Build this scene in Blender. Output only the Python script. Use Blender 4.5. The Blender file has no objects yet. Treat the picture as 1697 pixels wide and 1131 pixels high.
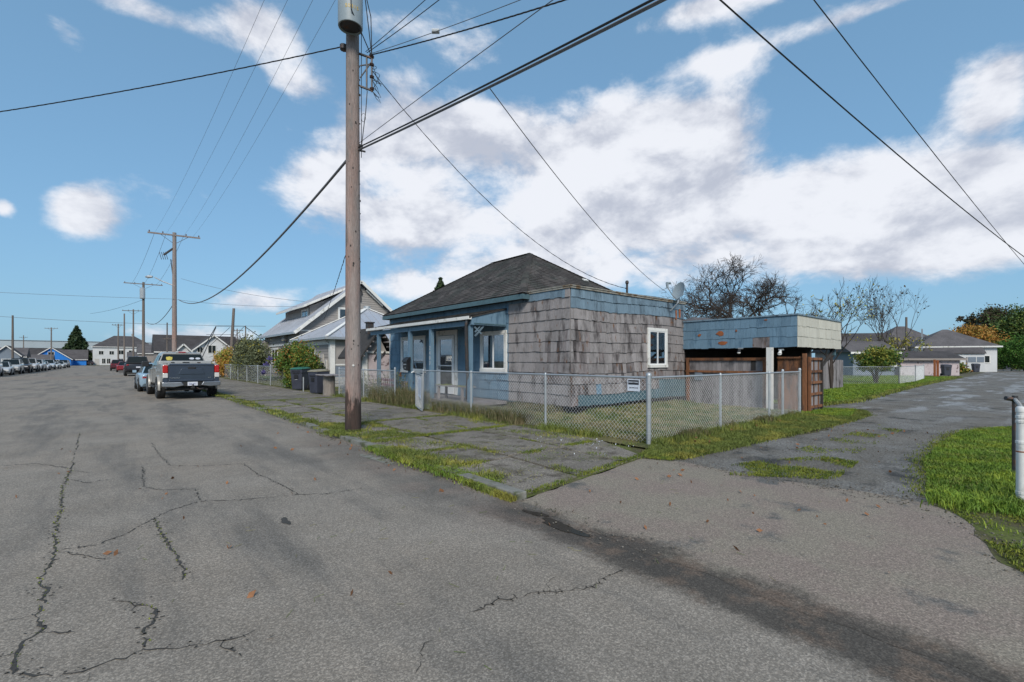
import bpy, math, random
import numpy as np
from mathutils import Vector, Matrix
random.seed(7); RS = np.random.RandomState(11)
R = math.radians
sc = bpy.context.scene
COL = sc.collection

# ------------------------------------------------------------------ camera, sky, sun, exposure
H = 1.55                                   # eye height
YAW = R(40.3)                              # camera heading, from the street direction (+Y) towards the alley (+X)
cam_d = bpy.data.cameras.new('camera'); cam = bpy.data.objects.new('camera', cam_d); COL.objects.link(cam)
cam.location = (0, 0, H); cam.rotation_euler = (R(90), 0, -YAW)
cam_d.sensor_width = 36; cam_d.lens = 775/1697*36
cam_d.shift_y = (598-565.5)/1697
cam_d.clip_end = 3000; cam_d.clip_start = 0.05
sc.camera = cam

SUN_EL, SUN_AZ = R(38), R(215)             # azimuth clockwise from +Y: light comes over the camera's left shoulder
w = bpy.data.worlds.new("World"); sc.world = w; w.use_nodes = True
nt = w.node_tree; nt.nodes.clear()
def wn(t, **k):
    n = nt.nodes.new(t)
    for a, b in k.items(): setattr(n, a, b)
    return n
def wl(a, b): nt.links.new(a, b)
def wval(i, v, s):
    if isinstance(v, (int, float)): i.default_value = v
    else: wl(v, i)
def wm(op, a, b=0.0, c=0.0, clamp=False):
    n = wn('ShaderNodeMath', operation=op, use_clamp=clamp)
    wval(n.inputs[0], a, 0); wval(n.inputs[1], b, 0)
    if op in ('MULTIPLY_ADD', 'SMOOTH_MIN', 'COMPARE'): wval(n.inputs[2], c, 0)
    return n.outputs[0]
sky = wn('ShaderNodeTexSky', sky_type='NISHITA', sun_disc=False)
sky.sun_elevation = SUN_EL; sky.sun_rotation = SUN_AZ
sky.air_density = 1.0; sky.dust_density = 0.6; sky.ozone_density = 2.0
tc = wn('ShaderNodeTexCoord'); sep = wn('ShaderNodeSeparateXYZ'); wl(tc.outputs['Generated'], sep.inputs[0])
X, Y, Z = sep.outputs
az = wm('ARCTAN2', X, Y); el = wm('ARCSINE', Z)
def wnoise(scale, detail, rough, zoff=0.0, zs=2.3, dist=0.0, lac=2.0):
    cmb = wn('ShaderNodeCombineXYZ'); wl(X, cmb.inputs[0]); wl(Y, cmb.inputs[1])
    wl(wm('MULTIPLY', wm('ADD', Z, zoff), zs), cmb.inputs[2])
    n = wn('ShaderNodeTexNoise'); n.inputs['Scale'].default_value = scale; n.inputs['Detail'].default_value = detail
    n.inputs['Roughness'].default_value = rough; n.inputs['Distortion'].default_value = dist; n.inputs['Lacunarity'].default_value = lac
    wl(cmb.outputs[0], n.inputs['Vector']); return n.outputs['Fac']
# where the cloud banks of that afternoon stood: azimuth, elevation, half width, half height (degrees), strength
def ang(px, py):
    lx, lz = (px-848.5)/775, (598-py)/775
    return YAW + math.atan(lx), math.atan(lz/math.sqrt(1+lx*lx))
BANKS = [(640,235,90,55,.40),(760,215,110,50,.36),(930,235,180,75,.44),(1130,245,110,65,.42),(1000,360,330,70,.44),(660,370,110,60,.40),(1290,350,130,70,.42),
         (1500,320,150,50,.42),(1650,340,110,70,.42),(1420,430,380,45,.40),(1650,120,85,50,.40),(1640,190,60,30,.32),(1180,10,110,32,.40),(1480,0,220,20,.30),(1190,105,60,22,.26),
         (240,15,150,28,.34),(430,45,75,42,.42),(110,55,50,30,.24),(700,40,90,38,.34),(780,85,50,30,.28),(480,135,55,30,.30),(660,130,50,30,.26),
         (138,350,62,42,.52),(5,345,22,16,.40),(545,290,50,45,.30),(680,478,80,26,.40),(430,500,80,24,.38),(330,560,130,24,.34),(880,450,120,30,.3)]
bias = None
for (px, py, rx, ry, s) in BANKS:
    a, e = ang(px, py); ra = abs(ang(px+rx, py)[0]-ang(px-rx, py)[0])/2; re = abs(ang(px, py-ry)[1]-ang(px, py+ry)[1])/2
    u = wm('DIVIDE', wm('SUBTRACT', az, a), ra*1.15); v = wm('DIVIDE', wm('SUBTRACT', el, e), re*1.15)
    q = wm('ADD', wm('MULTIPLY', u, u), wm('MULTIPLY', v, v))
    g = wm('MULTIPLY', wm('EXPONENT', wm('MULTIPLY', q, -1.0)), s)
    bias = g if bias is None else wm('MAXIMUM', bias, g) if False else wm('SUBTRACT', wm('ADD', bias, g), wm('MULTIPLY', bias, g))
# away from the view the same broken cover goes on
behind = wm('MULTIPLY', wm('GREATER_THAN', wm('ABSOLUTE', wm('SUBTRACT', az, YAW)), R(62)), .22)
bias = wm('MAXIMUM', bias, behind)
n1 = wnoise(4.6, 11, .62, zs=1.7, dist=.15)
n1b = wnoise(4.6, 5, .5, zs=1.7, zoff=.075, dist=.15)
field = wm('ADD', wm('MULTIPLY', wm('SUBTRACT', n1, .5), 1.05), wm('MULTIPLY', bias, 1.15))
mr = wn('ShaderNodeMapRange', interpolation_type='SMOOTHSTEP'); wl(field, mr.inputs['Value'])
mr.inputs['From Min'].default_value = .20; mr.inputs['From Max'].default_value = .46
dens = mr.outputs['Result']
n2 = wnoise(7.0, 6, .6, dist=.3)
# thick middles go grey underneath, thin rims stay bright
lit = wm('ADD', wm('MULTIPLY', wm('SUBTRACT', n1, n1b), 2.0), wm('MULTIPLY', wm('SUBTRACT', n2, .5), .45))
sh = wn('ShaderNodeMapRange', interpolation_type='SMOOTHSTEP'); wl(lit, sh.inputs['Value'])
sh.inputs['From Min'].default_value = -.34; sh.inputs['From Max'].default_value = .16
ccol = wn('ShaderNodeMix', data_type='RGBA'); wl(sh.outputs['Result'], ccol.inputs['Factor'])
ccol.inputs['A'].default_value = (2.9, 3.1, 3.65, 1); ccol.inputs['B'].default_value = (4.9, 5.02, 5.35, 1)
tint = wn('ShaderNodeMix', data_type='RGBA', blend_type='MULTIPLY'); tint.inputs['Factor'].default_value = 1
wl(sky.outputs[0], tint.inputs['A']); tint.inputs['B'].default_value = (.66, .78, .86, 1)
hz = wn('ShaderNodeMix', data_type='RGBA'); wl(wm('ADD', wm('MULTIPLY', wm('EXPONENT', wm('MULTIPLY', wm('ABSOLUTE', el), -4.0)), .35), .5), hz.inputs['Factor'])
wl(tint.outputs['Result'], hz.inputs['A']); hz.inputs['B'].default_value = (1.25, 2.45, 3.6, 1)
mx = wn('ShaderNodeMix', data_type='RGBA'); wl(wm('MULTIPLY', dens, .97), mx.inputs['Factor'])
wl(hz.outputs['Result'], mx.inputs['A']); wl(ccol.outputs['Result'], mx.inputs['B'])
bg = wn('ShaderNodeBackground'); bg.inputs['Strength'].default_value = 0.085
wl(mx.outputs['Result'], bg.inputs['Color'])
wo = wn('ShaderNodeOutputWorld'); wl(bg.outputs[0], wo.inputs[0])

sun_d = bpy.data.lights.new('sun', 'SUN'); sun = bpy.data.objects.new('sun', sun_d); COL.objects.link(sun)
sun_d.energy = 1.5; sun_d.angle = R(18); sun_d.color = (1, .94, .84)
sdir = Vector((math.sin(SUN_AZ)*math.cos(SUN_EL), math.cos(SUN_AZ)*math.cos(SUN_EL), math.sin(SUN_EL)))
sun.rotation_euler = sdir.to_track_quat('Z', 'Y').to_euler(); sun.location = sdir*60
sc.view_settings.view_transform = 'Standard'; sc.view_settings.look = 'None'
sc.view_settings.exposure = 1.08; sc.view_settings.gamma = 1; sc.view_settings.use_curve_mapping = False

# ------------------------------------------------------------------ helpers
FW = Vector((math.sin(YAW), math.cos(YAW), 0)); RT = Vector((math.cos(YAW), -math.sin(YAW), 0))
def P(px, py, d):
    """place seen at (px,py) of the survey picture, d metres down the line of sight"""
    return FW*d + RT*((px-848.5)/775*d) + Vector((0, 0, H+(598-py)/775*d))
def G(px, d, z=0.0):
    p = P(px, 598, d); p.z = z; return p

def mat(name, col, rough=.8, metal=0.0, noise=3.0, amt=.2, fine=45.0, famt=.18, bump=.15, rand=0.0, stretch=(1,1,1),
        col2=None, s2=2.0, thr=.55, soft=.08, st2=(1,1,1), col3=None, s3=3.0, thr3=.6, soft3=.05, st3=(1,1,1), spec=.5, coat=0.0, bdist=.01, cell=0.0, gutter=False, wet=False, tar=False):
    m = bpy.data.materials.new(name); m.use_nodes = True
    t = m.node_tree; N = t.nodes; L = t.links
    b = N['Principled BSDF']
    geo = N.new('ShaderNodeNewGeometry')
    def mp(st):
        v = N.new('ShaderNodeVectorMath'); v.operation = 'MULTIPLY'; L.new(geo.outputs['Position'], v.inputs[0]); v.inputs[1].default_value = st; return v.outputs[0]
    def nz(scale, st, det=4, ro=.6):
        n = N.new('ShaderNodeTexNoise'); n.inputs['Scale'].default_value = scale; n.inputs['Detail'].default_value = det; n.inputs['Roughness'].default_value = ro
        L.new(mp(st), n.inputs['Vector']); return n.outputs['Fac']
    def ma(op, a, c=0.0, clamp=False):
        n = N.new('ShaderNodeMath'); n.operation = op; n.use_clamp = clamp
        for i, q in ((0, a), (1, c)):
            if isinstance(q, (int, float)): n.inputs[i].default_value = q
            else: L.new(q, n.inputs[i])
        return n.outputs[0]
    def mix(f, a, c, bt='MIX'):
        n = N.new('ShaderNodeMix'); n.data_type = 'RGBA'; n.blend_type = bt
        for i, q in (('Factor', f), ('A', a), ('B', c)):
            if isinstance(q, (int, float)): n.inputs[i].default_value = q
            elif isinstance(q, tuple): n.inputs[i].default_value = (*q[:3], 1)
            else: L.new(q, n.inputs[i])
        return n.outputs['Result']
    def step(v, th, so):
        n = N.new('ShaderNodeMapRange'); n.interpolation_type = 'SMOOTHSTEP'; L.new(v, n.inputs['Value'])
        n.inputs['From Min'].default_value = th-so; n.inputs['From Max'].default_value = th+so; return n.outputs['Result']
    c = tuple(col)
    cur = c
    if col2: cur = mix(step(nz(s2, st2, 6, .62), thr, soft), cur, tuple(col2))
    if col3: cur = mix(step(nz(s3, st3, 6, .65), thr3, soft3), cur, tuple(col3))
    if gutter:        # silt washed down the kerb line, with its own ragged shape
        sp0 = N.new('ShaderNodeSeparateXYZ'); L.new(geo.outputs['Position'], sp0.inputs[0])
        wob = ma('MULTIPLY', ma('SUBTRACT', nz(1.1, (1,1,1), 5, .6), .5), .75)
        dl = ma('ABSOLUTE', ma('ADD', ma('SUBTRACT', sp0.outputs[0], 3.16), wob), 0)
        band_ = ma('SUBTRACT', 1.0, step(ma('ADD', dl, ma('MULTIPLY', ma('SUBTRACT', nz(16, (1,1,1), 4, .7), .5), .30)), .27, .13))
        band_ = ma('MULTIPLY', band_, ma('SUBTRACT', 1.0, step(sp0.outputs[1], 4.0, .5)))
        silt = mix(step(nz(3.5, (1,1,1), 4), .55, .08), (.052,.046,.040), (.112,.080,.060))
        cur = mix(ma('MULTIPLY', band_, .85), cur, silt)
        b2_ = ma('SUBTRACT', 1.0, step(ma('ADD', ma('ABSOLUTE', ma('SUBTRACT', sp0.outputs[0], 2.95), 0), ma('MULTIPLY', wob, 1.6)), .32, .28))
        b2_ = ma('MULTIPLY', b2_, step(ma('ADD', sp0.outputs[1], ma('MULTIPLY', wob, 3)), 3.2, .9)); b2_ = ma('MULTIPLY', b2_, ma('SUBTRACT', 1.0, step(sp0.outputs[1], 9.5, 1.5)))
        cur = mix(ma('MULTIPLY', b2_, .55), cur, mix(step(nz(1.2, (1,1,1), 3), .52, .08), (.085,.078,.070), (.16,.125,.105)))
    if tar:           # creosote left on the buried end, ragged upper edge
        xs = N.new('ShaderNodeSeparateXYZ'); L.new(geo.outputs['Position'], xs.inputs[0])
        tm = ma('SUBTRACT', 1.0, step(ma('ADD', xs.outputs[2], ma('MULTIPLY', ma('SUBTRACT', nz(2.6, (2.5,2.5,.6), 5, .7), .5), 3.4)), .85, .25))
        cur = mix(ma('MULTIPLY', tm, .88), cur, (.030,.024,.021))
        tg = step(ma('ADD', xs.outputs[2], ma('MULTIPLY', nz(1, (1,1,.3)), 2.5)), 6.4, 2.4); cur = mix(ma('MULTIPLY', tg, .75), cur, (.235,.215,.205))
    if wet:           # dried silt and wet sheen in the ruts
        wm_ = step(nz(.55, (.45,1.6,1), 6, .6), .56, .05); xs = N.new('ShaderNodeSeparateXYZ'); L.new(geo.outputs['Position'], xs.inputs[0]); wm_ = ma('MULTIPLY', wm_, step(xs.outputs[0], 17, 5))
        cur = mix(ma('MULTIPLY', wm_, .8), cur, (.24,.24,.235))
        L.new(ma('SUBTRACT', rough, ma('MULTIPLY', wm_, .45)), b.inputs['Roughness'])
    f = 1.0
    v = ma('ADD', ma('MULTIPLY', ma('SUBTRACT', nz(noise, stretch, 5), .5), amt*4), 1.0)
    fin = nz(fine, stretch, 3, .7)
    v = ma('MULTIPLY', v, ma('ADD', ma('MULTIPLY', ma('SUBTRACT', fin, .5), famt*4), 1.0))
    if cell:
        vo = N.new('ShaderNodeTexVoronoi'); vo.inputs['Scale'].default_value = cell; L.new(geo.outputs['Position'], vo.inputs['Vector'])
        sp = N.new('ShaderNodeSeparateColor'); L.new(vo.outputs['Color'], sp.inputs[0])
        v = ma('MULTIPLY', v, ma('ADD', ma('MULTIPLY', ma('POWER', sp.outputs[0], 2.0), .70), .76))
    if rand:
        oi = N.new('ShaderNodeObjectInfo')
        v = ma('MULTIPLY', v, ma('ADD', ma('MULTIPLY', ma('SUBTRACT', oi.outputs['Random'], .5), rand*2), 1.0))
    vc = N.new('ShaderNodeCombineColor')
    for i in range(3): L.new(ma('MAXIMUM', v, .02), vc.inputs[i])
    cur = mix(1.0, cur, vc.outputs[0], 'MULTIPLY')
    L.new(cur, b.inputs['Base Color'])
    b.inputs['Roughness'].default_value = rough; b.inputs['Metallic'].default_value = metal
    b.inputs['Specular IOR Level'].default_value = spec; b.inputs['Coat Weight'].default_value = coat
    if bump:
        bp = N.new('ShaderNodeBump'); bp.inputs['Strength'].default_value = bump; bp.inputs['Distance'].default_value = bdist
        L.new(fin, bp.inputs['Height']); L.new(bp.outputs[0], b.inputs['Normal'])
    return m
def glassmat(name, refl=.22, tint=(1,1,1)):
    m = bpy.data.materials.new(name); m.use_nodes = True; N = m.node_tree.nodes; L = m.node_tree.links; N.clear()
    o = N.new('ShaderNodeOutputMaterial'); mx = N.new('ShaderNodeMixShader'); tr = N.new('ShaderNodeBsdfTransparent'); gl = N.new('ShaderNodeBsdfGlossy')
    lw = N.new('ShaderNodeLayerWeight'); lw.inputs['Blend'].default_value = .35
    ad = N.new('ShaderNodeMath'); ad.operation = 'MULTIPLY_ADD'; L.new(lw.outputs['Fresnel'], ad.inputs[0]); ad.inputs[1].default_value = .8; ad.inputs[2].default_value = refl
    ad.use_clamp = True
    tr.inputs[0].default_value = (*tint, 1); gl.inputs['Roughness'].default_value = .02; gl.inputs[0].default_value = (.8,.85,.9,1)
    L.new(ad.outputs[0], mx.inputs[0]); L.new(tr.outputs[0], mx.inputs[1]); L.new(gl.outputs[0], mx.inputs[2]); L.new(mx.outputs[0], o.inputs[0])
    return m

M = {}
def defmats():
    M['asphalt'] = mat('asphalt', (.236,.208,.176), .92, noise=1.3, amt=.17, fine=48, famt=.30, bump=.5, bdist=.012, cell=120, col2=(.240,.206,.170), s2=.35, thr=.52, soft=.12, col3=(.150,.136,.120), s3=.8, thr3=.55, soft3=.10, st3=(1.3,.22,1), spec=.25, gutter=True)
    M['apron'] = mat('apron_asphalt', (.252,.219,.174), .93, noise=.9, amt=.17, fine=48, famt=.28, bump=.5, bdist=.01, cell=120, col2=(.215,.172,.145), s2=.9, thr=.50, soft=.12, col3=(.11,.107,.10), s3=1.3, thr3=.62, soft3=.06, spec=.25, gutter=True)
    M['stain'] = mat('gutter_silt', (.075,.066,.057), .9, noise=2, amt=.3, fine=50, famt=.35, cell=90, bump=.5, bdist=.01, col2=(.135,.10,.078), s2=1.6, thr=.52, soft=.08, spec=.25)
    M['alley'] = mat('alley_gravel', (.150,.136,.117), .88, noise=1.2, amt=.22, fine=30, famt=.4, cell=60, bump=.8, bdist=.02, col2=(.165,.158,.147), s2=.6, thr=.52, soft=.1, col3=(.045,.044,.042), s3=1.1, thr3=.6, soft3=.08, spec=.3, wet=True)
    M['wetmud'] = mat('damp_patch', (.30,.30,.30), .5, noise=2, amt=.3, fine=20, famt=.3, bump=.2)
    M['crack'] = mat('crack_dark', (.045,.042,.038), .95, noise=6, amt=.3, bump=.6)
    M['slab'] = mat('sidewalk_concrete', (.190,.168,.143), .92, noise=1.8, amt=.2, fine=40, famt=.28, cell=80, bump=.4, rand=.14, col2=(.125,.115,.075), s2=1.6, thr=.58, soft=.07, col3=(.10,.085,.07), s3=3.5, thr3=.58, soft3=.06, spec=.25)
    M['kerb'] = mat('kerb_concrete', (.20,.195,.175), .9, noise=3, amt=.3, fine=40, famt=.25, bump=.4, col2=(.09,.10,.05), s2=5, thr=.55, spec=.25)
    M['soil'] = mat('soil_moss', (.085,.075,.040), .95, noise=2.5, amt=.35, fine=25, famt=.4, bump=.6, bdist=.02, col2=(.10,.12,.03), s2=2, thr=.5, soft=.1, spec=.2)
    M['lawn'] = mat('lawn_ground', (.060,.105,.018), .95, noise=1.2, amt=.35, fine=22, famt=.4, bump=.6, bdist=.02, col2=(.13,.125,.03), s2=.8, thr=.56, soft=.08, spec=.2)
    M['drylawn'] = mat('yard_ground', (.14,.125,.055), .95, noise=1.6, amt=.35, fine=22, famt=.4, bump=.6, bdist=.02, col2=(.07,.085,.028), s2=1.2, thr=.5, soft=.08, spec=.2)
    M['earth'] = mat('earth', (.10,.095,.06), .95, noise=.2, amt=.3, fine=3, famt=.3, bump=.3, spec=.2)
    M['blade'] = mat('grass_blades', (.115,.145,.030), .7, noise=2.2, amt=.4, fine=60, famt=.4, bump=0, col2=(.24,.23,.045), s2=1.7, thr=.56, soft=.08, col3=(.20,.165,.07), s3=25, thr3=.64, soft3=.04, spec=.3)
    M['bladebright'] = mat('lush_blades', (.118,.195,.022), .65, noise=1.8, amt=.4, fine=50, famt=.35, bump=0, col2=(.24,.30,.03), s2=2, thr=.56, soft=.1, spec=.3)
    M['bladedry'] = mat('dry_blades', (.26,.225,.11), .8, noise=3, amt=.35, fine=50, famt=.4, bump=0, col2=(.11,.15,.04), s2=2.2, thr=.50, soft=.08, spec=.2)
    M['weed'] = mat('weed_blades', (.10,.11,.045), .8, noise=4, amt=.4, fine=50, famt=.4, bump=0, col2=(.20,.165,.09), s2=6, thr=.52, soft=.08, spec=.2)
    M['moss'] = mat('moss_blades', (.17,.19,.03), .85, noise=4, amt=.35, fine=60, famt=.4, bump=0, col2=(.09,.13,.025), s2=5, thr=.52, spec=.2)
    M['shingle'] = mat('weathered_shingle', (.268,.247,.245), .9, noise=1.2, amt=.14, fine=14, famt=.24, stretch=(5,5,.5), bump=.35, rand=.13,
                       col2=(.085,.075,.075), s2=1.6, thr=.59, soft=.11, st2=(2.2,2.2,.8), col3=(.15,.082,.05), s3=4.2, thr3=.66, soft3=.07, st3=(1.5,1.5,.7), spec=.2)
    M['dshingle'] = mat('stained_shingle', (.225,.20,.20), .9, noise=1.2, amt=.2, fine=14, famt=.2, stretch=(5,5,.5), bump=.35, rand=.2,
                       col2=(.060,.052,.052), s2=2.0, thr=.54, soft=.14, st2=(2,2,.6), col3=(.14,.07,.035), s3=5, thr3=.6, soft3=.07, st3=(1.5,1.5,.6), spec=.2)
    M['blue'] = mat('blue_paint', (.135,.222,.300), .75, noise=1.5, amt=.1, fine=12, famt=.12, stretch=(5,5,.5), bump=.25, rand=.10, col2=(.075,.14,.205), s2=2.2, thr=.60, soft=.10, st2=(2,2,.6), col3=(.10,.05,.035), s3=3.5, thr3=.755, soft3=.02, spec=.3)
    M['blueold'] = mat('faded_blue_paint', (.150,.215,.270), .8, noise=1.5, amt=.14, fine=12, famt=.18, stretch=(5,5,.5), bump=.3, rand=.13, col2=(.05,.07,.09), s2=1.8, thr=.60, soft=.1, st2=(2,2,.6), col3=(.13,.065,.04), s3=3, thr3=.72, soft3=.03, spec=.25)
    M['teal'] = mat('teal_board', (.07,.13,.155), .8, noise=2, amt=.2, fine=14, famt=.2, bump=.2, rand=.1)
    M['cream'] = mat('cream_shingle', (.50,.485,.42), .8, noise=1.5, amt=.1, fine=12, famt=.1, stretch=(5,5,.5), bump=.25, rand=.06, spec=.3)
    M['white'] = mat('white_paint', (.70,.69,.66), .65, noise=2, amt=.08, fine=20, famt=.08, bump=.1, col2=(.42,.41,.37), s2=3, thr=.62, soft=.06)
    M['cleanwhite'] = mat('white_vinyl', (.78,.78,.78), .45, noise=2, amt=.04, fine=20, famt=.03, bump=0)
    M['roof'] = mat('roof_shingles', (.070,.062,.058), .92, noise=.8, amt=.2, fine=30, famt=.3, cell=3.2, bump=.4, col2=(.055,.056,.05), s2=1.3, thr=.55, spec=.25)
    M['rooffar'] = mat('far_roof', (.082,.076,.078), .92, noise=.8, amt=.25, fine=6, famt=.2, bump=.2, rand=.38, spec=.2)
    M['tarwood'] = mat('roof_edge_trim', (.26,.25,.22), .85, noise=3, amt=.3, fine=20, famt=.3, bump=.3, col2=(.16,.10,.05), s2=4, thr=.56)
    M['dark'] = mat('dark_void', (.012,.012,.013), .9, amt=.1, famt=.1, bump=0)  # flat near-black, takes the place of shade in hollows
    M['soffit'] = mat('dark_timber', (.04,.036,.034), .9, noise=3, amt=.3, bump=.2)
    M['cedar'] = mat('cedar_timber', (.19,.085,.042), .82, noise=2, amt=.25, fine=14, famt=.3, stretch=(4,4,.6), bump=.3, rand=.22, col2=(.09,.05,.035), s2=2.5, thr=.55, soft=.08, st2=(2,2,.6), spec=.25)
    M['greywood'] = mat('grey_timber', (.24,.222,.225), .9, noise=2, amt=.2, fine=12, famt=.25, stretch=(5,5,.5), bump=.3, rand=.2, col2=(.09,.08,.08), s2=2.0, thr=.60, soft=.09, st2=(1.5,1.5,.6), spec=.2)
    M['galv'] = mat('galvanised_steel', (.44,.46,.475), .45, .55, noise=4, amt=.15, fine=40, famt=.12, bump=.05)
    M['galvwire'] = mat('galvanised_wire', (.68,.69,.70), .5, .05, noise=4, amt=.2, fine=40, famt=.1, bump=0)
    M['pole'] = mat('pole_timber', (.33,.170,.125), .9, noise=1.5, amt=.2, fine=16, famt=.35, stretch=(5,5,.35), bump=.7, bdist=.02, col2=(.07,.045,.035), s2=4.5, thr=.60, soft=.06, st2=(2,2,.5), tar=True, col3=(.27,.235,.22), s3=1, thr3=.5, soft3=.2, st3=(1,1,.25), spec=.2)
    M['poletar'] = mat('pole_creosote', (.035,.028,.024), .85, noise=2, amt=.3, fine=16, famt=.4, stretch=(5,5,.4), bump=.7, bdist=.02, col2=(.14,.085,.065), s2=4, thr=.56, soft=.06, st2=(2,2,.4), spec=.25)
    M['farpole'] = mat('far_pole_timber', (.16,.135,.12), .9, noise=1, amt=.25, fine=10, famt=.25, stretch=(4,4,.4), bump=.3, rand=.25, spec=.2)
    M['wire'] = mat('black_cable', (.022,.023,.026), .6, amt=.1, bump=0)
    M['wiregrey'] = mat('grey_cable', (.11,.11,.115), .6, amt=.1, bump=0)
    M['steel'] = mat('dark_hardware', (.07,.068,.07), .55, .5, noise=8, amt=.3, bump=.1, col2=(.12,.06,.035), s2=8, thr=.6)
    M['xfmr'] = mat('transformer_paint', (.25,.30,.33), .5, noise=2, amt=.08, fine=20, famt=.06, bump=.05)
    M['porcelain'] = mat('porcelain', (.10,.06,.05), .3, bump=0)
    M['metalroof'] = mat('metal_roofing', (.42,.44,.485), .38, .25, noise=.7, amt=.12, fine=8, famt=.08, bump=.05)
    M['clap'] = mat('grey_clapboard', (.315,.292,.275), .85, noise=1, amt=.12, fine=10, famt=.12, stretch=(1,1,4), bump=.2, spec=.25)
    M['black'] = mat('black_plastic', (.018,.018,.02), .45, amt=.1, bump=.05)
    M['binblue'] = mat('bin_plastic', (.042,.046,.066), .5, noise=3, amt=.2, fine=20, famt=.15, bump=.1)
    M['bingreen'] = mat('bin_green_lid', (.025,.12,.085), .5, noise=3, amt=.2, bump=.05)
    M['binlid'] = mat('bin_mossy_lid', (.22,.20,.15), .8, noise=5, amt=.3, bump=.2)
    M['rubber'] = mat('tyre_rubber', (.017,.017,.018), .8, noise=10, amt=.15, bump=.2)
    M['rim'] = mat('wheel_rim', (.45,.45,.46), .35, .8, amt=.05, famt=.03, bump=0)
    M['chrome'] = mat('bumper_chrome', (.34,.35,.37), .3, .8, noise=3, amt=.1, famt=.03, bump=0)
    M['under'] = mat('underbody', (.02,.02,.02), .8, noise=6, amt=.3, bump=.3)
    M['red'] = mat('red_lens', (.42,.012,.012), .2, amt=.05, famt=.03, bump=0, coat=.6)
    M['clear'] = mat('clear_lens', (.62,.60,.58), .15, amt=.05, famt=.03, bump=0, coat=.6)
    M['carglass'] = mat('car_glass', (.010,.014,.014), .12, amt=.05, famt=.02, bump=0, spec=.35)
    M['tan'] = mat('truck_paint_tan', (.33,.31,.28), .35, .25, noise=2, amt=.05, famt=.03, bump=0, coat=.5)
    M['slate'] = mat('truck_paint_slate', (.050,.066,.095), .3, .3, noise=2, amt=.08, famt=.04, bump=0, coat=.7)
    M['alu'] = mat('toolbox_alu', (.50,.49,.47), .42, .5, noise=4, amt=.1, famt=.08, bump=0)
    M['plate'] = mat('plate_white', (.62,.64,.70), .5, bump=0, amt=.05, famt=.04)
    M['platetext'] = mat('plate_blue', (.05,.07,.25), .6, bump=0)
    M['paper'] = mat('paper_white', (.62,.66,.74), .8, bump=0, amt=.08)
    M['ink'] = mat('sign_black', (.015,.017,.025), .6, bump=0)
    M['yellow'] = mat('yellow_sticker', (.60,.50,.10), .6, bump=0)
    M['twig'] = mat('twig_bark', (.055,.042,.036), .9, noise=3, amt=.3, bump=.2)
    M['trunk'] = mat('trunk_bark', (.10,.08,.065), .95, noise=3, amt=.3, fine=15, famt=.3, stretch=(3,3,.6), bump=.6)
    def leaf(n, a, b2, t=.52, s=1.2): M[n] = mat(n, a, .65, noise=s*2, amt=.3, fine=14, famt=.35, bump=0, col2=b2, s2=s, thr=t, soft=.1, spec=.3)
    leaf('leaf_green', (.075,.135,.022), (.17,.20,.03)); leaf('leaf_dark', (.022,.045,.018), (.04,.06,.022))
    leaf('leaf_autumn', (.30,.115,.025), (.19,.20,.03), .5, 1.6); leaf('leaf_yellow', (.32,.28,.04), (.14,.19,.03), .56)
    leaf('leaf_olive', (.085,.105,.055), (.13,.14,.07)); leaf('leaf_orange', (.38,.17,.03), (.30,.20,.05))
    leaf('leaf_bramble', (.062,.125,.020), (.20,.19,.03), .56, 1.1); leaf('leaf_brown', (.050,.042,.024), (.075,.055,.03))
    leaf('leaf_deep', (.050,.085,.022), (.075,.11,.03))
    leaf('leaf_hedge', (.05,.12,.018), (.07,.16,.02))
    M['pink'] = mat('stained_pink_panel', (.47,.40,.41), .85, noise=3, amt=.12, bump=.1, col2=(.12,.075,.08), s2=3.2, thr=.60, soft=.04)
    M['magenta'] = mat('magenta_cloth', (.14,.05,.065), .9, noise=8, amt=.3, bump=.1)
    M['purple'] = mat('purple_flower', (.12,.10,.28), .7, noise=30, amt=.3, bump=.2)
    M['bluehouse'] = mat('bright_blue_paint', (.012,.19,.62), .7, amt=.06, famt=.04, bump=0)
    M['fargrey'] = mat('far_warehouse', (.36,.41,.44), .7, noise=.1, amt=.08, famt=.03, bump=0)
    M['farwhite'] = mat('far_white_wall', (.56,.565,.57), .75, noise=.5, amt=.08, famt=.04, bump=0)
    M['offwhite'] = mat('off_white_wall', (.46,.44,.41), .8, noise=.5, amt=.1, famt=.05, bump=0)
    M['tanwall'] = mat('tan_wall', (.26,.23,.21), .85, noise=.7, amt=.1, bump=.1)
    M['bluegrey'] = mat('blue_grey_wall', (.17,.205,.25), .8, noise=.7, amt=.1, bump=.1)
    M['stone'] = mat('light_stone', (.34,.335,.32), .85, noise=6, amt=.25, bump=.3)
    M['rust'] = mat('rust_orange', (.28,.09,.03), .8, noise=10, amt=.3, bump=.1)
    M['stump'] = mat('stump_wood', (.23,.20,.175), .9, noise=2, amt=.25, fine=14, famt=.3, stretch=(6,6,.4), bump=.6)
    M['curtain'] = mat('curtain_cloth', (.20,.19,.18), .9, noise=2, amt=.1, fine=30, famt=.1, stretch=(6,6,.2), bump=.2)
    M['interior'] = mat('room_dark', (.035,.033,.032), .9, amt=.2, bump=0)  # near-black in place of unlit rooms and doorways
    M['leaflitter'] = mat('leaf_litter', (.22,.10,.045), .85, noise=15, amt=.4, bump=.1)
    M['glass'] = glassmat('window_glass', .03); M['water'] = mat('puddle_water', (.022,.019,.014), .10, bump=0, amt=.1, famt=.05, spec=.35)
    M['goldpaint'] = mat('gold_number', (.45,.33,.10), .5, bump=0)
defmats()
def paint(name, c, metal=.15): 
    if name not in M: M[name] = mat(name, c, .3, metal, noise=2, amt=.05, famt=.03, bump=0, coat=.5)
    return M[name]

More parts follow.
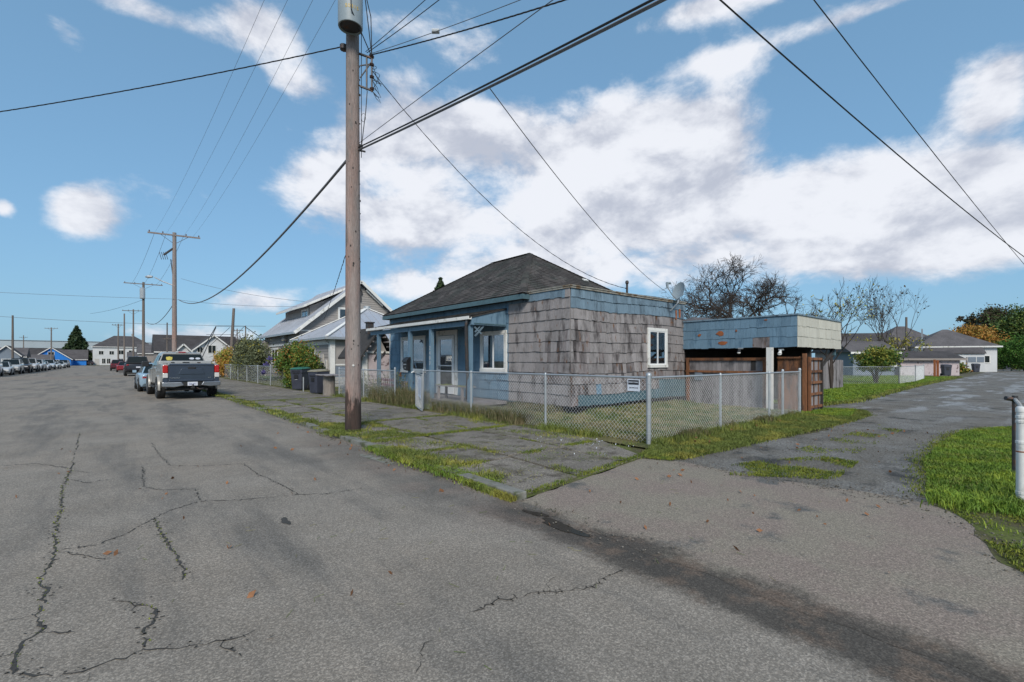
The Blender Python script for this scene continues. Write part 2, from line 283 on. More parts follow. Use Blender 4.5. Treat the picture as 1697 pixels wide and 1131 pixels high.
ORG = {}
class MB:
    def __init__(s): s.v = []; s.f = []; s.mi = []; s.cur = 0
    def add(s, vs, fs):
        o = len(s.v); s.v += [tuple(p) for p in vs]
        for f in fs: s.f.append(tuple(i+o for i in f)); s.mi.append(s.cur)
    def hexa(s, p):     # 8 corners: bottom 0-3 counter-clockwise, top 4-7
        s.add(p, [(3,2,1,0),(4,5,6,7),(0,1,5,4),(1,2,6,5),(2,3,7,6),(3,0,4,7)])
    def box(s, c, d, rz=0.0, tilt=None):
        x, y, z = d[0]/2, d[1]/2, d[2]/2
        pts = [Vector(q) for q in ((-x,-y,-z),(x,-y,-z),(x,y,-z),(-x,y,-z),(-x,-y,z),(x,-y,z),(x,y,z),(-x,y,z))]
        m = Matrix.Rotation(rz, 3, 'Z')
        if tilt: m = m @ Matrix.Rotation(tilt[0], 3, 'X') @ Matrix.Rotation(tilt[1], 3, 'Y')
        s.hexa([m @ q + Vector(c) for q in pts])
    def b2(s, lo, hi): s.box([(a+b)/2 for a, b in zip(lo, hi)], [abs(b-a) for a, b in zip(lo, hi)])
    def beam(s, a, b, w, h, up=Vector((0,0,1))):
        a = Vector(a); b = Vector(b); d = (b-a).normalized(); sd = d.cross(up)
        if sd.length < 1e-4: sd = Vector((1,0,0))
        sd = sd.normalized(); u = sd.cross(d).normalized()
        q = []
        for e in (a, b): q += [e - sd*w/2 - u*h/2, e + sd*w/2 - u*h/2, e + sd*w/2 + u*h/2, e - sd*w/2 + u*h/2]
        s.hexa([q[0],q[1],q[5],q[4],q[3],q[2],q[6],q[7]])
    def tube(s, pts, r, n=6, cap=True):
        pts = [Vector(p) for p in pts]; k = len(pts)
        rr = r if isinstance(r, (list, tuple)) else [r]*k
        vs = []; d0 = None
        for i, p in enumerate(pts):
            d = (pts[min(i+1, k-1)]-pts[max(i-1, 0)]).normalized()
            if d0 is None:
                up = Vector((0,0,1)) if abs(d.z) < .9 else Vector((1,0,0))
                u = d.cross(up).normalized()
            else:
                u = (u - d*u.dot(d)); u = u.normalized() if u.length > 1e-6 else d.orthogonal().normalized()
            d0 = d; v = d.cross(u)
            for j in range(n):
                a = 2*math.pi*j/n; vs.append(p + (u*math.cos(a)+v*math.sin(a))*rr[i])
        fs = []
        for i in range(k-1):
            for j in range(n):
                a = i*n+j; b = i*n+(j+1)%n; fs.append((a, b, b+n, a+n))
        if cap: fs += [tuple(range(n-1, -1, -1)), tuple(range((k-1)*n, k*n))]
        s.add(vs, fs)
    def cyl(s, a, b, r, n=12, r2=None): s.tube([a, b], [r, r if r2 is None else r2], n)
    def poly(s, pts): s.add(pts, [tuple(range(len(pts)))])
    def prism(s, pts, off):
        n = len(pts); off = Vector(off); q = [Vector(p) for p in pts]
        s.add(q + [p+off for p in q], [tuple(range(n-1,-1,-1)), tuple(range(n, 2*n))] + [(i, (i+1)%n, (i+1)%n+n, i+n) for i in range(n)])
    def lathe(s, c, prof, n=16, axis='Z'):
        vs = []; c = Vector(c)
        for (r, z) in prof:
            for j in range(n):
                a = 2*math.pi*j/n; x, y = r*math.cos(a), r*math.sin(a)
                vs.append(c + (Vector((x, y, z)) if axis == 'Z' else Vector((z, x, y)) if axis == 'X' else Vector((x, z, y))))
        k = len(prof); fs = [(i*n+j, i*n+(j+1)%n, (i+1)*n+(j+1)%n, (i+1)*n+j) for i in range(k-1) for j in range(n)]
        fs += [tuple(range(n-1,-1,-1)), tuple(range((k-1)*n, k*n))]
        s.add(vs, fs)
    def loft(s, rings, cap=True, close=True):
        n = len(rings[0]); vs = [p for r_ in rings for p in r_]; fs = []
        for i in range(len(rings)-1):
            for j in range(n if close else n-1): fs.append((i*n+j, i*n+(j+1)%n, (i+1)*n+(j+1)%n, (i+1)*n+j))
        if cap: fs += [tuple(range(n-1,-1,-1)), tuple(range((len(rings)-1)*n, len(rings)*n))]
        s.add(vs, fs)
    def build(s, name, m, parent=None, kind=None, label=None, cat=None, group=None, smooth=False, bevel=0, world=True):
        off = Vector(ORG.get(parent.name, (0,0,0))) if (parent is not None and world) else Vector((0,0,0))
        me = bpy.data.meshes.new(name); me.from_pydata([tuple(Vector(p)-off) for p in s.v], [], s.f)
        ms = m if isinstance(m, (list, tuple)) else [m]
        for q in ms: me.materials.append(M[q] if isinstance(q, str) else q)
        if len(ms) > 1: me.polygons.foreach_set('material_index', s.mi)
        if smooth: me.shade_smooth()
        me.update()
        o = bpy.data.objects.new(name, me); COL.objects.link(o)
        if smooth == 'auto':
            try: me.set_sharp_from_angle(angle=R(38))
            except Exception: pass
        if bevel:
            bv = o.modifiers.new('bevel', 'BEVEL'); bv.width = bevel; bv.segments = 2; bv.limit_method = 'ANGLE'
        if parent is not None:
            o.parent = parent
            ORG[o.name] = off
        tag(o, label, cat, group, kind)
        return o
def tag(o, label=None, cat=None, group=None, kind=None):
    if label: o['label'] = label
    if cat: o['category'] = cat
    if group: o['group'] = group
    if kind: o['kind'] = kind
    return o
def thing(name, label, cat, loc=(0,0,0), group=None, rz=0.0):
    o = bpy.data.objects.new(name, None); COL.objects.link(o); o.location = loc; o.rotation_euler = (0,0,rz); o.empty_display_size = .2
    tag(o, label, cat, group); ORG[o.name] = tuple(loc)
    return o
def copy_tree(o, parent=None):
    c = o.copy(); COL.objects.link(c); c.parent = parent
    for ch in list(o.children): copy_tree(ch, c)
    return c
def npmesh(name, V, F, m, parent=None, kind='stuff', label=None, cat=None, group=None):
    off = np.array(ORG.get(parent.name, (0,0,0))) if parent is not None else 0
    me = bpy.data.meshes.new(name); me.from_pydata((V-off).tolist(), [], F.tolist())
    for q in (m if isinstance(m, (list, tuple)) else [m]): me.materials.append(M[q])
    me.update(); o = bpy.data.objects.new(name, me); COL.objects.link(o)
    if parent is not None: o.parent = parent
    tag(o, label, cat, group, kind); return o
def piece(name, mesh, parent, loc, scale=(1,1,1), rz=0.0, rx=0.0, ry=0.0):
    o = bpy.data.objects.new(name, mesh); COL.objects.link(o); o.parent = parent
    off = Vector(ORG.get(parent.name, (0,0,0)))
    o.location = Vector(loc)-off; o.scale = scale; o.rotation_euler = (rx, ry, rz); return o
def text_obj(name, s, size, mtl, loc, rot, parent=None, label=None, ext=.001):
    cu = bpy.data.curves.new(name, 'FONT'); cu.body = s; cu.size = size; cu.align_x = 'CENTER'; cu.align_y = 'CENTER'; cu.extrude = ext; cu.offset = size*.02
    t = bpy.data.objects.new(name+'_c', cu); COL.objects.link(t)
    bpy.context.view_layer.update()
    me = bpy.data.meshes.new_from_object(t.evaluated_get(bpy.context.evaluated_depsgraph_get()))
    bpy.data.objects.remove(t); me.materials.clear(); me.materials.append(M[mtl])
    o = bpy.data.objects.new(name, me); COL.objects.link(o)
    off = Vector(ORG.get(parent.name, (0,0,0))) if parent is not None else Vector((0,0,0))
    if parent is not None: o.parent = parent
    o.location = Vector(loc)-off; o.rotation_euler = rot
    if label: o['label'] = label
    return o
def catenary(a, b, sag, n=24, wig=0.0):
    a = Vector(a); b = Vector(b); out = []
    for i in range(n+1):
        t = i/n; p = a.lerp(b, t); p.z -= sag*4*t*(1-t)
        if wig and 0 < i < n: p += Vector((random.uniform(-1,1), random.uniform(-1,1), random.uniform(-1,1)))*wig
        out.append(p)
    return out

# vegetation (numpy for speed)
def grass(name, pts, h, wd, m, label=None, parent=None, lean=.5, hv=.5, kind='stuff', cat=None):
    pts = np.asarray(pts, float); n = len(pts)
    a = RS.uniform(0, 2*np.pi, n); hh = h*(1-hv+RS.rand(n)*2*hv)
    if np.isscalar(wd): wd = np.full(n, wd)
    wx, wy = np.cos(a)*wd, np.sin(a)*wd
    b = RS.uniform(0, 2*np.pi, n); ln = lean*hh*RS.rand(n)
    lx, ly = np.cos(b)*ln, np.sin(b)*ln
    V = np.zeros((n, 5, 3))
    V[:,0] = pts + np.stack([-wx, -wy, 0*wx], 1); V[:,1] = pts + np.stack([wx, wy, 0*wx], 1)
    V[:,2] = pts + np.stack([wx*.7+lx*.4, wy*.7+ly*.4, hh*.6], 1); V[:,3] = pts + np.stack([-wx*.7+lx*.4, -wy*.7+ly*.4, hh*.6], 1)
    V[:,4] = pts + np.stack([lx*1.2, ly*1.2, hh*(1-.25*lean)], 1)
    base = np.arange(n)[:,None]*5
    me = bpy.data.meshes.new(name)
    me.vertices.add(n*5); me.vertices.foreach_set('co', V.reshape(-1))
    loops = np.concatenate([base+np.array([[0,1,2,3]]), base+np.array([[3,2,4]])], 1).reshape(-1)
    me.loops.add(n*7); me.loops.foreach_set('vertex_index', loops.astype(np.int32))
    st = (np.arange(n)[:,None]*7 + np.array([[0,4]])).reshape(-1)
    me.polygons.add(n*2); me.polygons.foreach_set('loop_start', st.astype(np.int32))
    me.materials.append(M[m]); me.update(calc_edges=True)
    o = bpy.data.objects.new(name, me); COL.objects.link(o); tag(o, label, cat, None, kind)
    if parent is not None: o.parent = parent; me.transform(Matrix.Translation(-Vector(ORG.get(parent.name,(0,0,0)))))
    return o
def leaves(name, C_, size, m, parent=None, kind=None, sv=.4):
    C_ = np.asarray(C_, float); n = len(C_)
    d = RS.normal(size=(n,3)); d /= np.linalg.norm(d, axis=1)[:,None]
    e = np.cross(d, RS.normal(size=(n,3))); e /= np.linalg.norm(e, axis=1)[:,None]
    s = size*(1-sv+2*sv*RS.rand(n))[:,None]
    V = np.zeros((n,4,3)); V[:,0] = C_-d*s; V[:,1] = C_+e*s*.55; V[:,2] = C_+d*s; V[:,3] = C_-e*s*.55
    off = np.array(ORG.get(parent.name, (0,0,0))) if parent is not None else 0
    V = V-off
    me = bpy.data.meshes.new(name); me.vertices.add(n*4); me.vertices.foreach_set('co', V.reshape(-1))
    me.loops.add(n*4); me.loops.foreach_set('vertex_index', np.arange(n*4, dtype=np.int32))
    me.polygons.add(n); me.polygons.foreach_set('loop_start', np.arange(0, n*4, 4, dtype=np.int32))
    me.materials.append(M[m]); me.update(calc_edges=True)
    o = bpy.data.objects.new(name, me); COL.objects.link(o)
    if parent is not None: o.parent = parent
    if kind: o['kind'] = kind
    return o
def clumps(c, r, n, k=26, inner=.35, cl=.3):
    """points in k leaf clumps spread through an ellipsoid; gaps stay between the clumps"""
    c = np.array(c, float); r = np.array(r, float) if hasattr(r, '__len__') else np.array([r]*3)
    d = RS.normal(size=(k,3)); d /= np.linalg.norm(d, axis=1)[:,None]
    cc = d*(inner+(1-inner)*RS.rand(k)**.6)[:,None]
    i = RS.randint(0, k, n)
    return c + (cc[i]*(1-cl*.5) + RS.normal(size=(n,3))*cl*.5*RS.uniform(.6,1.3,k)[i][:,None])*r
def inpoly(poly, x, y):
    r = np.zeros(len(x), bool); n = len(poly)
    for i in range(n):
        x1, y1 = poly[i][:2]; x2, y2 = poly[(i+1)%n][:2]
        c = ((y1 > y) != (y2 > y)) & (x < (x2-x1)*(y-y1)/((y2-y1) if y2 != y1 else 1e-9)+x1); r ^= c
    return r
def scatter(poly, n, z=0.0, patch=None):
    xs = [p[0] for p in poly]; ys = [p[1] for p in poly]
    x = RS.uniform(min(xs), max(xs), n*2); y = RS.uniform(min(ys), max(ys), n*2); k = inpoly(poly, x, y); x, y = x[k][:n], y[k][:n]
    if patch:
        f, th = patch; v = np.sin(x*f+1.3)*np.sin(y*f*1.1+.4)+np.sin(x*f*2.3+y*f*.7)*.6+np.sin(y*f*3.1-x*f*1.9+2)*.4+RS.normal(size=len(x))*.35
        k = v > th; x, y = x[k], y[k]
    return np.stack([x, y, np.full(len(x), z)], 1)
def near_bias(pts, full):       # thin blades out with distance
    d = pts[:,0]*FW.x+pts[:,1]*FW.y
    keep = RS.rand(len(pts)) < np.clip(full/np.maximum(d, .1), 0, 1)**1.3
    return pts[keep]
def band(line, width, n, z=0.0, patch=None):
    L_ = [Vector((*p[:2], 0)) for p in line]; seg = [(L_[i+1]-L_[i]).length for i in range(len(L_)-1)]; tot = sum(seg); out = []
    for i in range(len(L_)-1):
        k = int(n*seg[i]/tot); t = RS.rand(k); s = RS.normal(size=k)*width*.5
        d = (L_[i+1]-L_[i]).normalized(); nn = Vector((-d.y, d.x, 0))
        x = L_[i].x+(L_[i+1].x-L_[i].x)*t+nn.x*s; y = L_[i].y+(L_[i+1].y-L_[i].y)*t+nn.y*s
        out.append(np.stack([x, y, np.full(k, z)], 1))
    out = np.concatenate(out)
    if patch:
        f, th = patch; x, y = out[:,0], out[:,1]
        v = np.sin(x*f*1.7+.3)+np.sin(y*f+1.1)*.9+np.sin(y*f*2.7+x*2)*.6+RS.normal(size=len(x))*.3
        out = out[v > th]
    return out
def blob_poly(pts, z, amp=.06, sub=8):
    """ragged outline round a polygon"""
    out = []; n = len(pts)
    for i in range(n):
        a = Vector((*pts[i][:2], z)); b = Vector((*pts[(i+1)%n][:2], z)); L_ = (b-a).length; k = max(2, min(60, int(L_*sub)))
        nn = Vector((-(b-a).y, (b-a).x, 0)).normalized()
        for j in range(k): out.append(a.lerp(b, j/k) + nn*random.uniform(-amp, amp)*(0 if j == 0 else 1))
    return out
def tree_rec(mb, p, d, L_, r, depth, tips, spread=.5, up=.15, n=5, kmin=2, kmax=3, shrink=.72, allp=None):
    q = p + d*L_*.5 + Vector([random.uniform(-1,1)*L_*.06 for _ in range(3)]); e = q + (d+Vector((0,0,up*.3))+Vector([random.uniform(-.2,.2) for _ in range(3)])).normalized()*L_*.5
    mb.tube([p, q, e], [r, r*.85, r*.68], n, cap=False)
    if allp is not None and depth <= 2: allp += [q, e]
    r = max(r, .017)
    if depth == 0: tips.append(e); return
    for i in range(random.randint(kmin, kmax)):
        a = Vector([random.gauss(0, 1) for _ in range(3)]); a = (a - d*a.dot(d)).normalized()
        nd = (d*(1-spread*random.uniform(.3,1)) + a*spread*random.uniform(.7,1.3) + Vector((0,0,up))).normalized()
        st = e if i == 0 else q.lerp(e, random.uniform(.2,1))
        tree_rec(mb, st, nd, L_*shrink*random.uniform(.8,1.15), r*.62, depth-1, tips, spread, up, max(3, n-1), kmin, kmax, shrink, allp)
# ------------------------------------------------------------------ ground, road, pavement
def sheet(name, pts, z, m, kind='structure', ragged=0, label=None):
    b = MB(); b.poly(blob_poly(pts, z, ragged, 5) if ragged else [(p[0], p[1], z) for p in pts])
    o = b.build(name, m, kind=kind); 
    if label: o['label'] = label
    return o
sheet('ground', [(-900,-900),(900,-900),(900,900),(-900,900)], -.03, 'earth')
sheet('road', [(-10.5,-40),(3.45,-40),(3.45,190),(-10.5,190)], 0, 'asphalt')
sheet('far_side_verge', [(-16,-40),(-10.5,-40),(-10.5,190),(-16,190)], .0, 'soil')
sheet('cross_street', [(-120,54),(120,54),(120,63),(-120,63)], .006, 'apron')
sheet('end_street', [(-120,163),(120,163),(120,176),(-120,176)], .006, 'asphalt')
sheet('driveway_apron', [(3.2,-1.2),(3.22,1.0),(3.3,2.6),(3.40,3.88),(6.34,4.34),(6.62,3.8),(6.5,2.6),(6.7,1.7),(6.85,.9),(5.9,.35),(4.9,.1),(3.9,-1.2)], .0018, 'apron', ragged=.04)
sheet('alley', [(6.45,4.1),(6.4,2.6),(6.55,1.6),(6.7,.8),(8.5,.5),(14,.2),(20,-1.5),(60,-3),(130,-4),(130,8.0),(62,5.9),(24,5.4),(22,9),(17.6,9),(17.2,5.2),(16.6,3.8),(12,3.4)], .0005, 'alley', ragged=.05)
# silt and dirt washed along the gutter line
gl = [(3.28,3.9,.10),(3.22,3.45,.20),(3.12,3.0,.26),(3.15,2.5,.22),(3.22,2.0,.27),(3.12,1.5,.24),(3.2,.9,.30),(3.1,.3,.34),(3.15,-.6,.4),(3.1,-1.6,.4)]
gi = []
for i in range(len(gl)-1):
    for j in range(8):
        t = j/8; gi.append([gl[i][k]+(gl[i+1][k]-gl[i][k])*t for k in range(3)])
def puddle(name, c, rx, ry, z, m, label=None, rz=0.0, n=28, kind='structure'):
    b = MB(); pts = []
    ph = [random.uniform(0, 6.3) for _ in range(3)]
    for i in range(n):
        a = 2*math.pi*i/n; r = 1+.25*math.sin(2*a+ph[0])+.18*math.sin(3*a+ph[1])+.12*math.sin(5*a+ph[2])+random.uniform(-.07,.07)
        x, y = rx*r*math.cos(a), ry*r*math.sin(a)
        pts.append((c[0]+x*math.cos(rz)-y*math.sin(rz), c[1]+x*math.sin(rz)+y*math.cos(rz), z))
    b.poly(pts); o = b.build(name, m, kind=kind)
    return o
puddle('puddle', (3.17,3.02), .085, .25, .006, 'water', rz=.05, n=40)
puddle('puddle', (3.24,3.46), .04, .17, .006, 'water', rz=.1)
# pale dust where the kerb has crumbled; oil spots and brown scuffs on the asphalt
puddle('kerb_dust', (3.17,7.0), .10, .62, .004, 'kerb', rz=.03, n=50)
puddle('oil_spot', (1.25,4.85), .04, .10, .004, 'crack')
# cracks: ragged ribbons
CR = []
def c6(*p): CR.append(([(x/2.623, 700+y/2.623) for x, y in p[1:]], p[0]))
def c7(*p): CR.append(([(600+x/2.828, 800+y/2.828) for x, y in p[1:]], p[0]))
c6(.022,(345,50),(310,200),(290,250),(270,290),(270,360),(250,430),(240,520),(240,580),(200,640),(170,700),(210,730),(180,800),(150,840),(190,900),(90,970),(50,1100))
c6(.015,(50,1100),(150,1105),(360,1085),(500,1030),(620,990),(780,985),(940,950),(1060,930),(1120,900))
c6(.010,(0,875),(140,840)); c6(.010,(0,1020),(90,1000)); c6(.010,(190,920),(330,912)); c6(.012,(940,950),(1050,1020)); c6(.014,(390,1090),(380,1131))
c6(.014,(260,555),(420,535),(560,480),(700,400),(860,345),(1030,340),(1300,315),(1420,312),(1570,290)); c6(.014,(1300,315),(1220,270),(1110,220),(1060,180),(900,190),(750,190))
c6(.014,(620,190),(620,280),(700,295),(850,290),(870,340)); c6(.022,(670,420),(710,500),(750,560),(770,600),(810,640),(790,690))
c6(.010,(480,775),(560,780),(590,825)); c6(.022,(570,790),(650,800),(680,840),(660,880),(620,910),(630,980)); c6(.014,(310,250),(380,265),(500,245)); c6(.012,(660,90),(690,140),(740,190))
c6(.014,(0,190),(150,180),(300,200)); c6(.010,(320,210),(390,220)); c6(.012,(460,600),(250,560))
c7(.011,(480,615),(540,600),(640,545),(700,550),(800,515),(960,508),(1080,490),(1130,450),(1240,400)); c7(.008,(850,500),(910,440)); c7(.008,(330,740),(270,800),(275,860),(250,900))
b = MB(); mossline = []
for pts, wd in CR:
    wp = []
    for x, y in pts: 
        d = H*775/(y-598); q = G(x, d); wp.append(Vector((q.x, q.y, 0)))
    fine = []
    for i in range(len(wp)-1):
        L_ = (wp[i+1]-wp[i]).length; k = max(2, min(30, int(L_/.035)))
        n_ = Vector((-(wp[i+1]-wp[i]).y, (wp[i+1]-wp[i]).x, 0)).normalized()
        for j in range(k): fine.append(wp[i].lerp(wp[i+1], j/k)+n_*random.gauss(0, .011 if j else 0))
    fine.append(wp[-1])
    if wd > .02: mossline.append(fine)
    prev = None
    for i, p in enumerate(fine):
        d = (fine[min(i+1, len(fine)-1)]-fine[max(i-1, 0)]); n_ = Vector((-d.y, d.x, 0)).normalized()
        ww = wd*.50*random.uniform(.15, 1.3)*(1 if 0 < i < len(fine)-1 else .1)
        a, c = p-n_*ww, p+n_*ww*random.uniform(.4,1); a.z = c.z = .0035
        if prev and not (random.random() < .07): b.add([prev[0], prev[1], c, a], [(0,1,2,3)])
        prev = (a, c)
        if wd > .009 and random.random() < .35:      # crumbs broken out beside the crack
            for _ in range(4):
                cc = p+n_*random.gauss(0, wd*1.5); s = random.uniform(.002,.008)
                b.add([(cc.x-s, cc.y-s*.6, .0035), (cc.x+s, cc.y-s, .0035), (cc.x+s*.7, cc.y+s, .0035), (cc.x-s*.8, cc.y+s*.8, .0035)], [(0,1,2,3)])
b.build('road_cracks', 'crack', kind='structure')
mp = np.concatenate([np.array([[p.x, p.y, 0] for p in f for _ in range(10) if random.random() < .10]) for f in mossline])
mp[:, :2] += RS.normal(size=(len(mp), 2))*.010
grass('crack_moss', mp, .010, .006, 'moss')

# kerb and pavement slabs
sheet('sidewalk', [(3.5,3.9),(6.4,4.33),(7.5,4.5),(7.5,50),(3.5,50)], .006, 'soil')
swk = bpy.data.objects['sidewalk']
kb = MB(); kb.b2((3.38,3.88,-.02),(3.53,49,.072)); 
y = 3.9; i = 0
while y < 48:
    L_ = 1.15 if i == 0 else 2.4
    k = MB(); dx = random.uniform(-.012,.012); k.b2((3.375+dx, y+.006, -.02), (3.53+dx, y+L_-.012, .078+random.uniform(-.012,.006))); k.build('kerb_block', 'kerb', swk, bevel=.012); y += L_; i += 1
def slab(p4, z):
    k = MB(); cz = [(z if p[1] > 4.6 else .016)+random.uniform(-.006,.006) for p in p4]
    k.hexa([(x, y, .0) for x, y in p4]+[(x, y, c) for (x, y), c in zip(p4, cz)]); k.build('slab', 'slab', swk, bevel=.01)
ry = [3.95,5.55,6.75,8.2,9.6,11.0,12.6,14.2,15.9,17.5,19.2]
ry2 = [4.2,5.65,8.25,10.9,13.6,16.4,19.2]
for i in range(len(ry)-1):
    g = .02+random.random()*.03; y0, y1 = ry[i]+g, ry[i+1]-g
    y0b = y0+(.17 if i == 0 else 0)
    slab([(3.56,y0),(4.66,y0b),(4.66+random.uniform(-.03,.01),y1),(3.56,y1)], .062)
for i in range(len(ry2)-1):
    g = .02+random.random()*.02; y0, y1 = ry2[i]+g, ry2[i+1]-g
    if i == 0: slab([(4.74,4.13),(5.85,4.27),(5.8,y1),(4.74,y1)], .062); slab([(5.88,4.28),(6.5,4.38),(6.95,y1+.02),(5.84,y1)], .058)
    elif i < 3: 
        slab([(4.74,y0),(5.9,y0),(5.9,y1),(4.74,y1)], .062); slab([(5.94,y0),(6.95,y0),(7.0,y1),(5.94,y1)], .06)
    else: slab([(4.74,y0),(7.0,y0),(7.0,y1),(4.74,y1)], .062)
y = 19.25
while y < 48: slab([(3.58,y+.02),(6.95,y+.02),(6.95,y+2.6),(3.58,y+2.6)], .060); y += 2.65
sheet('front_yard', [(7.0,4.45),(14.9,4.4),(15.4,8.9),(9.4,8.8),(9.4,50),(7.0,50)], .040, 'drylawn')
sheet('back_lots', [(15.4,8.9),(60,9),(60,52),(9.4,52),(9.4,20),(15.4,20)], .03, 'lawn')
sheet('alley_verge', [(6.35,4.3),(6.7,3.85),(8,3.72),(10.2,3.7),(14,3.5),(16.2,3.55),(17.6,4.0),(17.2,4.9),(15.5,5.6),(14.9,4.8),(7.4,4.78),(6.6,4.5)], .007, 'soil', ragged=.04)
sheet('far_lawn', [(17.7,5.5),(21,5.0),(24,5.15),(36,5.7),(62,6.3),(62,30),(19,30),(17.5,9)], .02, 'lawn', ragged=.08)
sheet('right_lawn', [(6.95,.98),(8.2,1.15),(9.5,1.38),(11.5,1.45),(13.8,1.42),(15.4,1.0),(16.5,.4),(17.5,-3),(30,-6),(30,-30),(7.2,-30),(7.2,.2)], .008, 'lawn', ragged=.04)
sheet('mossy_verge', [(6.9,.98),(6.3,.62),(5.6,.42),(4.8,.12),(4.2,-.3),(4.0,-1.5),(7.3,-1.5),(7.3,.6)], .0045, 'soil', ragged=.06)
for i, (x, y, a, c_) in enumerate([(4.95,-.05,.22,.10),(5.25,-.22,.25,.12),(5.6,.08,.18,.07),(4.55,-.35,.25,.14),(5.9,-.15,.3,.12),(5.0,-.5,.4,.15)]):
    puddle('broken_pavement', (x, y), a, c_, .022, 'stone', rz=random.uniform(0,1), n=14)

# grasses
AV = [(6.4,4.3),(6.75,3.9),(10.2,3.75),(14,3.55),(16.2,3.6),(17.5,4.0),(17.1,4.9),(15.5,5.5),(14.9,4.85),(7.4,4.82)]
g1 = near_bias(np.concatenate([scatter(AV, 60000, .014), band(AV[1:6], .14, 7000, .008)]), 12)
grass('verge_grass', g1, .055, .006, 'blade', lean=.8)
grass('verge_grass', near_bias(scatter([(15,3.7),(17.4,4.1),(17.0,5.0),(15.6,5.6),(15,5)], 9000, .014), 20), .07, .009, 'bladebright')
g2 = scatter([(7.4,4.9),(14.9,4.85),(15.2,8.6),(9.5,8.6),(9.5,11.5),(7.4,11.5)], 60000, .04)
grass('yard_grass', near_bias(g2, 11), .10, .007, 'bladedry', lean=.9)
FL = [(7.36,4.84),(10,4.82),(14.6,4.8)]; FL2 = [(7.36,4.84),(7.33,8),(7.32,11.2),(7.32,20)]
grass('fence_weeds', band(FL, .20, 8500, .04, (2.2,-.2)), .17, .006, 'weed', lean=.6)
grass('fence_weeds', band(FL, .26, 7500, .04), .11, .006, 'blade', lean=.7)
grass('fence_weeds', band(FL2, .34, 17000, .04, (1.9,-.5)), .13, .006, 'blade', lean=.7)
grass('fence_weeds', band([(7.42,8.2),(7.5,9.5),(7.55,12.4)], .30, 7000, .04), .30, .006, 'weed', lean=.7)
grass('fence_weeds', band([(7.5,13.2),(7.5,16.8)], .35, 5000, .04), .50, .006, 'weed', lean=.5)
grass('wall_weeds', band([(9.3,9.0),(9.3,11)], .3, 1500, .04), .25, .008, 'weed'); grass('wall_weeds', band([(10,8.4),(15,8.4)], .4, 4500, .04), .16, .008, 'bladedry')
# kerb line overgrowth: thick and green near the corner, thinner up the street
kp = band([(3.50,4.45),(3.44,5.5),(3.42,6.6),(3.44,7.8)], .17, 12000, .03, (2.4,-.9)); grass('kerb_grass', kp[::2], .055, .0055, 'bladebright', lean=1); grass('kerb_grass', kp[1::2], .055, .0055, 'blade', lean=1)
kp = band([(3.60,4.6),(3.55,6.2),(3.50,8.0),(3.48,10),(3.5,12.5)], .28, 17000, .055, (2.0,-.25)); grass('kerb_grass', kp, .06, .0055, 'blade', lean=1.0)
kp = band([(3.55,11),(3.5,16),(3.5,24),(3.5,44)], .22, 11000, .06, (1.4,.1)); grass('kerb_grass', kp, .06, .012, 'blade', lean=.9)
kp = band([(3.34,3.9),(3.34,4.8)], .05, 1800, .0); grass('kerb_grass', kp, .07, .005, 'blade', lean=.9)
# joints between slabs
jl = [([(4.70,4.15),(4.70,6.0),(4.70,8.2),(4.70,10.9),(4.7,19)], .11, 12000), ([(3.56,5.55),(4.7,5.6),(7.0,5.66)], .10, 5000), ([(3.56,8.2),(5.0,8.25),(7.0,8.25)], .13, 6500),
      ([(3.56,6.75),(4.7,6.75)], .10, 2300), ([(5.92,5.7),(5.92,8.2),(5.92,10.9)], .05, 2200), ([(3.56,9.6),(4.7,9.6)], .12, 2200), ([(3.56,11.0),(7.0,10.9)], .12, 4200), ([(3.56,14),(7,13.6)], .12, 3000),
      ([(3.6,4.0),(5.0,4.2),(6.5,4.40),(7.1,4.6)], .07, 2600), ([(5.86,4.3),(5.82,5.6)], .07, 1600), ([(3.6,16.4),(7,16.4)], .14, 2200), ([(3.6,19.2),(7,19.2)], .16, 2000), ([(5.2,12),(5.4,19)], .25, 1300), ([(3.6,21.9),(7,21.9)], .15, 900)]
for i, (ln, wd, n) in enumerate(jl): grass('joint_grass', band(ln, wd*1.15, int(n*.7), .018 if ln[0][1] < 4.2 and i else .055, (3.0, -.35)), .032, .005, 'moss' if i % 3 else 'blade', lean=1)
grass('pole_grass', near_bias(scatter([(3.6,8.6),(4.6,8.3),(4.7,10.8),(3.55,11.4)], 9000, .06, (2.5,-.2)), 14), .05, .006, 'blade', lean=1)
grass('sidewalk_moss', scatter([(3.56,4.8),(4.7,5.2),(4.7,8.3),(3.56,8.3)], 3500, .06, (2.6,.6)), .04, .006, 'blade', lean=1)
grass('sidewalk_straw', scatter([(3.56,4.2),(7.2,4.7),(7.2,12),(3.56,12)], 9000, .064, (1.7,.25)), .012, .008, 'bladedry', lean=3)
grass('sidewalk_moss', scatter([(6.3,4.9),(7.3,4.9),(7.3,11),(6.2,8.5)], 4500, .06, (2.3,.4)), .04, .006, 'blade', lean=1)
grass('alley_moss', scatter([(6.3,2.9),(6.7,2.4),(7.1,1.9),(8.6,2.0),(8.7,2.5),(7.6,3.0),(6.9,3.2)], 9000, .008, (2.8,-.1)), .03, .005, 'moss', lean=1)
grass('alley_moss', scatter([(8.5,2.2),(14,2.3),(14,2.9),(9,3.0)], 6000, .008, (2.2,.5)), .02, .007, 'moss', lean=1)
grass('apron_moss', band([(6.5,4.3),(6.62,3.9)], .15, 900, .02), .02, .005, 'moss')
RL = [(6.95,1.0),(8.2,1.17),(9.5,1.40),(11.5,1.47),(13.8,1.44),(15.4,1.0),(16.3,.4),(16.3,-1.6),(7.1,-1.6),(7.0,.3)]
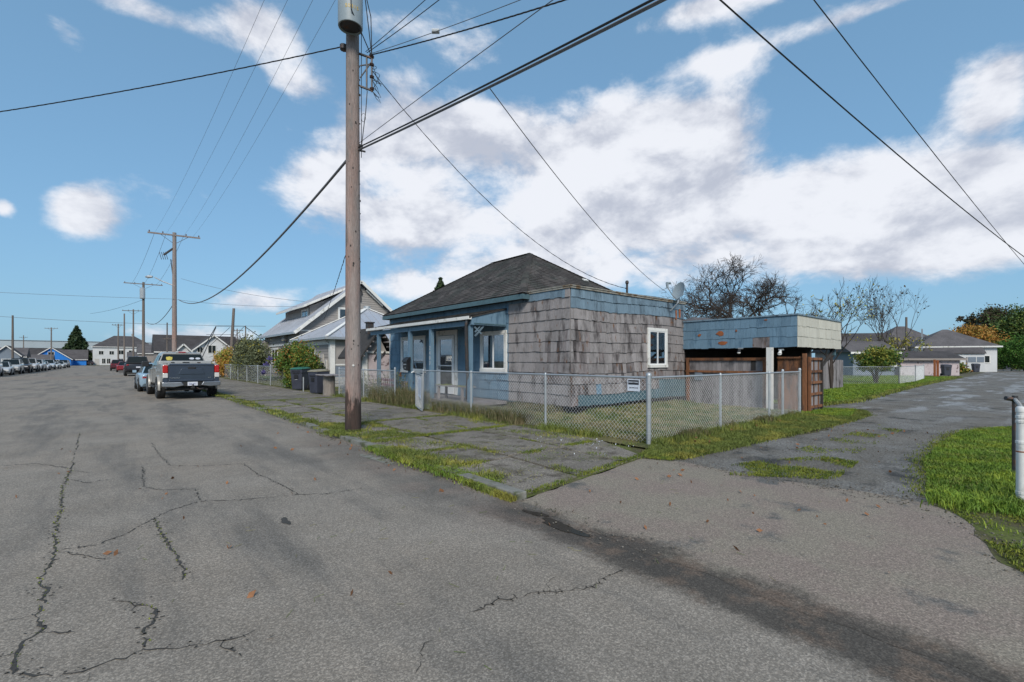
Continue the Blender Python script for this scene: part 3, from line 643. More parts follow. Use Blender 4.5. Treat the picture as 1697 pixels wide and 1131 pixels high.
grass('lawn_grass', near_bias(scatter(RL, 95000, .012), 9), .045, .0055, 'bladebright', lean=.9); grass('lawn_grass', near_bias(scatter(RL, 26000, .012, (2.4,.1)), 9), .05, .0055, 'blade', lean=1)
grass('lawn_edge', band(RL[:6], .22, 4200, .008), .03, .005, 'moss', lean=1)
grass('lawn_tufts', near_bias(band([(6.95,.95),(6.9,.5),(7.3,.3),(9,.3)], .3, 5000, .012), 8), .10, .005, 'bladebright', lean=.9)
grass('verge_moss', scatter([(6.9,.98),(6.3,.62),(5.6,.42),(4.8,.12),(4.2,-.3),(4.2,-1.2),(7.2,-1.2),(7.2,.6)], 26000, .012, (2.6,-.1)), .022, .005, 'moss', lean=1)
grass('verge_moss', scatter([(6.8,.9),(6.2,.55),(5.6,.2),(5.4,-.6),(7.2,-1.2),(7.2,.6)], 8000, .012, (3.6,.3)), .06, .005, 'bladebright', lean=1)
fl = scatter([(18,5.6),(21,5.1),(24,5.25),(36,5.8),(60,6.4),(60,12),(19,11)], 60000, .02); 
grass('lawn_grass', near_bias(fl, 22), .07, .02, 'bladebright', lean=.8)
grass('lawn_grass', band([(17.8,5.55),(21,5.05),(24,5.2),(36,5.75),(60,6.3)], .25, 6000, .01), .09, .018, 'blade', lean=.8)
# litter: dead leaves, straw, paper scraps, pebbles
lp = np.concatenate([scatter([(0.3,2),(3.3,2),(3.3,12),(-2,12)], 45, .004), scatter([(3.4,0.5),(6.5,1),(6.3,4),(3.4,3.8)], 30, .010), band(FL, .7, 30, .06), scatter([(7,1.2),(14,1.7),(14,3.5),(7,3.6)], 40, .006), band([(3.3,4),(3.3,9)], .3, 40, .01)])
leaves('fallen_leaves', lp+[0,0,.012], .028, 'leaflitter', kind='stuff')
lp = np.concatenate([scatter([(5.3,4.6),(7,4.6),(7,6.5),(5.3,6.6)], 36, .066), band([(7,4.7),(9,4.3)], .4, 12, .03)])
leaves('paper_scraps', lp+[0,0,.008], .013, 'paper', kind='stuff')
st = MB()
for p in np.concatenate([scatter([(0.6,1.6),(3.2,1.6),(3.3,5),(0,5)], 45, .006), scatter([(3.5,.9),(6,1.2),(6,3.6),(3.5,3.4)], 12, .012), scatter([(3.6,5),(4.6,5),(6.8,9),(3.6,9)], 90, .075)]):
    a = random.uniform(0, 3.1); L_ = random.uniform(.03,.09); st.beam(p, (p[0]+math.cos(a)*L_, p[1]+math.sin(a)*L_, p[2]+.003), .0025, .002)
st.build('straw_bits', 'bladedry', kind='stuff')
pb = MB()
for p in np.concatenate([band([(6.62,3.8),(6.5,2.6),(6.7,1.7),(6.85,.9),(5.9,.35),(4.9,.1)], .28, 500, .006), band([(6.4,4.3),(6.75,3.8),(10.2,3.65),(14,3.45)], .25, 500, .006), band([(6.95,.95),(8.2,1.12),(10,1.42),(13.8,1.5)], .22, 400, .006), band([(3.3,4.2),(3.3,11)], .10, 350, .004), scatter([(3.0,2),(3.6,2),(3.5,3.9),(3.05,3.9)], 120, .012), scatter([(7,1.8),(16,1.6),(16,3.4),(7,3.4)], 500, .004), band([(3.2,6.5),(3.25,7.7)], .14, 150, .004), scatter([(6.4,1),(7,1),(7,3.8),(6.4,3.8)], 200, .006)]):
    s = random.uniform(.003,.009); pb.box((p[0], p[1], p[2]+s*.4), (s*2, s*1.5, s), random.uniform(0,3))
pb.build('loose_gravel', 'slab', kind='stuff')

# ------------------------------------------------------------------ blue house
HO = thing('house', 'blue house with grey weathered shingle side, dark hipped roof and front porch', 'house', (9.5, 8.73, 0))
WX0, WX1, WY0, WY1 = 9.5, 15.45, 8.73, 19.7
ZP = 3.60                                    # parapet of the flat-roofed near end
b = MB(); b.b2((WX0+.03, WY0+.03, .22), (WX1-.03, 11.0, ZP-.05)); b.build('near_wing', 'dark', HO)
b = MB(); b.b2((WX0+.03, 11.0, .25), (16.0, WY1-.03, 3.45)); b.build('main_wall', 'blue', HO)
b = MB(); b.b2((WX0+.3, WY0+.25, -.02), (WX1-.3, WY1-.3, .24)); b.build('crawl_shade', 'dark', HO)  # near-black block stands in for the shade under the floor
# shared shingle meshes: tapered, with a slightly uneven butt
UNIT = {}
def unit(mname, v=0):
    k = (mname, v)
    if k not in UNIT:
        rr = random.Random(v*13+5); q = rr.uniform(-.04,.04); q2 = rr.uniform(-.04,.04)
        me = bpy.data.meshes.new('shingle')
        me.from_pydata([(0,0,q),(1,0,q2),(1,-1,q2),(0,-1,q),(0,0,1),(1,0,1),(1,-.25,1),(0,-.25,1)], [], [(0,1,2,3),(7,6,5,4),(3,2,6,7),(2,1,5,6),(1,0,4,5),(0,3,7,4)])
        me.materials.append(M[mname]); UNIT[k] = me
    return UNIT[k]
def lay(parent, origin, face, width, z0, rows, rh, wr, choose, holes=(), name='shingle', thick=.022, limit=290, gap=.004, seed=1, skew=None):
    """rows of shingles on a wall; face 'S' runs along +X facing -Y, 'W' runs along +Y facing -X"""
    rr = random.Random(seed); items = []
    for r_ in range(rows):
        u = -rr.random()*.1
        while u < width:
            w_ = rr.uniform(*wr); a, c = max(u, 0), min(u+w_, width); u += w_
            if c-a < .03: continue
            z = z0+r_*rh; zz0, zz1 = z, z+rh*1.06
            bad = False
            for (h0, h1, k0, k1) in holes:
                if a < h1 and c > h0 and zz0 < k1 and zz1 > k0:
                    if a >= h0-.02 and c <= h1+.02 and zz0 >= k0-.02 and zz1 <= k1+.02: bad = True; break
                    if zz0 >= k0-.08 and zz1 <= k1+.05:      # cut the shingle back to the frame
                        if a < h0: c = h0
                        elif c > h1: a = h1
                        else: bad = True
            if bad or c-a < .02: continue
            m = choose(a, z, r_, rr)
            if m is None: continue
            items.append((a+gap/2, c-gap/2, z + (skew(a) if skew else 0), r_, m))
    ox, oy = origin
    def pos(a): return (ox+a, oy) if face == 'S' else (ox, oy+a)
    items.sort(key=lambda i: (pos(i[0])[0])**2+pos(i[0])[1]**2)
    rest = {}
    for k, (a, c, z, r_, m) in enumerate(items):
        t = thick*rr.uniform(.8,1.35); w_ = c-a
        if face == 'S': loc = (ox+a, oy, z); rz = 0
        else: loc = (ox, oy+c, z); rz = -math.pi/2
        dz = rr.uniform(-.012,.008)
        if k < limit: piece(name, unit(m, rr.randint(0, 5)), parent, (loc[0], loc[1], loc[2]+dz), (w_, t, rh*1.06-dz), rz)
        else: rest.setdefault(m, []).append((loc, w_, t, rz))
    for m, L_ in rest.items():
        b = MB()
        for loc, w_, t, rz in L_:
            mt = Matrix.Translation(loc) @ Matrix.Rotation(rz, 4, 'Z')
            q = [(0,0,0),(w_,0,0),(w_,-t,0),(0,-t,0),(0,0,rh*1.05),(w_,0,rh*1.05),(w_,-t*.25,rh*1.05),(0,-t*.25,rh*1.05)]
            b.add([mt @ Vector(p) for p in q], [(0,1,2,3),(7,6,5,4),(3,2,6,7),(2,1,5,6),(1,0,4,5),(0,3,7,4)])
        b.build(name+'_course', m, parent, kind='stuff')
# side wall facing the alley
b = MB(); b.b2((WX0+.01, WY0+.008, .26), (WX1, WY0+.03, ZP-.06)); SW = b.build('side_wall', 'soffit', HO)
def ch_side(a, z, r_, rr):
    if r_ >= 9: return 'blueold'
    if r_ == 1 and (a > 4.3 or .95 < a < 1.2): return 'teal' if a > 4.3 else 'blue'
    if r_ == 0: return 'teal' if a > .25 else 'dshingle'
    if a < .75 and r_ < 8 and rr.random() < .55: return 'dshingle'
    if r_ in (2, 3) and rr.random() < .35: return 'dshingle'
    return 'dshingle' if rr.random() < .05 else 'shingle'
RH = .302
lay(SW, (WX0-.0, WY0), 'S', WX1-WX0, .30, 11, RH, (.09,.24), ch_side, holes=[(3.62,4.76,1.32,2.62)], seed=3, thick=.032, skew=lambda a: -.03*math.sin(a*1.1))
# front wall, shingled return and blue panels under the porch
b = MB(); b.b2((WX0+.008, WY0+.01, .30), (WX0+.03, WY1, 3.46)); FWL = b.build('front_wall', 'soffit', HO)
def ch_front(a, z, r_, rr):
    if a < .05: return 'shingle'
    if r_ >= 9: return 'blueold' if r_ == 10 else ('blueold' if a < .0 else 'shingle')
    if a < .9 and rr.random() < .5 and 1 < r_ < 8: return 'dshingle'
    return 'shingle'
EDGE = 2.62
lay(FWL, (WX0, WY0), 'W', EDGE, .30, 11, RH, (.09,.24), ch_front, seed=5, limit=100, thick=.032)
def ch_blue(a, z, r_, rr): return 'blue'
lay(FWL, (WX0, WY0+EDGE+.0), 'W', WY1-WY0-EDGE, .30, 11, .305, (.42,.62), ch_blue, holes=[(.06,1.46,1.17,2.52),(2.88,4.32,.25,2.66),(5.15,7.25,1.05,2.56)], name='siding_panel', seed=6, limit=200, thick=.026, gap=.010)
b = MB(); b.b2((WX0-.035, WY1-.02, .3), (WX0+.05, WY1+.04, 3.4)); b.build('corner_board', 'white', HO)
# bare timber where panels have broken away
for (y, z, a, c_) in [(18.55,1.55,.16,.05),(18.45,1.20,.10,.14),(18.7,.95,.10,.09),(18.15,1.1,.06,.12)]:
    k = MB(); k.b2((WX0-.022, y-a, z-c_), (WX0-.015, y+a, z+c_)); k.build('bare_patch', 'rust', FWL)

def window(parent, face, base, u0, u1, z0, z1, fr=.09, sill=True, panes=2, curtain='curtain', proud=.055, name='window', sash='cleanwhite', trim='white', cur_h=1.0):
    """sliding window set on a wall; base is the wall plane coordinate"""
    def bb(mb, ua, ub, za, zb, da, db):
        if face == 'S': mb.b2((ua, base-db, za), (ub, base-da, zb))
        elif face == 'W': mb.b2((base-db, ua, za), (base-da, ub, zb))
        elif face == 'N': mb.b2((ua, base+da, za), (ub, base+db, zb))
    b = MB(); bb(b, u0, u1, z1-fr, z1, 0, proud); bb(b, u0, u1, z0, z0+fr, 0, proud+(.02 if sill else 0)); bb(b, u0, u0+fr, z0+fr, z1-fr, 0, proud); bb(b, u1-fr, u1, z0+fr, z1-fr, 0, proud)
    wo_ = b.build(name, trim, parent, bevel=.004)
    a0, a1, c0, c1 = u0+fr, u1-fr, z0+fr, z1-fr; s = .032
    if HO is not parent and parent.parent is not None: pass
    k = MB()
    bb(k, a0, a1, c1-s, c1, .004, proud-.012); bb(k, a0, a1, c0, c0+s, .004, proud-.012); bb(k, a0, a0+s, c0+s, c1-s, .004, proud-.012); bb(k, a1-s, a1, c0+s, c1-s, .004, proud-.012)
    for i in range(1, panes): m_ = a0+(a1-a0)*i/panes; bb(k, m_-s*.7, m_+s*.7, c0+s, c1-s, .004, proud-.010)
    k.build('sash', sash, wo_)
    for i in range(panes):
        p0, p1 = a0+(a1-a0)*i/panes+s*.5, a0+(a1-a0)*(i+1)/panes-s*.5
        g = MB(); bb(g, p0, p1, c0+s*.5, c1-s*.5, .024, .028); g.build('pane', 'glass', wo_)
    r_ = MB(); bb(r_, a0, a1, c0, c1, -.004, .005); r_.build('room_shade', 'interior', wo_)  # near-black plate stands in for the unlit room
    if curtain:
        q = MB(); L_ = a1-a0
        for (f0, f1) in ((.03,.30),(.55,.80)):
            n_ = 8
            for j in range(n_):
                t0 = f0+(f1-f0)*j/n_; t1 = f0+(f1-f0)*(j+.8)/n_; bb(q, a0+L_*t0, a0+L_*t1, c0+(c1-c0)*(1-cur_h), c1-.02, .006, .010+.006*(j % 2))
        q.build('curtain', curtain, wo_)
    return wo_
window(HO, 'S', WY0-.012, WX0+3.62, WX0+4.76, 1.32, 2.62, fr=.10, curtain='curtain')
window(HO, 'W', WX0-.01, WY0+EDGE+.06, WY0+EDGE+1.46, 1.17, 2.52, fr=.11)
window(HO, 'W', WX0-.01, WY0+EDGE+5.15, WY0+EDGE+7.25, 1.05, 2.56, fr=.13)
# front door with a storm door in front
y0, y1 = WY0+EDGE+2.88, WY0+EDGE+4.32
b = MB(); b.b2((WX0-.05, y0, .3), (WX0-.002, y0+.16, 2.68)); b.b2((WX0-.05, y1-.16, .3), (WX0-.002, y1, 2.68)); b.b2((WX0-.055, y0, 2.5), (WX0-.002, y1, 2.68)); DF = b.build('door_frame', 'white', HO)
b = MB(); b.b2((WX0-.002, y0+.16, .3), (WX0+.005, y1-.16, 2.5)); b.build('doorway_shade', 'interior', DF)  # flat dark plate in place of the shaded doorway
b = MB(); dw = y1-y0-.36; yy = y0+.18
for (a, c, e, f) in [(0,.13,0,2.16),(dw-.13,dw,0,2.16),(.13,dw-.13,2.02,2.16),(.13,dw-.13,0,.28),(.13,dw-.13,1.02,1.06)]: b.b2((WX0-.075, yy+a, .32+e), (WX0-.045, yy+c, .32+f))
DR = b.build('storm_door', 'cleanwhite', HO)
b = MB(); b.b2((WX0-.062, yy+.12, .5), (WX0-.058, yy+dw-.12, 2.4)); b.build('door_glass', 'glass', DR)
b = MB(); b.b2((WX0-.10, yy+dw-.10, 1.22), (WX0-.07, yy+dw-.07, 1.36)); b.build('handle', 'black', DR)
b = MB(); b.b2((WX0-.14, y1+.15, 2.15), (WX0-.02, y1+.28, 2.42)); b.build('porch_lamp', 'offwhite', HO, bevel=.01)
# parapet caps
b = MB(); b.b2((WX0-.06, WY0-.07, ZP), (WX1+.04, WY0+.10, ZP+.03)); b.b2((WX0-.04, WY0-.05, ZP-.055), (WX1+.02, WY0-.01, ZP)); b.b2((WX0-.06, WY0+.10, ZP), (WX0+.10, 10.5, ZP+.03)); b.b2((WX0-.045, WY0, ZP-.055), (WX0-.01, 10.45, ZP))
b.build('parapet_cap', 'tarwood', HO)
b = MB(); b.b2((WX0, WY0+.1, ZP-.1), (WX1, 11.2, ZP-.03)); b.b2((WX1-.05, WY0+.03, .25), (WX1, 11, ZP-.001)); b.build('flat_roof', 'roof', HO)
# rotten hole where the dish bracket tore the parapet
k = MB(); k.b2((WX0+5.30, WY0-.043, ZP-.62), (WX0+5.38, WY0-.036, ZP-.30)); k.b2((WX0+5.52, WY0-.046, ZP-.55), (WX0+5.62, WY0-.038, ZP-.25)); k.build('rot_streak', 'rust', SW)

def slope(mb, A, B, C_, D, course=.15, tab=.30, lift=.014):
    """shingled roof plane: eave A-B, ridge D-C; stepped courses of separate tabs"""
    A, B, C_, D = map(Vector, (A, B, C_, D)); n = max(1, int(((C_+D)/2-(A+B)/2).length/course))
    nn = (B-A).cross(D-A).normalized()
    if nn.z < 0: nn = -nn
    for i in range(n):
        t0, t1 = i/n, min(1, (i+1.12)/n)
        a, b_, c, d = A.lerp(D, t0), B.lerp(C_, t0), B.lerp(C_, t1), A.lerp(D, t1)
        L_ = (b_-a).length; k = max(1, int(L_/tab)); of = random.random()
        us = [0]+[min(1,(j+of)/k) for j in range(k)]+[1]
        for j in range(len(us)-1):
            u0, u1 = us[j], us[j+1]
            if (u1-u0)*L_ < .03: continue
            l = lift*random.uniform(.7,1.5); g = .006/max(L_,.1)
            p0, p1 = a.lerp(b_, u0+g), a.lerp(b_, u1-g); q1, q0 = d.lerp(c, u1-g), d.lerp(c, u0+g)
            mb.add([p0, p1, p0+nn*l, p1+nn*l, q1+nn*.002, q0+nn*.002], [(0,1,3,2),(2,3,4,5)])
# main hipped roof
EX0, EX1, EY0, EY1, EZ = 9.2, 15.9, 10.36, 19.9, 3.56; RX, RY0, RY1, RZ = 12.55, 13.7, 16.16, 5.80
c1, c2, c3, c4 = (EX0,EY0,EZ), (EX1,EY0,EZ), (EX1,EY1,EZ), (EX0,EY1,EZ); r1, r2 = (RX,RY0,RZ), (RX,RY1,RZ)
b = MB(); dz = Vector((0,0,.03))
b.add([Vector(p)-dz for p in (c1,c2,c3,c4,r1,r2)], [(0,3,5,4),(0,4,1),(1,4,5,2),(2,5,3),(3,2,1,0)])
RF = b.build('roof', 'roof', HO)
b = MB(); slope(b, c4, c1, r1, r2); slope(b, c1, c2, r1, r1); slope(b, c2, c3, r2, r1, .3, .6); slope(b, c3, c4, r2, r2, .3, .6); b.build('shingles', 'roof', RF, kind='stuff')
b = MB()
for A, B in ((c1, r1), (c4, r2), (r1, r2), (c2, r1)):
    A, B = Vector(A)+Vector((0,0,.02)), Vector(B)+Vector((0,0,.02)); n = int((B-A).length/.16)
    for i in range(n):
        p, q = A.lerp(B, i/n), A.lerp(B, min(1,(i+1.25)/n)); s = (B-A).cross(Vector((0,0,1))).normalized()*.12
        b.add([p-s-dz*.5, p+dz*.55, p+s-dz*.5, q+s-dz, q+dz*.2, q-s-dz], [(0,1,4,5),(1,2,3,4)])
b.build('ridge_caps', 'roof', RF, kind='stuff')
b = MB(); b.b2((EX0+.0, EY0, EZ-.17), (EX0+.03, EY1, EZ-.025)); b.b2((EX0+.03, EY1-.03, EZ-.17), (EX1, EY1, EZ-.025)); b.b2((EX0+.03, EY0, EZ-.17), (WX0+.8, EY0+.03, EZ-.025)); b.build('fascia', 'teal', RF)
b = MB(); b.b2((EX0+.03, EY0+.03, EZ-.16), (WX0+.1, EY1-.03, EZ-.12)); b.build('soffit', 'soffit', RF)
b = MB(); b.box((13.1, 11.3, 4.5), (.22,.14,.03), tilt=(R(32),0)); b.build('patch_tile', 'white', RF)

# porch
PX, PY0, PY1 = 8.2, 11.55, 18.75; PZ = 2.71
b = MB(); A, B, C_, D = (PX-.12,PY1+.1,PZ+.16), (PX-.12,PY0-.12,PZ+.16), (WX0,PY0-.12,3.22), (WX0,PY1+.1,3.22)
b.prism([A,B,C_,D], (0,0,-.04)); PR = b.build('porch_roof', 'soffit', HO)
b = MB(); slope(b, [A[0],A[1],A[2]+.006], [B[0],B[1],B[2]+.006], [C_[0],C_[1],C_[2]+.006], [D[0],D[1],D[2]+.006], .14, .30); b.build('shingles', 'roof', PR, kind='stuff')
b = MB(); b.b2((PX-.2, PY0-.14, PZ+.07), (PX-.10, PY1+.12, PZ+.10)); b.b2((PX-.21, PY0-.14, PZ+.07), (PX-.19, PY1+.12, PZ+.17)); b.b2((PX-.11, PY0-.13, PZ+.10), (PX-.09, PY1+.12, PZ+.15)); b.build('gutter', 'white', PR, bevel=.008)
b = MB(); b.b2((PX-.06, PY0-.06, PZ-.10), (PX+.06, PY1, PZ+.05)); b.build('porch_beam', 'blue', PR)
b = MB(); b.b2((PX+.06, PY0, PZ+.05), (WX0-.02, PY1, PZ+.07)); b.build('porch_ceiling', 'soffit', PR)
# triangular end board with a scalloped edge and lattice bracket
b = MB(); b.prism([(PX-.08,PY0-.09,PZ-.08),(WX0-.02,PY0-.09,PZ-.08),(WX0-.02,PY0-.09,3.17),(PX-.08,PY0-.09,PZ+.13)], (0,.03,0)); EB = b.build('end_board', 'blue', HO)
b = MB(); n = 22
for i in range(n):
    x = PX+.02+(WX0-PX-.08)*i/n; b.prism([(x,PY0-.10,PZ-.02),(x+.066,PY0-.10,PZ-.02),(x+.033,PY0-.10,PZ-.07)], (0,-.012,0))
b.build('scallops', 'teal', EB, kind='stuff')
b = MB(); b.beam((PX+.10,PY0-.03,PZ-.42),(PX+.42,PY0-.03,PZ-.10),.03,.05); b.beam((PX+.08,PY0-.03,PZ-.14),(PX+.33,PY0-.03,PZ-.34),.028,.05); b.beam((PX+.1,PY0-.03,PZ-.30),(PX+.28,PY0-.03,PZ-.12),.03,.04); b.build('bracket', 'blueold', HO)
b = MB(); b.beam((PX+.10,PY1-.1,PZ-.42),(PX+.42,PY1-.1,PZ-.10),.03,.05); b.beam((PX+.08,PY1-.1,PZ-.14),(PX+.33,PY1-.1,PZ-.34),.028,.05); b.build('bracket', 'blueold', HO)
posts = [11.55, 13.83, 14.95, 17.3]
posts = [11.63, 13.9, 15.4, 18.06]
for y in posts:
    b = MB(); b.b2((PX-.065, y-.065, .15), (PX+.065, y+.065, PZ-.10)); b.build('porch_post', 'blue', HO, bevel=.006)
text_obj('house_number', '2\n4\n0\n3', .17, 'offwhite', (PX-.068, posts[1]+.0, 1.72), (R(90), 0, R(-90)), HO)
b = MB(); b.b2((PX-.15, PY0-.1, .18), (WX0, PY1, .27)); PD = b.build('porch_deck', 'greywood', HO)
b = MB(); b.b2((PX-.5, 13.2, .02), (PX-.16, 15.0, .14)); b.build('porch_step', 'slab', HO)
# downspout: dark, kinked
b = MB(); b.tube([(PX-.14,PY0+.02,PZ+.08),(PX-.12,PY0+.12,PZ-.1),(PX-.10,PY0+.10,1.3),(PX-.04,PY0+.12,1.05),(PX+.08,PY0+.35,.75),(PX+.1,PY0+.4,.35)], [.055,.055,.058,.065,.05,.05], 8); b.build('downspout', 'steel', HO, smooth=True)
# cable loop on the blue wall
b = MB(); b.tube([(WX0-.04,12.6,.95),(WX0-.05,12.3,.80),(WX0-.06,12.05,1.0),(WX0-.05,11.98,1.15),(WX0-.06,11.9,.95),(WX0-.04,11.4,.92)], .006, 5); b.build('loose_cable', 'wire', HO)
# things on the porch
mb_ = thing('mailbox', 'black wall mailbox with arched lid hung on the porch post', 'mailbox', (PX-.08, posts[2], 1.2))
b = MB(); prof = []
b.prism([(PX-.07,posts[2]-.15,1.18),(PX-.20,posts[2]-.15,1.22),(PX-.22,posts[2]-.15,1.52),(PX-.15,posts[2]-.15,1.60),(PX-.07,posts[2]-.15,1.62)], (0,.30,0)); b.build('box', 'black', mb_, bevel=.008)
b = MB(); b.prism([(PX-.068,posts[2]-.17,1.56),(PX-.245,posts[2]-.17,1.50),(PX-.235,posts[2]-.17,1.56),(PX-.15,posts[2]-.17,1.66),(PX-.068,posts[2]-.17,1.68)], (0,.34,0)); b.build('lid', 'black', mb_, bevel=.006)
b = MB(); b.b2((PX-.222,posts[2]-.11,1.40),(PX-.226,posts[2]+.11,1.43)); b.b2((PX-.218,posts[2]-.04,1.26),(PX-.224,posts[2]+.0,1.32)); b.build('trim_mark', 'galv', mb_)
bn = thing('porch_bench', 'old grey wooden bench covered in moss on the porch by the door', 'bench', (8.4, 12.9, .27))
b = MB()
for i in range(3): k = MB(); k.b2((8.25+i*.15, 12.0, .70), (8.38+i*.15, 13.75, .735)); k.build('seat_board', 'greywood', bn)
for (x, y) in ((8.3,12.2),(8.6,12.2),(8.3,13.6),(8.6,13.6)): k = MB(); k.b2((x-.04,y-.03,.27),(x+.04,y+.03,.70)); k.build('leg', 'greywood', bn)
grass('bench_moss', scatter([(8.26,12.05),(8.66,12.05),(8.66,13.7),(8.26,13.7)], 900, .735, (3,.2)), .03, .008, 'moss', parent=bn)
pl = thing('planter_tub', 'grey plastic tub standing on the porch below the left window', 'tub', (8.7, 16.6, .27))
b = MB(); b.lathe((8.7,16.6,.27), [(.20,0),(.24,.42),(.26,.42),(.26,.46),(.22,.46),(.20,.40)], 16); b.build('tub', 'greywood', pl, smooth='auto')
b = MB(); b.lathe((8.7,16.6,.65), [(.01,.0),(.21,0),(.01,.01)], 12); b.build('soil', 'soil', pl)

# ------------------------------------------------------------------ dish and service mast on the flat roof
dq = P(1125, 500, 15.9)
ds = thing('satellite_dish', 'grey satellite dish on a bent arm at the parapet corner above the side window', 'satellite dish', tuple(dq))
face = Vector((-.90,.22,.30)).normalized(); b = MB(); u = face.cross(Vector((0,0,1))).normalized(); v = face.cross(u)
cen = Vector(dq)+Vector((0,0,.36)); rings = []
for r_, dpt in ((.02,-.05),(.12,-.035),(.20,-.01),(.26,.02),(.26,.01),(.20,-.03),(.12,-.055),(.02,-.07)): rings.append([cen+u*math.cos(a)*r_+v*math.sin(a)*r_*1.2+face*dpt for a in [2*math.pi*j/20 for j in range(20)]])
b.loft(rings); b.build('dish', 'xfmr', ds, smooth='auto')
mt = Vector((dq.x-.05, dq.y+.0, ZP+.0))
b = MB(); b.tube([cen-face*.08, cen-face*.18+Vector((0,0,-.1)), (mt.x+.10,mt.y,ZP+.22), (mt.x-.05,mt.y-.02,ZP-.1), (mt.x-.1,WY0-.05,ZP-.35)], .022, 8); b.box(tuple(cen-face*.12), (.12,.1,.16)); b.build('mount', 'galv', ds)
lb = cen+face*.55+Vector((0,0,.02)); b = MB(); b.tube([cen-face*.05+Vector((0,0,-.34)), cen+face*.3+Vector((0,0,-.27)), lb+Vector((0,0,-.1))], .014, 6); b.build('feed_arm', 'galv', ds)
b = MB(); b.tube([lb+Vector((0,0,-.12)), lb+Vector((0,0,.04)), lb+face*-.14+Vector((0,0,.09))], [.035,.05,.045], 8); b.build('feed_horn', 'xfmr', ds)
mp_ = P(1043, 490, 14.6); mp_.z = ZP
ms_ = thing('service_mast', 'short grey conduit mast with weatherhead rising behind the parapet', 'service mast', (mp_.x, 9.25, ZP-.05))
mX = mp_.x+.55
b = MB(); b.cyl((mX,9.25,ZP-.05),(mX,9.25,4.08),.035,8); b.build('mast', 'steel', ms_)
b = MB(); b.lathe((mX,9.25,4.06),[(.04,0),(.06,.03),(.05,.10),(.01,.12)],8); b.cyl((mX-.05,9.25,3.92),(mX-.16,9.2,3.90),.02,6); b.build('weatherhead', 'steel', ms_)
# ------------------------------------------------------------------ carport, cedar fence, gate
CX, CY0, CY1, CX1 = 15.35, 5.08, 8.68, 19.5; CZ0, CZ1 = 1.96, 2.93
CP = thing('carport', 'flat-roofed carport with deep blue and cream shingled fascia beyond the house', 'carport', (CX, CY0, 0))
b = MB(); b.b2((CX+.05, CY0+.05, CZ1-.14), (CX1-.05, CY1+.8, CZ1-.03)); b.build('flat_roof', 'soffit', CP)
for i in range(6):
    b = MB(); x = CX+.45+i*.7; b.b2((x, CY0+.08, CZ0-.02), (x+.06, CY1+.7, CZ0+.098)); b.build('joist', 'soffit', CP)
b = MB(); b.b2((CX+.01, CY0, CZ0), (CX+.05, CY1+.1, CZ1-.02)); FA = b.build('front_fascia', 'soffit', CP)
b = MB(); b.b2((CX+.05, CY0+.01, CZ0), (CX1, CY0+.05, CZ1-.02)); FB = b.build('side_fascia', 'soffit', CP)
lay(FA, (CX, CY0), 'W', CY1-CY0+.1, CZ0, 3, .315, (.20,.30), lambda a, z, r_, rr: ('dshingle' if (r_ == 0 and .72 < a < 1.0) else 'blue'), name='shingle', thick=.018, seed=21)
lay(FB, (CX, CY0), 'S', CX1-CX, CZ0, 3, .315, (.20,.32), lambda a, z, r_, rr: 'cream', name='shingle', thick=.018, seed=22)
b = MB(); b.b2((CX-.04, CY0-.04, CZ1-.03), (CX1+.02, CY0+.08, CZ1+.015)); b.b2((CX-.04, CY0+.08, CZ1-.03), (CX+.08, CY1+.1, CZ1+.015)); b.build('roof_cap', 'blueold', CP)
for (y, z, a, c_) in [(7.38,2.44,.13,.085),(7.28,2.13,.16,.06),(6.85,2.52,.03,.04),(8.1,2.42,.07,.05),(5.95,2.81,.05,.02)]:
    pts = [];
    for i in range(10):
        t = 2*math.pi*i/10; r_ = random.uniform(.65,1.2); pts.append((CX-.027, y+a*r_*math.cos(t), z+c_*r_*math.sin(t)))
    k = MB(); k.prism(pts, (.012,0,0)); k.build('bare_patch', 'rust', FA)
b = MB(); b.b2((CX-.30, 5.68, .03), (CX-.14, 5.83, CZ0-.01)); b.build('front_post', 'white', CP)
b = MB(); b.b2((CX1-.3, CY0+.1, CZ0-.22), (CX1-.15, CY0+.25, CZ0+.3)); b.build('post_stub', 'teal', CP)
b = MB(); b.b2((16.9, 5.22, 0), (17.02, 5.34, CZ0+.5)); b.build('rear_post', 'soffit', CP)
b = MB(); b.b2((CX1-.1, CY0+.9, 0), (CX1, CY1+1.2, CZ0+.2)); b.b2((CX+.4, CY1+.4, .0), (CX1, CY1+.5, CZ0+.2)); b.build('dark_backing', 'soffit', CP)  # dark walls added so the gap under the fascia reads as shade
b = MB(); b.b2((CX+.06, CY0+.06, CZ0+.10), (CX1-.06, CY1+.8, CZ0+.14)); b.build('ceiling', 'soffit', CP)  # set low to keep the space under the carport dark
b = MB(); b.beam((CX1-.25,CY0+.15,CZ0-.02),(CX1-1.5,CY0+.15,1.35),.06,.09); b.build('brace', 'soffit', CP)
for (y, z) in ((6.70, CZ0-.02), (5.50, CZ0-.08)):
    q = thing('flood_lamp', 'dark flood lamp with white bulb under the middle of the carport fascia' if y > 6 else 'white double flood lamp beside the white carport post', 'lamp', (CX-.05, y, z))
    k = MB(); k.box((CX-.05,y,z),(.10,.12,.04)); k.build('base_plate', 'galv', q)
    k = MB(); k.tube([(CX-.05,y,z),(CX-.12,y,z-.05),(CX-.17,y,z-.13)], [.02,.035,.06], 8); k.build('housing', 'black' if y > 6 else 'white', q)
    k = MB(); k.lathe((CX-.175,y,z-.175),[(.02,0),(.05,.02),(.05,.05)],8); k.build('bulb', 'white', q)
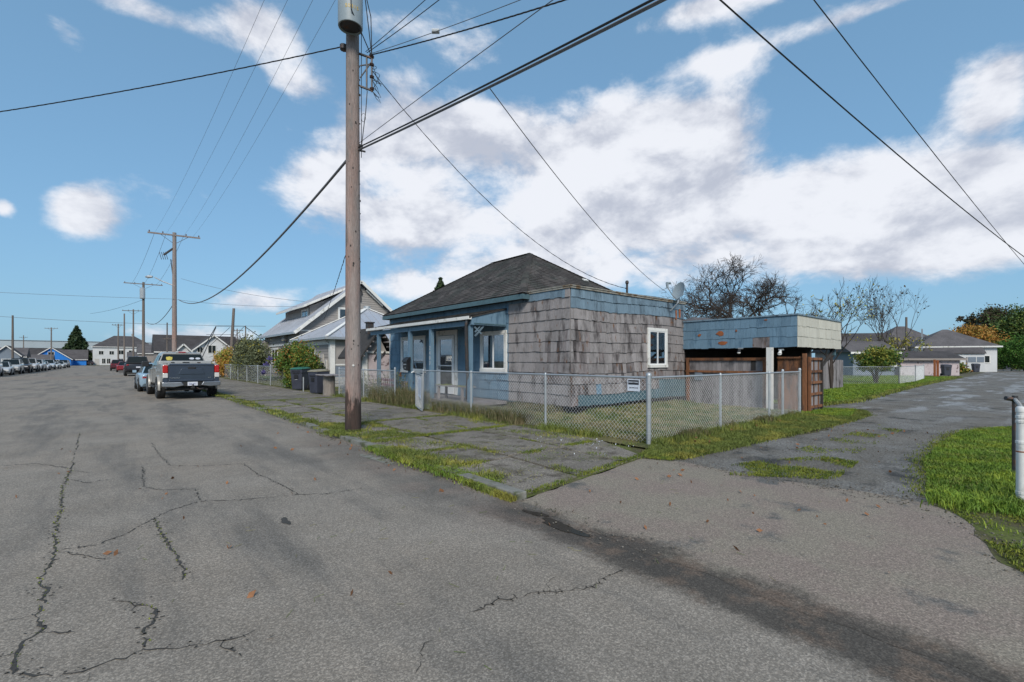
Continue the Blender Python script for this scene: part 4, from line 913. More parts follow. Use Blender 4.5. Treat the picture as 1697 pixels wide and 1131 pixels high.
# fence of upright boards with a cedar frame
def upright_fence(root, x, ya, yb, z0, z1, bw, m, side, frame_m, rails, post_at, gap=.006, board='board'):
    y = ya; i = 0
    ms = []
    me = bpy.data.meshes.new(board); me.from_pydata([(-.5,-.5,0),(.5,-.5,0),(.5,.5,0),(-.5,.5,0),(-.5,-.5,1),(.5,-.5,1),(.5,.5,1),(-.5,.5,1)], [], [(3,2,1,0),(4,5,6,7),(0,1,5,4),(1,2,6,5),(2,3,7,6),(3,0,4,7)]); me.materials.append(M[m])
    while y < yb-.02:
        w_ = min(bw*random.uniform(.9,1.08), yb-y)
        piece(board, me, root, (x+random.uniform(-.004,.004), y+w_/2, z0+random.uniform(-.01,.02)), (.02, w_-gap, z1-z0+random.uniform(-.015,.01)), 0); y += w_; i += 1
    for (z, h) in rails: k = MB(); k.b2((x-.07, ya, z-h/2), (x-.015, yb, z+h/2)); k.build('rail', frame_m, root)
    for y in post_at: k = MB(); k.b2((x-.09, y-.045, 0), (x-.0, y+.045, z1+.03)); k.build('post', frame_m, root)
CF = thing('board_fence', 'grey weathered board fence in a cedar frame between the house and the white post', 'fence', (CX+.1, 7.3, 0))
upright_fence(CF, CX+.12, 5.98, 8.66, .05, 1.62, .145, 'greywood', 1, 'cedar', [(1.60,.09),(1.18,.07)], [8.58, 6.02])
k = MB(); k.b2((CX+.06, 8.05, .88), (CX+.10, 8.32, 1.18)); k.build('pale_patch', 'bluegrey', CF)
k = MB(); k.b2((CX+.098, 6.30, 1.24), (CX+.112, 6.44, 1.56)); k.build('new_patch', 'soffit', CF)
CG = thing('cedar_fence', 'brown cedar board fence between the white post and the open gate', 'fence', (CX+.1, 5.3, 0))
upright_fence(CG, CX+.12, 4.95, 5.66, .04, 1.66, .13, 'cedar', 1, 'cedar', [(1.64,.05),(1.22,.07)], [])
k = MB(); k.b2((CX-.0, 4.86, 0), (CX+.12, 4.95, 1.76)); k.build('post', 'cedar', CG)
GT = thing('cedar_gate', 'open cedar gate leaf of upright boards with five rails facing the alley', 'gate', (CX+.05, 4.84, .05))
me = bpy.data.meshes.new('board'); me.from_pydata([(-.5,-.5,0),(.5,-.5,0),(.5,.5,0),(-.5,.5,0),(-.5,-.5,1),(.5,-.5,1),(.5,.5,1),(-.5,.5,1)], [], [(3,2,1,0),(4,5,6,7),(0,1,5,4),(1,2,6,5),(2,3,7,6),(3,0,4,7)]); me.materials.append(M['greywood'])
me2 = me.copy(); me2.materials.clear(); me2.materials.append(M['cedar'])
for i in range(8): piece('board', me2 if i % 3 == 0 else me, GT, (CX+.18+i*.135, 4.84, .08+random.uniform(0,.02)), (.128,.02,1.56))
for z in (1.60, 1.23, .90, .56, .18): k = MB(); k.b2((CX+.11, 4.775, z-.035), (CX+1.22, 4.828, z+.035)); k.build('rail', 'cedar', GT)
k = MB(); k.b2((CX+.10, 4.765, .04), (CX+.16, 4.83, 1.66)); k.build('stile', 'cedar', GT); k = MB(); k.b2((CX+1.17, 4.765, .04), (CX+1.23, 4.83, 1.66)); k.build('stile', 'soffit', GT)
# grey plank fence further up the alley
GF = thing('plank_fence', 'tall grey plank fence standing on the lawn beyond the carport', 'fence', (27.7, 8.1, 0))
me3 = me.copy(); me3.materials.clear(); me3.materials.append(M['greywood'])
for i in range(21): piece('board', me3, GF, (27.3+i*.205, 8.1+random.uniform(-.01,.01), .0), (.195,.025,1.58+random.uniform(-.02,.03)))
k = MB(); k.b2((27.2,8.12,1.2),(31.5,8.17,1.3)); k.build('rail', 'greywood', GF)

# ------------------------------------------------------------------ chain-link fences
def chainlink(root, a, b_, z0, z1, dm=.080, wire=.0022, mname='galvwire', posts=(), rail=True, pr=.024, rr_=.019, ties=True):
    a = Vector((*a, 0)); b_ = Vector((*b_, 0)); L_ = (b_-a).length; d = (b_-a).normalized(); nn = Vector((-d.y, d.x, 0))
    hp = dm*.5; n = int(L_/hp); m_ = int((z1-z0)/(dm*.5)); V = []; F = []
    for i in range(n):
        x0 = i*hp; fl = i % 2
        pts = []
        for j in range(m_+1):
            s = hp*.5 if (j+fl) % 2 else -hp*.5
            pts.append((x0+hp*.5+s*1.02+random.uniform(-1,1)*.0010, (.0025 if j % 2 else -.0025), z0+(z1-z0)*j/m_))
        for j in range(m_):
            p, q = pts[j], pts[j+1]; k = len(V)
            for e in (p, q):
                c = a+d*e[0]+nn*e[1]
                for (ou, oz) in ((-wire, 0), (wire, 0), (0, 0)):
                    c2 = c+d*ou+(nn*(-wire*1.4) if (ou, oz) == (0, 0) else Vector((0,0,0))); V.append((c2.x, c2.y, e[2]))
            F += [(k,k+1,k+4,k+3),(k+1,k+2,k+5,k+4),(k+2,k,k+3,k+5)]
        # twisted barb above the top
        c = a+d*(x0+hp*.5); k = len(V); V += [(c.x-wire, c.y, z1), (c.x+wire, c.y, z1), (c.x, c.y, z1+.03)]; F.append((k,k+1,k+2))
    me = bpy.data.meshes.new('wire_mesh'); off = Vector(ORG[root.name]); me.from_pydata([(p[0]-off.x, p[1]-off.y, p[2]-off.z) for p in V], [], F); me.materials.append(M[mname])
    o = bpy.data.objects.new('wire_mesh', me); COL.objects.link(o); o.parent = root; o['kind'] = 'stuff'
    if rail: k = MB(); k.cyl(a+Vector((0,0,z1)), b_+Vector((0,0,z1)), rr_, 8); k.build('top_rail', 'galv', root, smooth='auto')
    for t, r_, h in posts:
        p = a+d*t - nn*0; k = MB(); k.lathe((p.x, p.y, 0), [(r_, 0), (r_, h), (r_*1.12, h+.002), (r_*1.15, h+.03), (r_*.8, h+.055), (r_*.2, h+.065)], 12)
        k.build('post', 'galv', root, smooth='auto')
        if ties:
            for z in (z0+.15, z0+.5, z1-.12): k = MB(); k.lathe((p.x, p.y, z), [(r_+.001, 0), (r_+.006, .003), (r_+.006, .022), (r_+.001, .025)], 10); k.build('band', 'galv', root)
CLF = thing('chain_link_fence', 'galvanised chain-link fence running along the sidewalk in front of the blue house', 'fence', (7.35, 4.84, 0))
chainlink(CLF, (7.37,4.86), (7.32,12.95), .06, 1.24, dm=.085, wire=.0024, posts=[(0,.043,1.27),(2.65,.026,1.22),(5.5,.026,1.22),(8.05,.024,1.22)])
CLS = thing('chain_link_fence', 'galvanised chain-link fence running along the alley from the thick corner post', 'fence', (7.4, 4.82, 0))
chainlink(CLS, (7.42,4.84), (14.62,4.78), .06, 1.24, dm=.080, wire=.0019, posts=[(2.6,.026,1.22),(5.15,.026,1.22),(6.0,.03,1.26),(7.2,.035,1.28)])
k = MB(); k.cyl((13.42,4.79,.06),(13.42,4.79,1.3),.012,6); k.build('tension_bar', 'galv', CLS)
CLG = thing('chain_link_fence', 'chain-link fence section left of the open gate in front of the porch', 'fence', (7.3, 14.2, 0))
chainlink(CLG, (7.3,14.8), (7.25,19.9), .05, 1.2, dm=.07, posts=[(0,.03,1.26),(2.6,.024,1.2),(5.1,.024,1.2)])
k = MB()
for i in range(7):
    for j in range(2): k.prism([(7.33,15.0+i*.15,.62+j*.17),(7.33,15.065+i*.15,.70+j*.17),(7.33,15.0+i*.15,.78+j*.17),(7.33,14.935+i*.15,.70+j*.17)], (-.006,0,0))
cl = k.build('fence_cloth', 'magenta', CLG)
# front gate, swung open toward the street
FG = thing('wire_gate', 'small open chain-link gate with a white paper sheet tied to its frame', 'gate', (7.31, 12.15, .1))
ga, gb = Vector((7.22,13.2,0)), Vector((6.78,12.02,0))
chainlink(FG, ga[:2], gb[:2], .14, 1.10, dm=.07, rail=False, ties=False)
k = MB(); pts = [ga+Vector((0,0,.12)), gb+Vector((0,0,.10)), gb+Vector((0,0,1.14)), ga+Vector((0,0,1.16))]
for i in range(4): k.cyl(pts[i], pts[(i+1)%4], .018, 8)
k.build('gate_frame', 'galv', FG); 
k = MB(); u = (gb-ga).normalized(); p0 = ga+u*.62+Vector((-.02,0,0)); p1 = ga+u*1.18+Vector((-.02,0,0)); k.prism([p0+Vector((0,0,.50)), p1+Vector((0,0,.42)), p1+Vector((0,0,1.05)), p0+Vector((0,0,1.07))], (-.004,0,0)); k.build('paper_sheet', 'paper', FG)
k = MB()
for i in range(9):
    z = .98-i*.05; k.prism([p0+u*.05+Vector((-.006,0,z)), p1-u*.06+Vector((-.006,0,z-.003)), p1-u*.06+Vector((-.006,0,z-.015)), p0+u*.05+Vector((-.006,0,z-.012))], (-.0015,0,0))
k.build('faded_lines', 'stone', FG); k = MB(); k.tube([ga+Vector((0,0,1.16)), ga+Vector((-.06,0,1.22)), ga+Vector((-.14,.03,1.17))], .02, 6); k.build('latch', 'galv', FG)
# little sign wired to the fence
SG = thing('fence_sign', 'small black and white fence company sign wired near the corner post', 'sign', (7.34, 5.1, 1.09))
k = MB(); k.b2((7.325,5.02,.985),(7.331,5.29,1.205)); k.build('sign_plate', 'paper', SG)
k = MB(); k.b2((7.322,5.04,1.105),(7.3255,5.27,1.19)); k.build('black_panel', 'ink', SG)
text_obj('lettering', 'DENNYS FENCE', .030, 'paper', (7.3210, 5.155, 1.148), (R(90),0,R(-90)), SG)
text_obj('phone_number', '360-479-2140', .034, 'ink', (7.3240, 5.155, 1.045), (R(90),0,R(-90)), SG)
# right-hand corner post at the alley mouth
RP = thing('pipe_fence', 'pale painted pipe fence corner post on the right-hand lawn', 'fence', (7.4, .28, 0))
k = MB(); k.lathe((7.4,.29,.0),[(.044,0),(.042,1.0),(.047,1.0),(.048,1.04),(.038,1.055),(.01,1.06)],14); k.build('post', 'white', RP, smooth='auto')
for z in (.12,.66,.88,.93): k = MB(); k.lathe((7.4,.29,z),[(.043,0),(.048,.004),(.048,.03),(.043,.034)],14); k.build('band', 'white', RP)
k = MB(); k.tube([(7.4,.29,1.03),(8.2,.34,1.03),(9.2,.42,1.03)], .021, 8); k.build('top_rail', 'stone', RP)
k = MB(); k.cyl((9.2,.42,0),(9.2,.42,1.08),.03,8); k.cyl((9.18,.4,1.02),(9.08,.5,1.05),.03,6); k.build('far_post', 'steel', RP)
k = MB(); k.lathe((7.4,.29,.57),[(.0435,0),(.0455,.002),(.0455,.012),(.0435,.014)],14); k.build('rust_ring', 'rust', RP)
for z in (.5,.75,.2): 
    k = MB(); k.cyl((7.43,.27,z),(7.46,-1.9,z),.014,6); k.build('rail', 'galv', RP)

# ------------------------------------------------------------------ utility poles
PB = Vector((3.88, 9.83, 0))
UP = thing('utility_pole', 'tall wooden utility pole with transformer standing at the sidewalk edge', 'utility pole', tuple(PB))
k = MB(); n = 22; zs = [0,.4,1.0,1.06,3,5,7,9,11,13]
k.tube([PB+Vector((-.0015*z,0,z)) for z in (-.1,.5,2,4,6,8,10,12.6)], [.170,.164,.158,.150,.142,.135,.128,.120], n); k.build('shaft', 'pole', UP, smooth='auto')
k = MB()
for i in range(46):
    z = random.uniform(.9,8.3); a = random.uniform(-2.6,.2)+R(0); r_ = .163-.0035*z; s = random.uniform(.006,.016); c = PB+Vector((math.cos(a)*r_, math.sin(a)*r_, z)); k.lathe(c, [(s,-s*1.3),(s*1.1,0),(s,s*1.3)], 6)
k.build('knots', 'soffit', UP, kind='stuff')
k = MB(); k.cyl(PB+Vector((-.06,-.155,1.45)), PB+Vector((-.065,-.17,1.45)), .022, 10); k.build('tag', 'white', UP)
k = MB(); k.tube([PB+Vector((.14,-.10,z)) for z in (5.9,7,8,9)], .008, 5); k.build('ground_wire', 'wire', UP)
tdir = (-FW+RT*.18).normalized(); TC = PB+tdir*.36
k = MB(); k.lathe((TC.x,TC.y,8.42), [(.001,.035),(.20,.035),(.215,.0),(.24,.0),(.245,.03),(.245,1.05),(.22,1.12),(.05,1.16)], 28); TR = k.build('transformer', 'xfmr', UP, smooth='auto')
k = MB(); k.lathe((TC.x,TC.y,8.445), [(.001,0),(.21,0),(.21,.008)], 24); k.build('tank_base', 'steel', TR)
for i, ch in enumerate('50315'):
    a = math.atan2(tdir.y, tdir.x)+(-.02+i*.23)-.15; c = Vector((TC.x+math.cos(a)*.2475, TC.y+math.sin(a)*.2475, 8.70-.0)); text_obj('digit', ch, .10, 'goldpaint', c, (R(90), 0, a+R(90)), TR)
k = MB()
for s in (-1, 1): k.cyl(Vector((TC.x,TC.y,9.5))+RT*.12*s, Vector((TC.x,TC.y,9.85))+RT*.16*s, .03, 8)
k.build('bushing', 'porcelain', TR)
# secondary rack: arms, bars and insulators on the pole's right side
k = MB(); ra, rb = PB+RT*.15, PB+RT*.40
k.beam(PB-RT*.16+Vector((0,0,8.22)), rb+Vector((0,0,8.02)), .05, .03); k.beam(ra+Vector((0,0,7.42)), rb+Vector((0,0,7.33)), .05, .03); k.beam(ra+Vector((0,0,7.6)), rb+Vector((0,0,7.95)), .02, .02); k.beam(ra+Vector((0,0,7.86)), rb+Vector((0,0,7.9)), .02,.02)
k.cyl(rb+Vector((0,0,7.30)), rb+Vector((0,0,8.1)), .018, 6); k.cyl(rb-RT*.11+Vector((0,0,7.34)), rb-RT*.11+Vector((0,0,8.08)), .018, 6)
RK = k.build('wire_rack', 'steel', UP)
for z in (7.36,7.62,7.88,8.05): k = MB(); k.lathe(rb+Vector((0,0,z)), [(.03,-.03),(.05,-.015),(.035,0),(.05,.015),(.03,.03)], 8); k.build('insulator', 'porcelain', RK)
k = MB(); c = PB-RT*.20+Vector((0,0,8.25)); k.lathe(c, [(.03,-.08),(.08,-.05),(.085,.04),(.04,.07)], 10); k.build('clamp', 'steel', UP)
k = MB()
for i in range(7):
    z = 7.3+random.random()*.8; p = rb+RT*.02+Vector((0,0,z)); q = p+RT*random.uniform(.08,.22)+Vector((0,0,-random.uniform(.05,.3))); e = rb+Vector((0,0,7.3+random.random()*.7)); k.tube([p, p.lerp(q,.5)+RT*.03, q, q.lerp(e,.5)+Vector((0,0,-.05)), e], .006, 4)
k.tube([rb+Vector((0,0,8.05)), rb+RT*-.06+Vector((0,0,8.6)), TC+RT*.26+Vector((0,0,9.4))], .010, 5); k.tube([rb+Vector((0,0,8.1)), rb+RT*-.02+Vector((0,0,8.9)), TC+RT*.2+Vector((0,0,9.6))], .010, 5)
k.tube([rb+RT*-.1+Vector((0,0,7.32)), rb+RT*-.13+Vector((0,0,6.9)), rb+RT*-.18+Vector((0,0,6.5)), PB+RT*.17+Vector((0,0,6.05))], .010, 5)
k.tube([TC+tdir*.27+RT*.02+Vector((0,0,9.6)), TC+tdir*.28+RT*.06+Vector((0,0,8.6)), rb+Vector((0,0,8.05))], .011, 5)
k.build('jumpers', 'wire', UP)
k = MB(); lp = [PB+RT*(.22+.045*math.cos(t))+Vector((0,0,6.75+.09*math.sin(t))) for t in np.linspace(0, 6.28, 14)]; k.tube(lp, .005, 4, cap=False); k.build('wire_loop', 'wire', UP)
k = MB(); k.box(PB+RT*.16+Vector((0,0,6.1)), (.05,.05,.14)); k.cyl(PB+RT*.14+Vector((0,0,6.05)), PB+RT*.26+Vector((0,0,6.02)), .02, 6)
for i in range(4): k.lathe(PB+RT*(.16+.0)+Vector((.02*i,.02*i,6.1+.02*i)), [(.012,0),(.02,.01),(.012,.03)], 6)
k.build('cable_clamp', 'steel', UP)

def crosspole(px, ytop, X, Y, r, label, arm=None, m='farpole', group=None, extra=None, lean=0.0):
    d = X*FW.x+Y*FW.y; zt = H+(598-ytop)*d/775
    t = thing('utility_pole', label, 'utility pole', (X, Y, 0), group)
    k = MB(); k.tube([(X, Y, -.1), (X+lean*.5, Y, zt*.5), (X+lean, Y, zt)], [r, r*.88, r*.72], 10); k.build('shaft', m, t, smooth='auto')
    for (za, L_, ang_) in (arm or []):
        u = Vector((math.cos(ang_), math.sin(ang_), 0)); k = MB(); c = Vector((X, Y, zt-za)) - Vector((0,.12,0)); k.beam(c-u*L_/2, c+u*L_/2, .10, .12); A_ = k.build('crossarm', m, t)
        for s in (-.47,-.22,.22,.47): q = MB(); q.lathe(c+u*L_*s+Vector((0,0,.06)), [(.02,0),(.045,.05),(.05,.12),(.02,.17)], 6); q.build('insulator', 'porcelain', A_)
        q = MB(); q.beam(c-u*L_*.28, Vector((X, Y-.05, zt-za-.75)), .03, .03); q.beam(c+u*L_*.28, Vector((X, Y-.05, zt-za-.75)), .03, .03); q.build('brace', 'steel', A_)
    return t, zt
U2, z2 = crosspole(289, 386, 3.9, 49.8, .20, 'wooden utility pole with crossarm and street lamp standing beyond the pickup', [(.25,3.7,R(-8))], m='pole')
LA = z2-.25
sl = thing('street_lamp', 'cobra-head street lamp on a long arm fixed to the second utility pole', 'street lamp', (3.9, 49.8, 0))
pa, pb_ = P(289,474,40.4), P(252,460,40.4)
k = MB(); k.tube([pa, P(268,466,40.4), pb_+Vector((.2,0,.02))], .05, 8); k.build('arm', 'galv', sl)
k = MB(); c = P(246,459,40.4); k.tube([c-RT*.25, c, c+RT*.35], [.06,.14,.08], 8); k.build('lamp_head', 'galv', sl)
k = MB(); c = P(281,416,40.4); k.beam(c+RT*.3+Vector((0,0,.2)), c-RT*.5-Vector((0,0,.35)), .12,.12); k.beam(P(283,430,40.4), P(287,462,40.4), .05,.05)
for i in range(4): k.beam(c-RT*(.35+.18*i)+Vector((0,0,-.1)), c-RT*(.15+.18*i)-Vector((0,0,.75)), .03,.03)
k.build('switch_arm', 'steel', U2)
crosspole(238, 468, 3.2, 89, .21, 'grey utility pole with crossarm and can beyond the street lamp pole', [(.3,4.6,R(-6))])
k = MB(); c = P(236,487,70); k.lathe((c.x,c.y-.3,c.z-.8),[(.3,0),(.33,.1),(.33,1.5),(.1,1.7)],10); k.build('transformer', 'galv', bpy.data.objects['utility_pole.002'])
def farpole(px, ytop, d, r, label, arm=None, lean=0.0, z0=0):
    q = G(px, d); return crosspole(px, ytop, q.x, q.y, r, label, arm, lean=lean)
farpole(221,513,95,.17,'thin distant pole with long crossarm just left of the grey can pole',[(.3,4.0,R(-30))])
farpole(206,520,100,.17,'thin distant bare pole in front of the white two-storey house')
farpole(196,537,110,.18,'short distant pole with small crossarm left of the bare pole',[(.3,2.6,R(-30))])
farpole(277,535,75,.12,'slim distant pole beside the big street lamp pole',[(2.6,1.2,R(-30))])
farpole(381,511,48,.17,'thick leaning pole standing behind the orange bush',lean=.35)
farpole(393,545,95,.14,'distant pole with short crossarm behind the olive bush',[(.4,2.2,R(-30))])
farpole(407,540,80,.12,'slim distant pole right of the olive bush')
farpole(341,560,160,.12,'tiny distant pole above the gabled roofs',[(.3,2.4,R(-30))])
farpole(21,523,110,.24,'dark bare pole at the far left beside the pale blue shop')
farpole(85,543,140,.20,'distant pole with crossarm and can in front of the blue house',[(.3,3.4,R(-30))])
farpole(39,556,200,.2,'tiny distant pole over the brown roofs at far left',[(.9,3.0,R(-30))])
farpole(1502,526,62,.17,'grey bare pole behind the fruit bush on the alley lawn')

# ------------------------------------------------------------------ wires
def wire(label, a, b_, sag, r=.011, m='wire', n=28, strands=1, beyond=(0,0), wig=0.0, extra=None):
    a, b_ = Vector(a), Vector(b_); d = b_-a; a2, b2 = a-d*beyond[0], b_+d*beyond[1]
    k = MB(); path = catenary(a2, b2, sag, n, wig)
    if strands == 1: k.tube(path, r, 5)
    else:
        N_ = n*5; fine = [path[int(i*n/N_)].lerp(path[min(n, int(i*n/N_)+1)], (i*n/N_) % 1) for i in range(N_+1)]
        for s in range(strands): k.tube([p+Vector((math.cos(i*.9+s*2.1), math.sin(i*.9+s*2.1)*.6, math.sin(i*.9+s*2.1)))*r*.8 for i, p in enumerate(fine)], r*.8, 4)
    o = k.build('overhead_cable', m, label=label, cat='cable'); return o
wire('twisted black service cable running left from the pole top across the street', PB-RT*.22+Vector((0,0,8.27)), P(0,171,11.6), .22, .011, strands=3, beyond=(0,.8))
BN = Vector((3.95, 9.75, 6.04)); BE = P(1060,0,4.6)
wire('thick telephone cable bundle sweeping from the pole to the top right', BN, BE, .12, .019, 'wiregrey', beyond=(0,1.4))
wire('second thick telephone cable strapped just above the sweeping bundle', BN+Vector((0,0,.06)), BE+Vector((0,.03,.055)), .12, .014, 'wire', beyond=(0,1.4))
wire('thick telephone cable sagging from the near pole down to the second pole', PB-RT*.12+Vector((0,0,5.85)), P(296,497,40.3), 1.35, .030, 'wiregrey')
wire('thin guy wire crossing above the thick telephone bundle', PB+RT*.12+Vector((0,0,6.2)), P(920,0,5.6), -.02, .006, 'wiregrey', beyond=(0,.6))
wire('heavy twisted cable rising right from the wire rack, lowest of its fan', P(612,92,10), P(905,0,7.6), .10, .010, strands=3, beyond=(0,.8))
cw = wire('thin wire with a grey splice can right of the near pole', P(612,90,10), P(848,0,7.6), .06, .006, 'wiregrey', beyond=(0,.6))
k = MB(); c = P(722,52,8.9); k.cyl(c-RT*.07, c+RT*.07, .045, 10); k.build('splice_can', 'galv', cw)
wire('steep dark cable from the rack to the top edge, outer of the pair', P(608,88,10), P(722,0,8.6), .05, .008, beyond=(0,.8))
wire('steep dark cable from the rack to the top edge, inner of the pair', P(606,86,10), P(702,0,8.8), .03, .007, beyond=(0,.8))
sp_ = P(617,118,10)
wire('thin service drop from the wire rack down to the roof mast', sp_, (mX-.16,9.2,3.90), .85, .009, strands=2, n=24)
wire('thin telephone drop from the bundle down to the satellite dish', P(812,147,6.45), P(1104,484,15.7), .30, .007, 'wiregrey')
wire('thick black cable dropping across the sky at the right, lower of two', P(1225,0,5.5), P(1697,412,13), .30, .013, strands=3, beyond=(.4,.5))
wire('thinner black cable crossing the sky at far right, upper of two', P(1362,0,6.0), P(1697,430,15), .20, .009, strands=2, beyond=(.4,.5))
wire('long level wire over the street joining the second pole from the left', P(-40,483,38), P(289,496,40.3), .05, .012, 'wiregrey')
wire('lowest long level wire crossing behind the poles', P(-40,522,60), P(440,541,60), .3, .02, 'wiregrey')
wire('level wire running right from the second pole to the grey house', P(293,497,40.4), P(560,506,36), .3, .012, 'wiregrey')
wire('wire from the second pole top dipping right to the grey gable', P(300,462,40.4), P(505,500,34), .25, .012, 'wiregrey')
armL = [P(256,386,40.4), P(275,388,40.4), P(304,392,40.4), P(318,395,40.4)]
for i, (q, nm) in enumerate(zip(armL, ('leftmost','second','third','rightmost'))):
    wire(f'{nm} of four thin power lines from the near pole top to the second crossarm', PB+RT*(-.9+.6*i)+Vector((0,0,11.6)), q, .55, .0045, 'wiregrey')
k2 = P(238,472,70)
for i, nm in enumerate(('left','middle','right')):
    wire(f'{nm} distant power line between the second and third street poles', armL[i], k2+RT*(-1.9+1.9*i), .5, .012, 'wiregrey')
wire('cable sloping down left from the second pole toward the can pole', P(287,505,40.4), P(243,534,68), .9, .03, 'wiregrey')
wire('service wire from the near pole shaft down to the grey house porch', PB+RT*.05+Vector((0,0,4.5)), P(537,530,28.6), .1, .009, strands=2)
wire('beaded wire sloping left from the can pole over the far roofs', P(237,497,70), P(150,520,90), .3, .02, 'wire')
for i, (a, c, d_) in enumerate([((345,600),(395,541),60),((352,602),(398,541),62),((395,541),(405,541),60),((365,578),(398,545),60),((405,541),(446,571),60),((352,601),(404,543),66),((378,582),(403,545),66),((341,555),(392,555),70),((392,555),(428,590),64)]):
    pass
tf = [('thick slanting wire rising from the gabled roofs to the frame corner',(322,604),(358,541),62),('second slanting wire close under the frame corner wire',(330,604),(358,543),64),('level top wire of the wire frame behind the leaning pole',(358,541),(405,541),62),('slanting wire from the leaning pole to the right roof',(405,541),(448,571),62),('long diagonal wire crossing the leaning pole',(350,602),(404,542),64),('short diagonal wire left of the leaning pole',(346,575),(381,543),66),('level lower wire of the wire frame',(342,555),(392,555),66)]
for lb_, a, c, d_ in tf: wire(lb_, P(*a, d_), P(*c, d_), .0, .05 if 'slant' in lb_ else .03, 'wire', n=3)
# ------------------------------------------------------------------ neighbouring grey house
NH = thing('house', 'grey clapboard house with metal roof, steep gable and shed dormer next door', 'house', (10, 28.8, 0))
def lapwall(mb, p0, p1, z0, z1, nrm, exp=.18, top=None):
    """lap siding between two plan points; top(u) gives the wall height for gables"""
    p0, p1 = Vector((*p0, 0)), Vector((*p1, 0)); nrm = Vector((*nrm, 0)); n = int((z1-z0)/exp)
    for i in range(n):
        z = z0+i*exp
        if top:
            # find extent where the wall is taller than this course
            us = [u/60 for u in range(61) if top(u/60) > z+exp*.6]
            if not us: continue
            a, c = p0.lerp(p1, us[0]), p0.lerp(p1, us[-1])
        else: a, c = p0, p1
        if (c-a).length < .1: continue
        mb.add([a+nrm*.03+Vector((0,0,z)), c+nrm*.03+Vector((0,0,z)), c+nrm*.006+Vector((0,0,z+exp)), a+nrm*.006+Vector((0,0,z+exp)), a+Vector((0,0,z)), c+Vector((0,0,z))], [(0,1,2,3),(4,5,1,0)])
# plan: main block behind, low annex in front; ridge runs along the street
MX0, MX1, MY0, MY1, ME, MR = 10.2, 19.2, 36.0, 46.0, 3.95, 7.75
AX0, AX1, AY0, AY1, AE = 10.0, 17.6, 28.8, 36.0, 2.95
b = MB(); b.b2((MX0+.02, MY0+.02, .2), (MX1, MY1, ME)); b.prism([(MX0+.02,MY0+.02,ME),(MX1,MY0+.02,ME),((MX0+MX1)/2,MY0+.02,MR-.15)], (0,MY1-MY0,0)); b.build('main_wall', 'clap', NH)
b = MB(); lapwall(b, (MX0,MY0), (MX0,MY1), .5, ME, (-1,0)); lapwall(b, (MX0,MY0), (MX1,MY0), .5, MR, (0,-1), .18, lambda u: ME+(MR-ME-.1)*(1-abs(u-.5)*2)); b.build('clapboards', 'clap', NH, kind='stuff')
b = MB(); b.b2((AX0+.02, AY0+.02, .2), (AX1, AY1-.01, AE)); b.build('annex_wall', 'clap', NH)
b = MB(); lapwall(b, (AX0,AY0), (AX0,AY1), .5, AE, (-1,0)); lapwall(b, (AX0+2.2,AY0), (AX1,AY0), .5, AE, (0,-1)); b.build('clapboards', 'clap', NH, kind='stuff')
def metal_slope(name, pts, parent, ribs=.4, th=.05):
    """pts: eave a, eave b, top c, (top d); standing ribs run up the slope"""
    P_ = [Vector(p) for p in pts]; b = MB(); b.prism(P_, (0,0,-th)); R_ = b.build(name, 'metalroof', parent)
    A, B = P_[0], P_[1]; C_, D = (P_[2], P_[3]) if len(P_) == 4 else (P_[2], P_[2]); n = int((B-A).length/ribs); ed = (B-A).normalized(); nn = (B-A).cross(D-A).normalized()
    if nn.z < 0: nn = -nn
    updir = nn.cross(ed); updir = updir if updir.z > 0 else -updir
    b = MB()
    for i in range(1, n):
        p = A.lerp(B, i/n); best = 0     # march up the slope until leaving the polygon
        s = .1
        Lmax = 12
        def inside(q):
            poly = [A, B, C_] + ([D] if len(P_) == 4 else []); sg = None
            for k in range(len(poly)):
                e = poly[(k+1) % len(poly)]-poly[k]; c_ = e.cross(q-poly[k]).dot(nn)
                if sg is None: sg = c_ > 0
                elif (c_ > 0) != sg: return False
            return True
        t = .05
        while t < Lmax and inside(p+updir*t): t += .12
        if t > .3: b.beam(p+nn*.02, p+updir*(t-.12)+nn*.02, .03, .035, nn)
    if b.v: b.build('seam', 'metalroof', R_, kind='stuff')
    return R_
mxr = (MX0+MX1)/2; ov = .45
sl_ = (MR-ME)/(mxr-MX0)
metal_slope('roof', [(MX0-ov,MY1+.3,ME-ov*sl_+.08),(MX0-ov,MY0-ov,ME-ov*sl_+.08),(mxr,MY0-ov,MR+.08),(mxr,MY1+.3,MR+.08)], NH)
metal_slope('roof', [(MX1+ov,MY0-ov,ME-ov*sl_+.08),(MX1+ov,MY1+.3,ME-ov*sl_+.08),(mxr,MY1+.3,MR+.08),(mxr,MY0-ov,MR+.08)], NH)
b = MB(); y = MY0-ov-.03
b.beam((MX0-ov,y,ME-ov*sl_-.02),(mxr,y,MR+.0),.05,.22); b.beam((mxr,y,MR+.0),(MX1+ov,y,ME-ov*sl_-.02),.05,.22); b.build('barge_board', 'white', NH)
b = MB(); b.beam((MX0-ov-.03,MY0-ov,ME-ov*sl_-.02),(MX0-ov-.03,MY1+.3,ME-ov*sl_-.02),.12,.14); b.build('gutter', 'galv', NH)
b = MB(); b.beam((MX0-.1,MY0-.05,ME-.2),(MX0+1.3,MY0-.05,ME-.2),.1,.12); b.build('eave_return', 'white', NH)
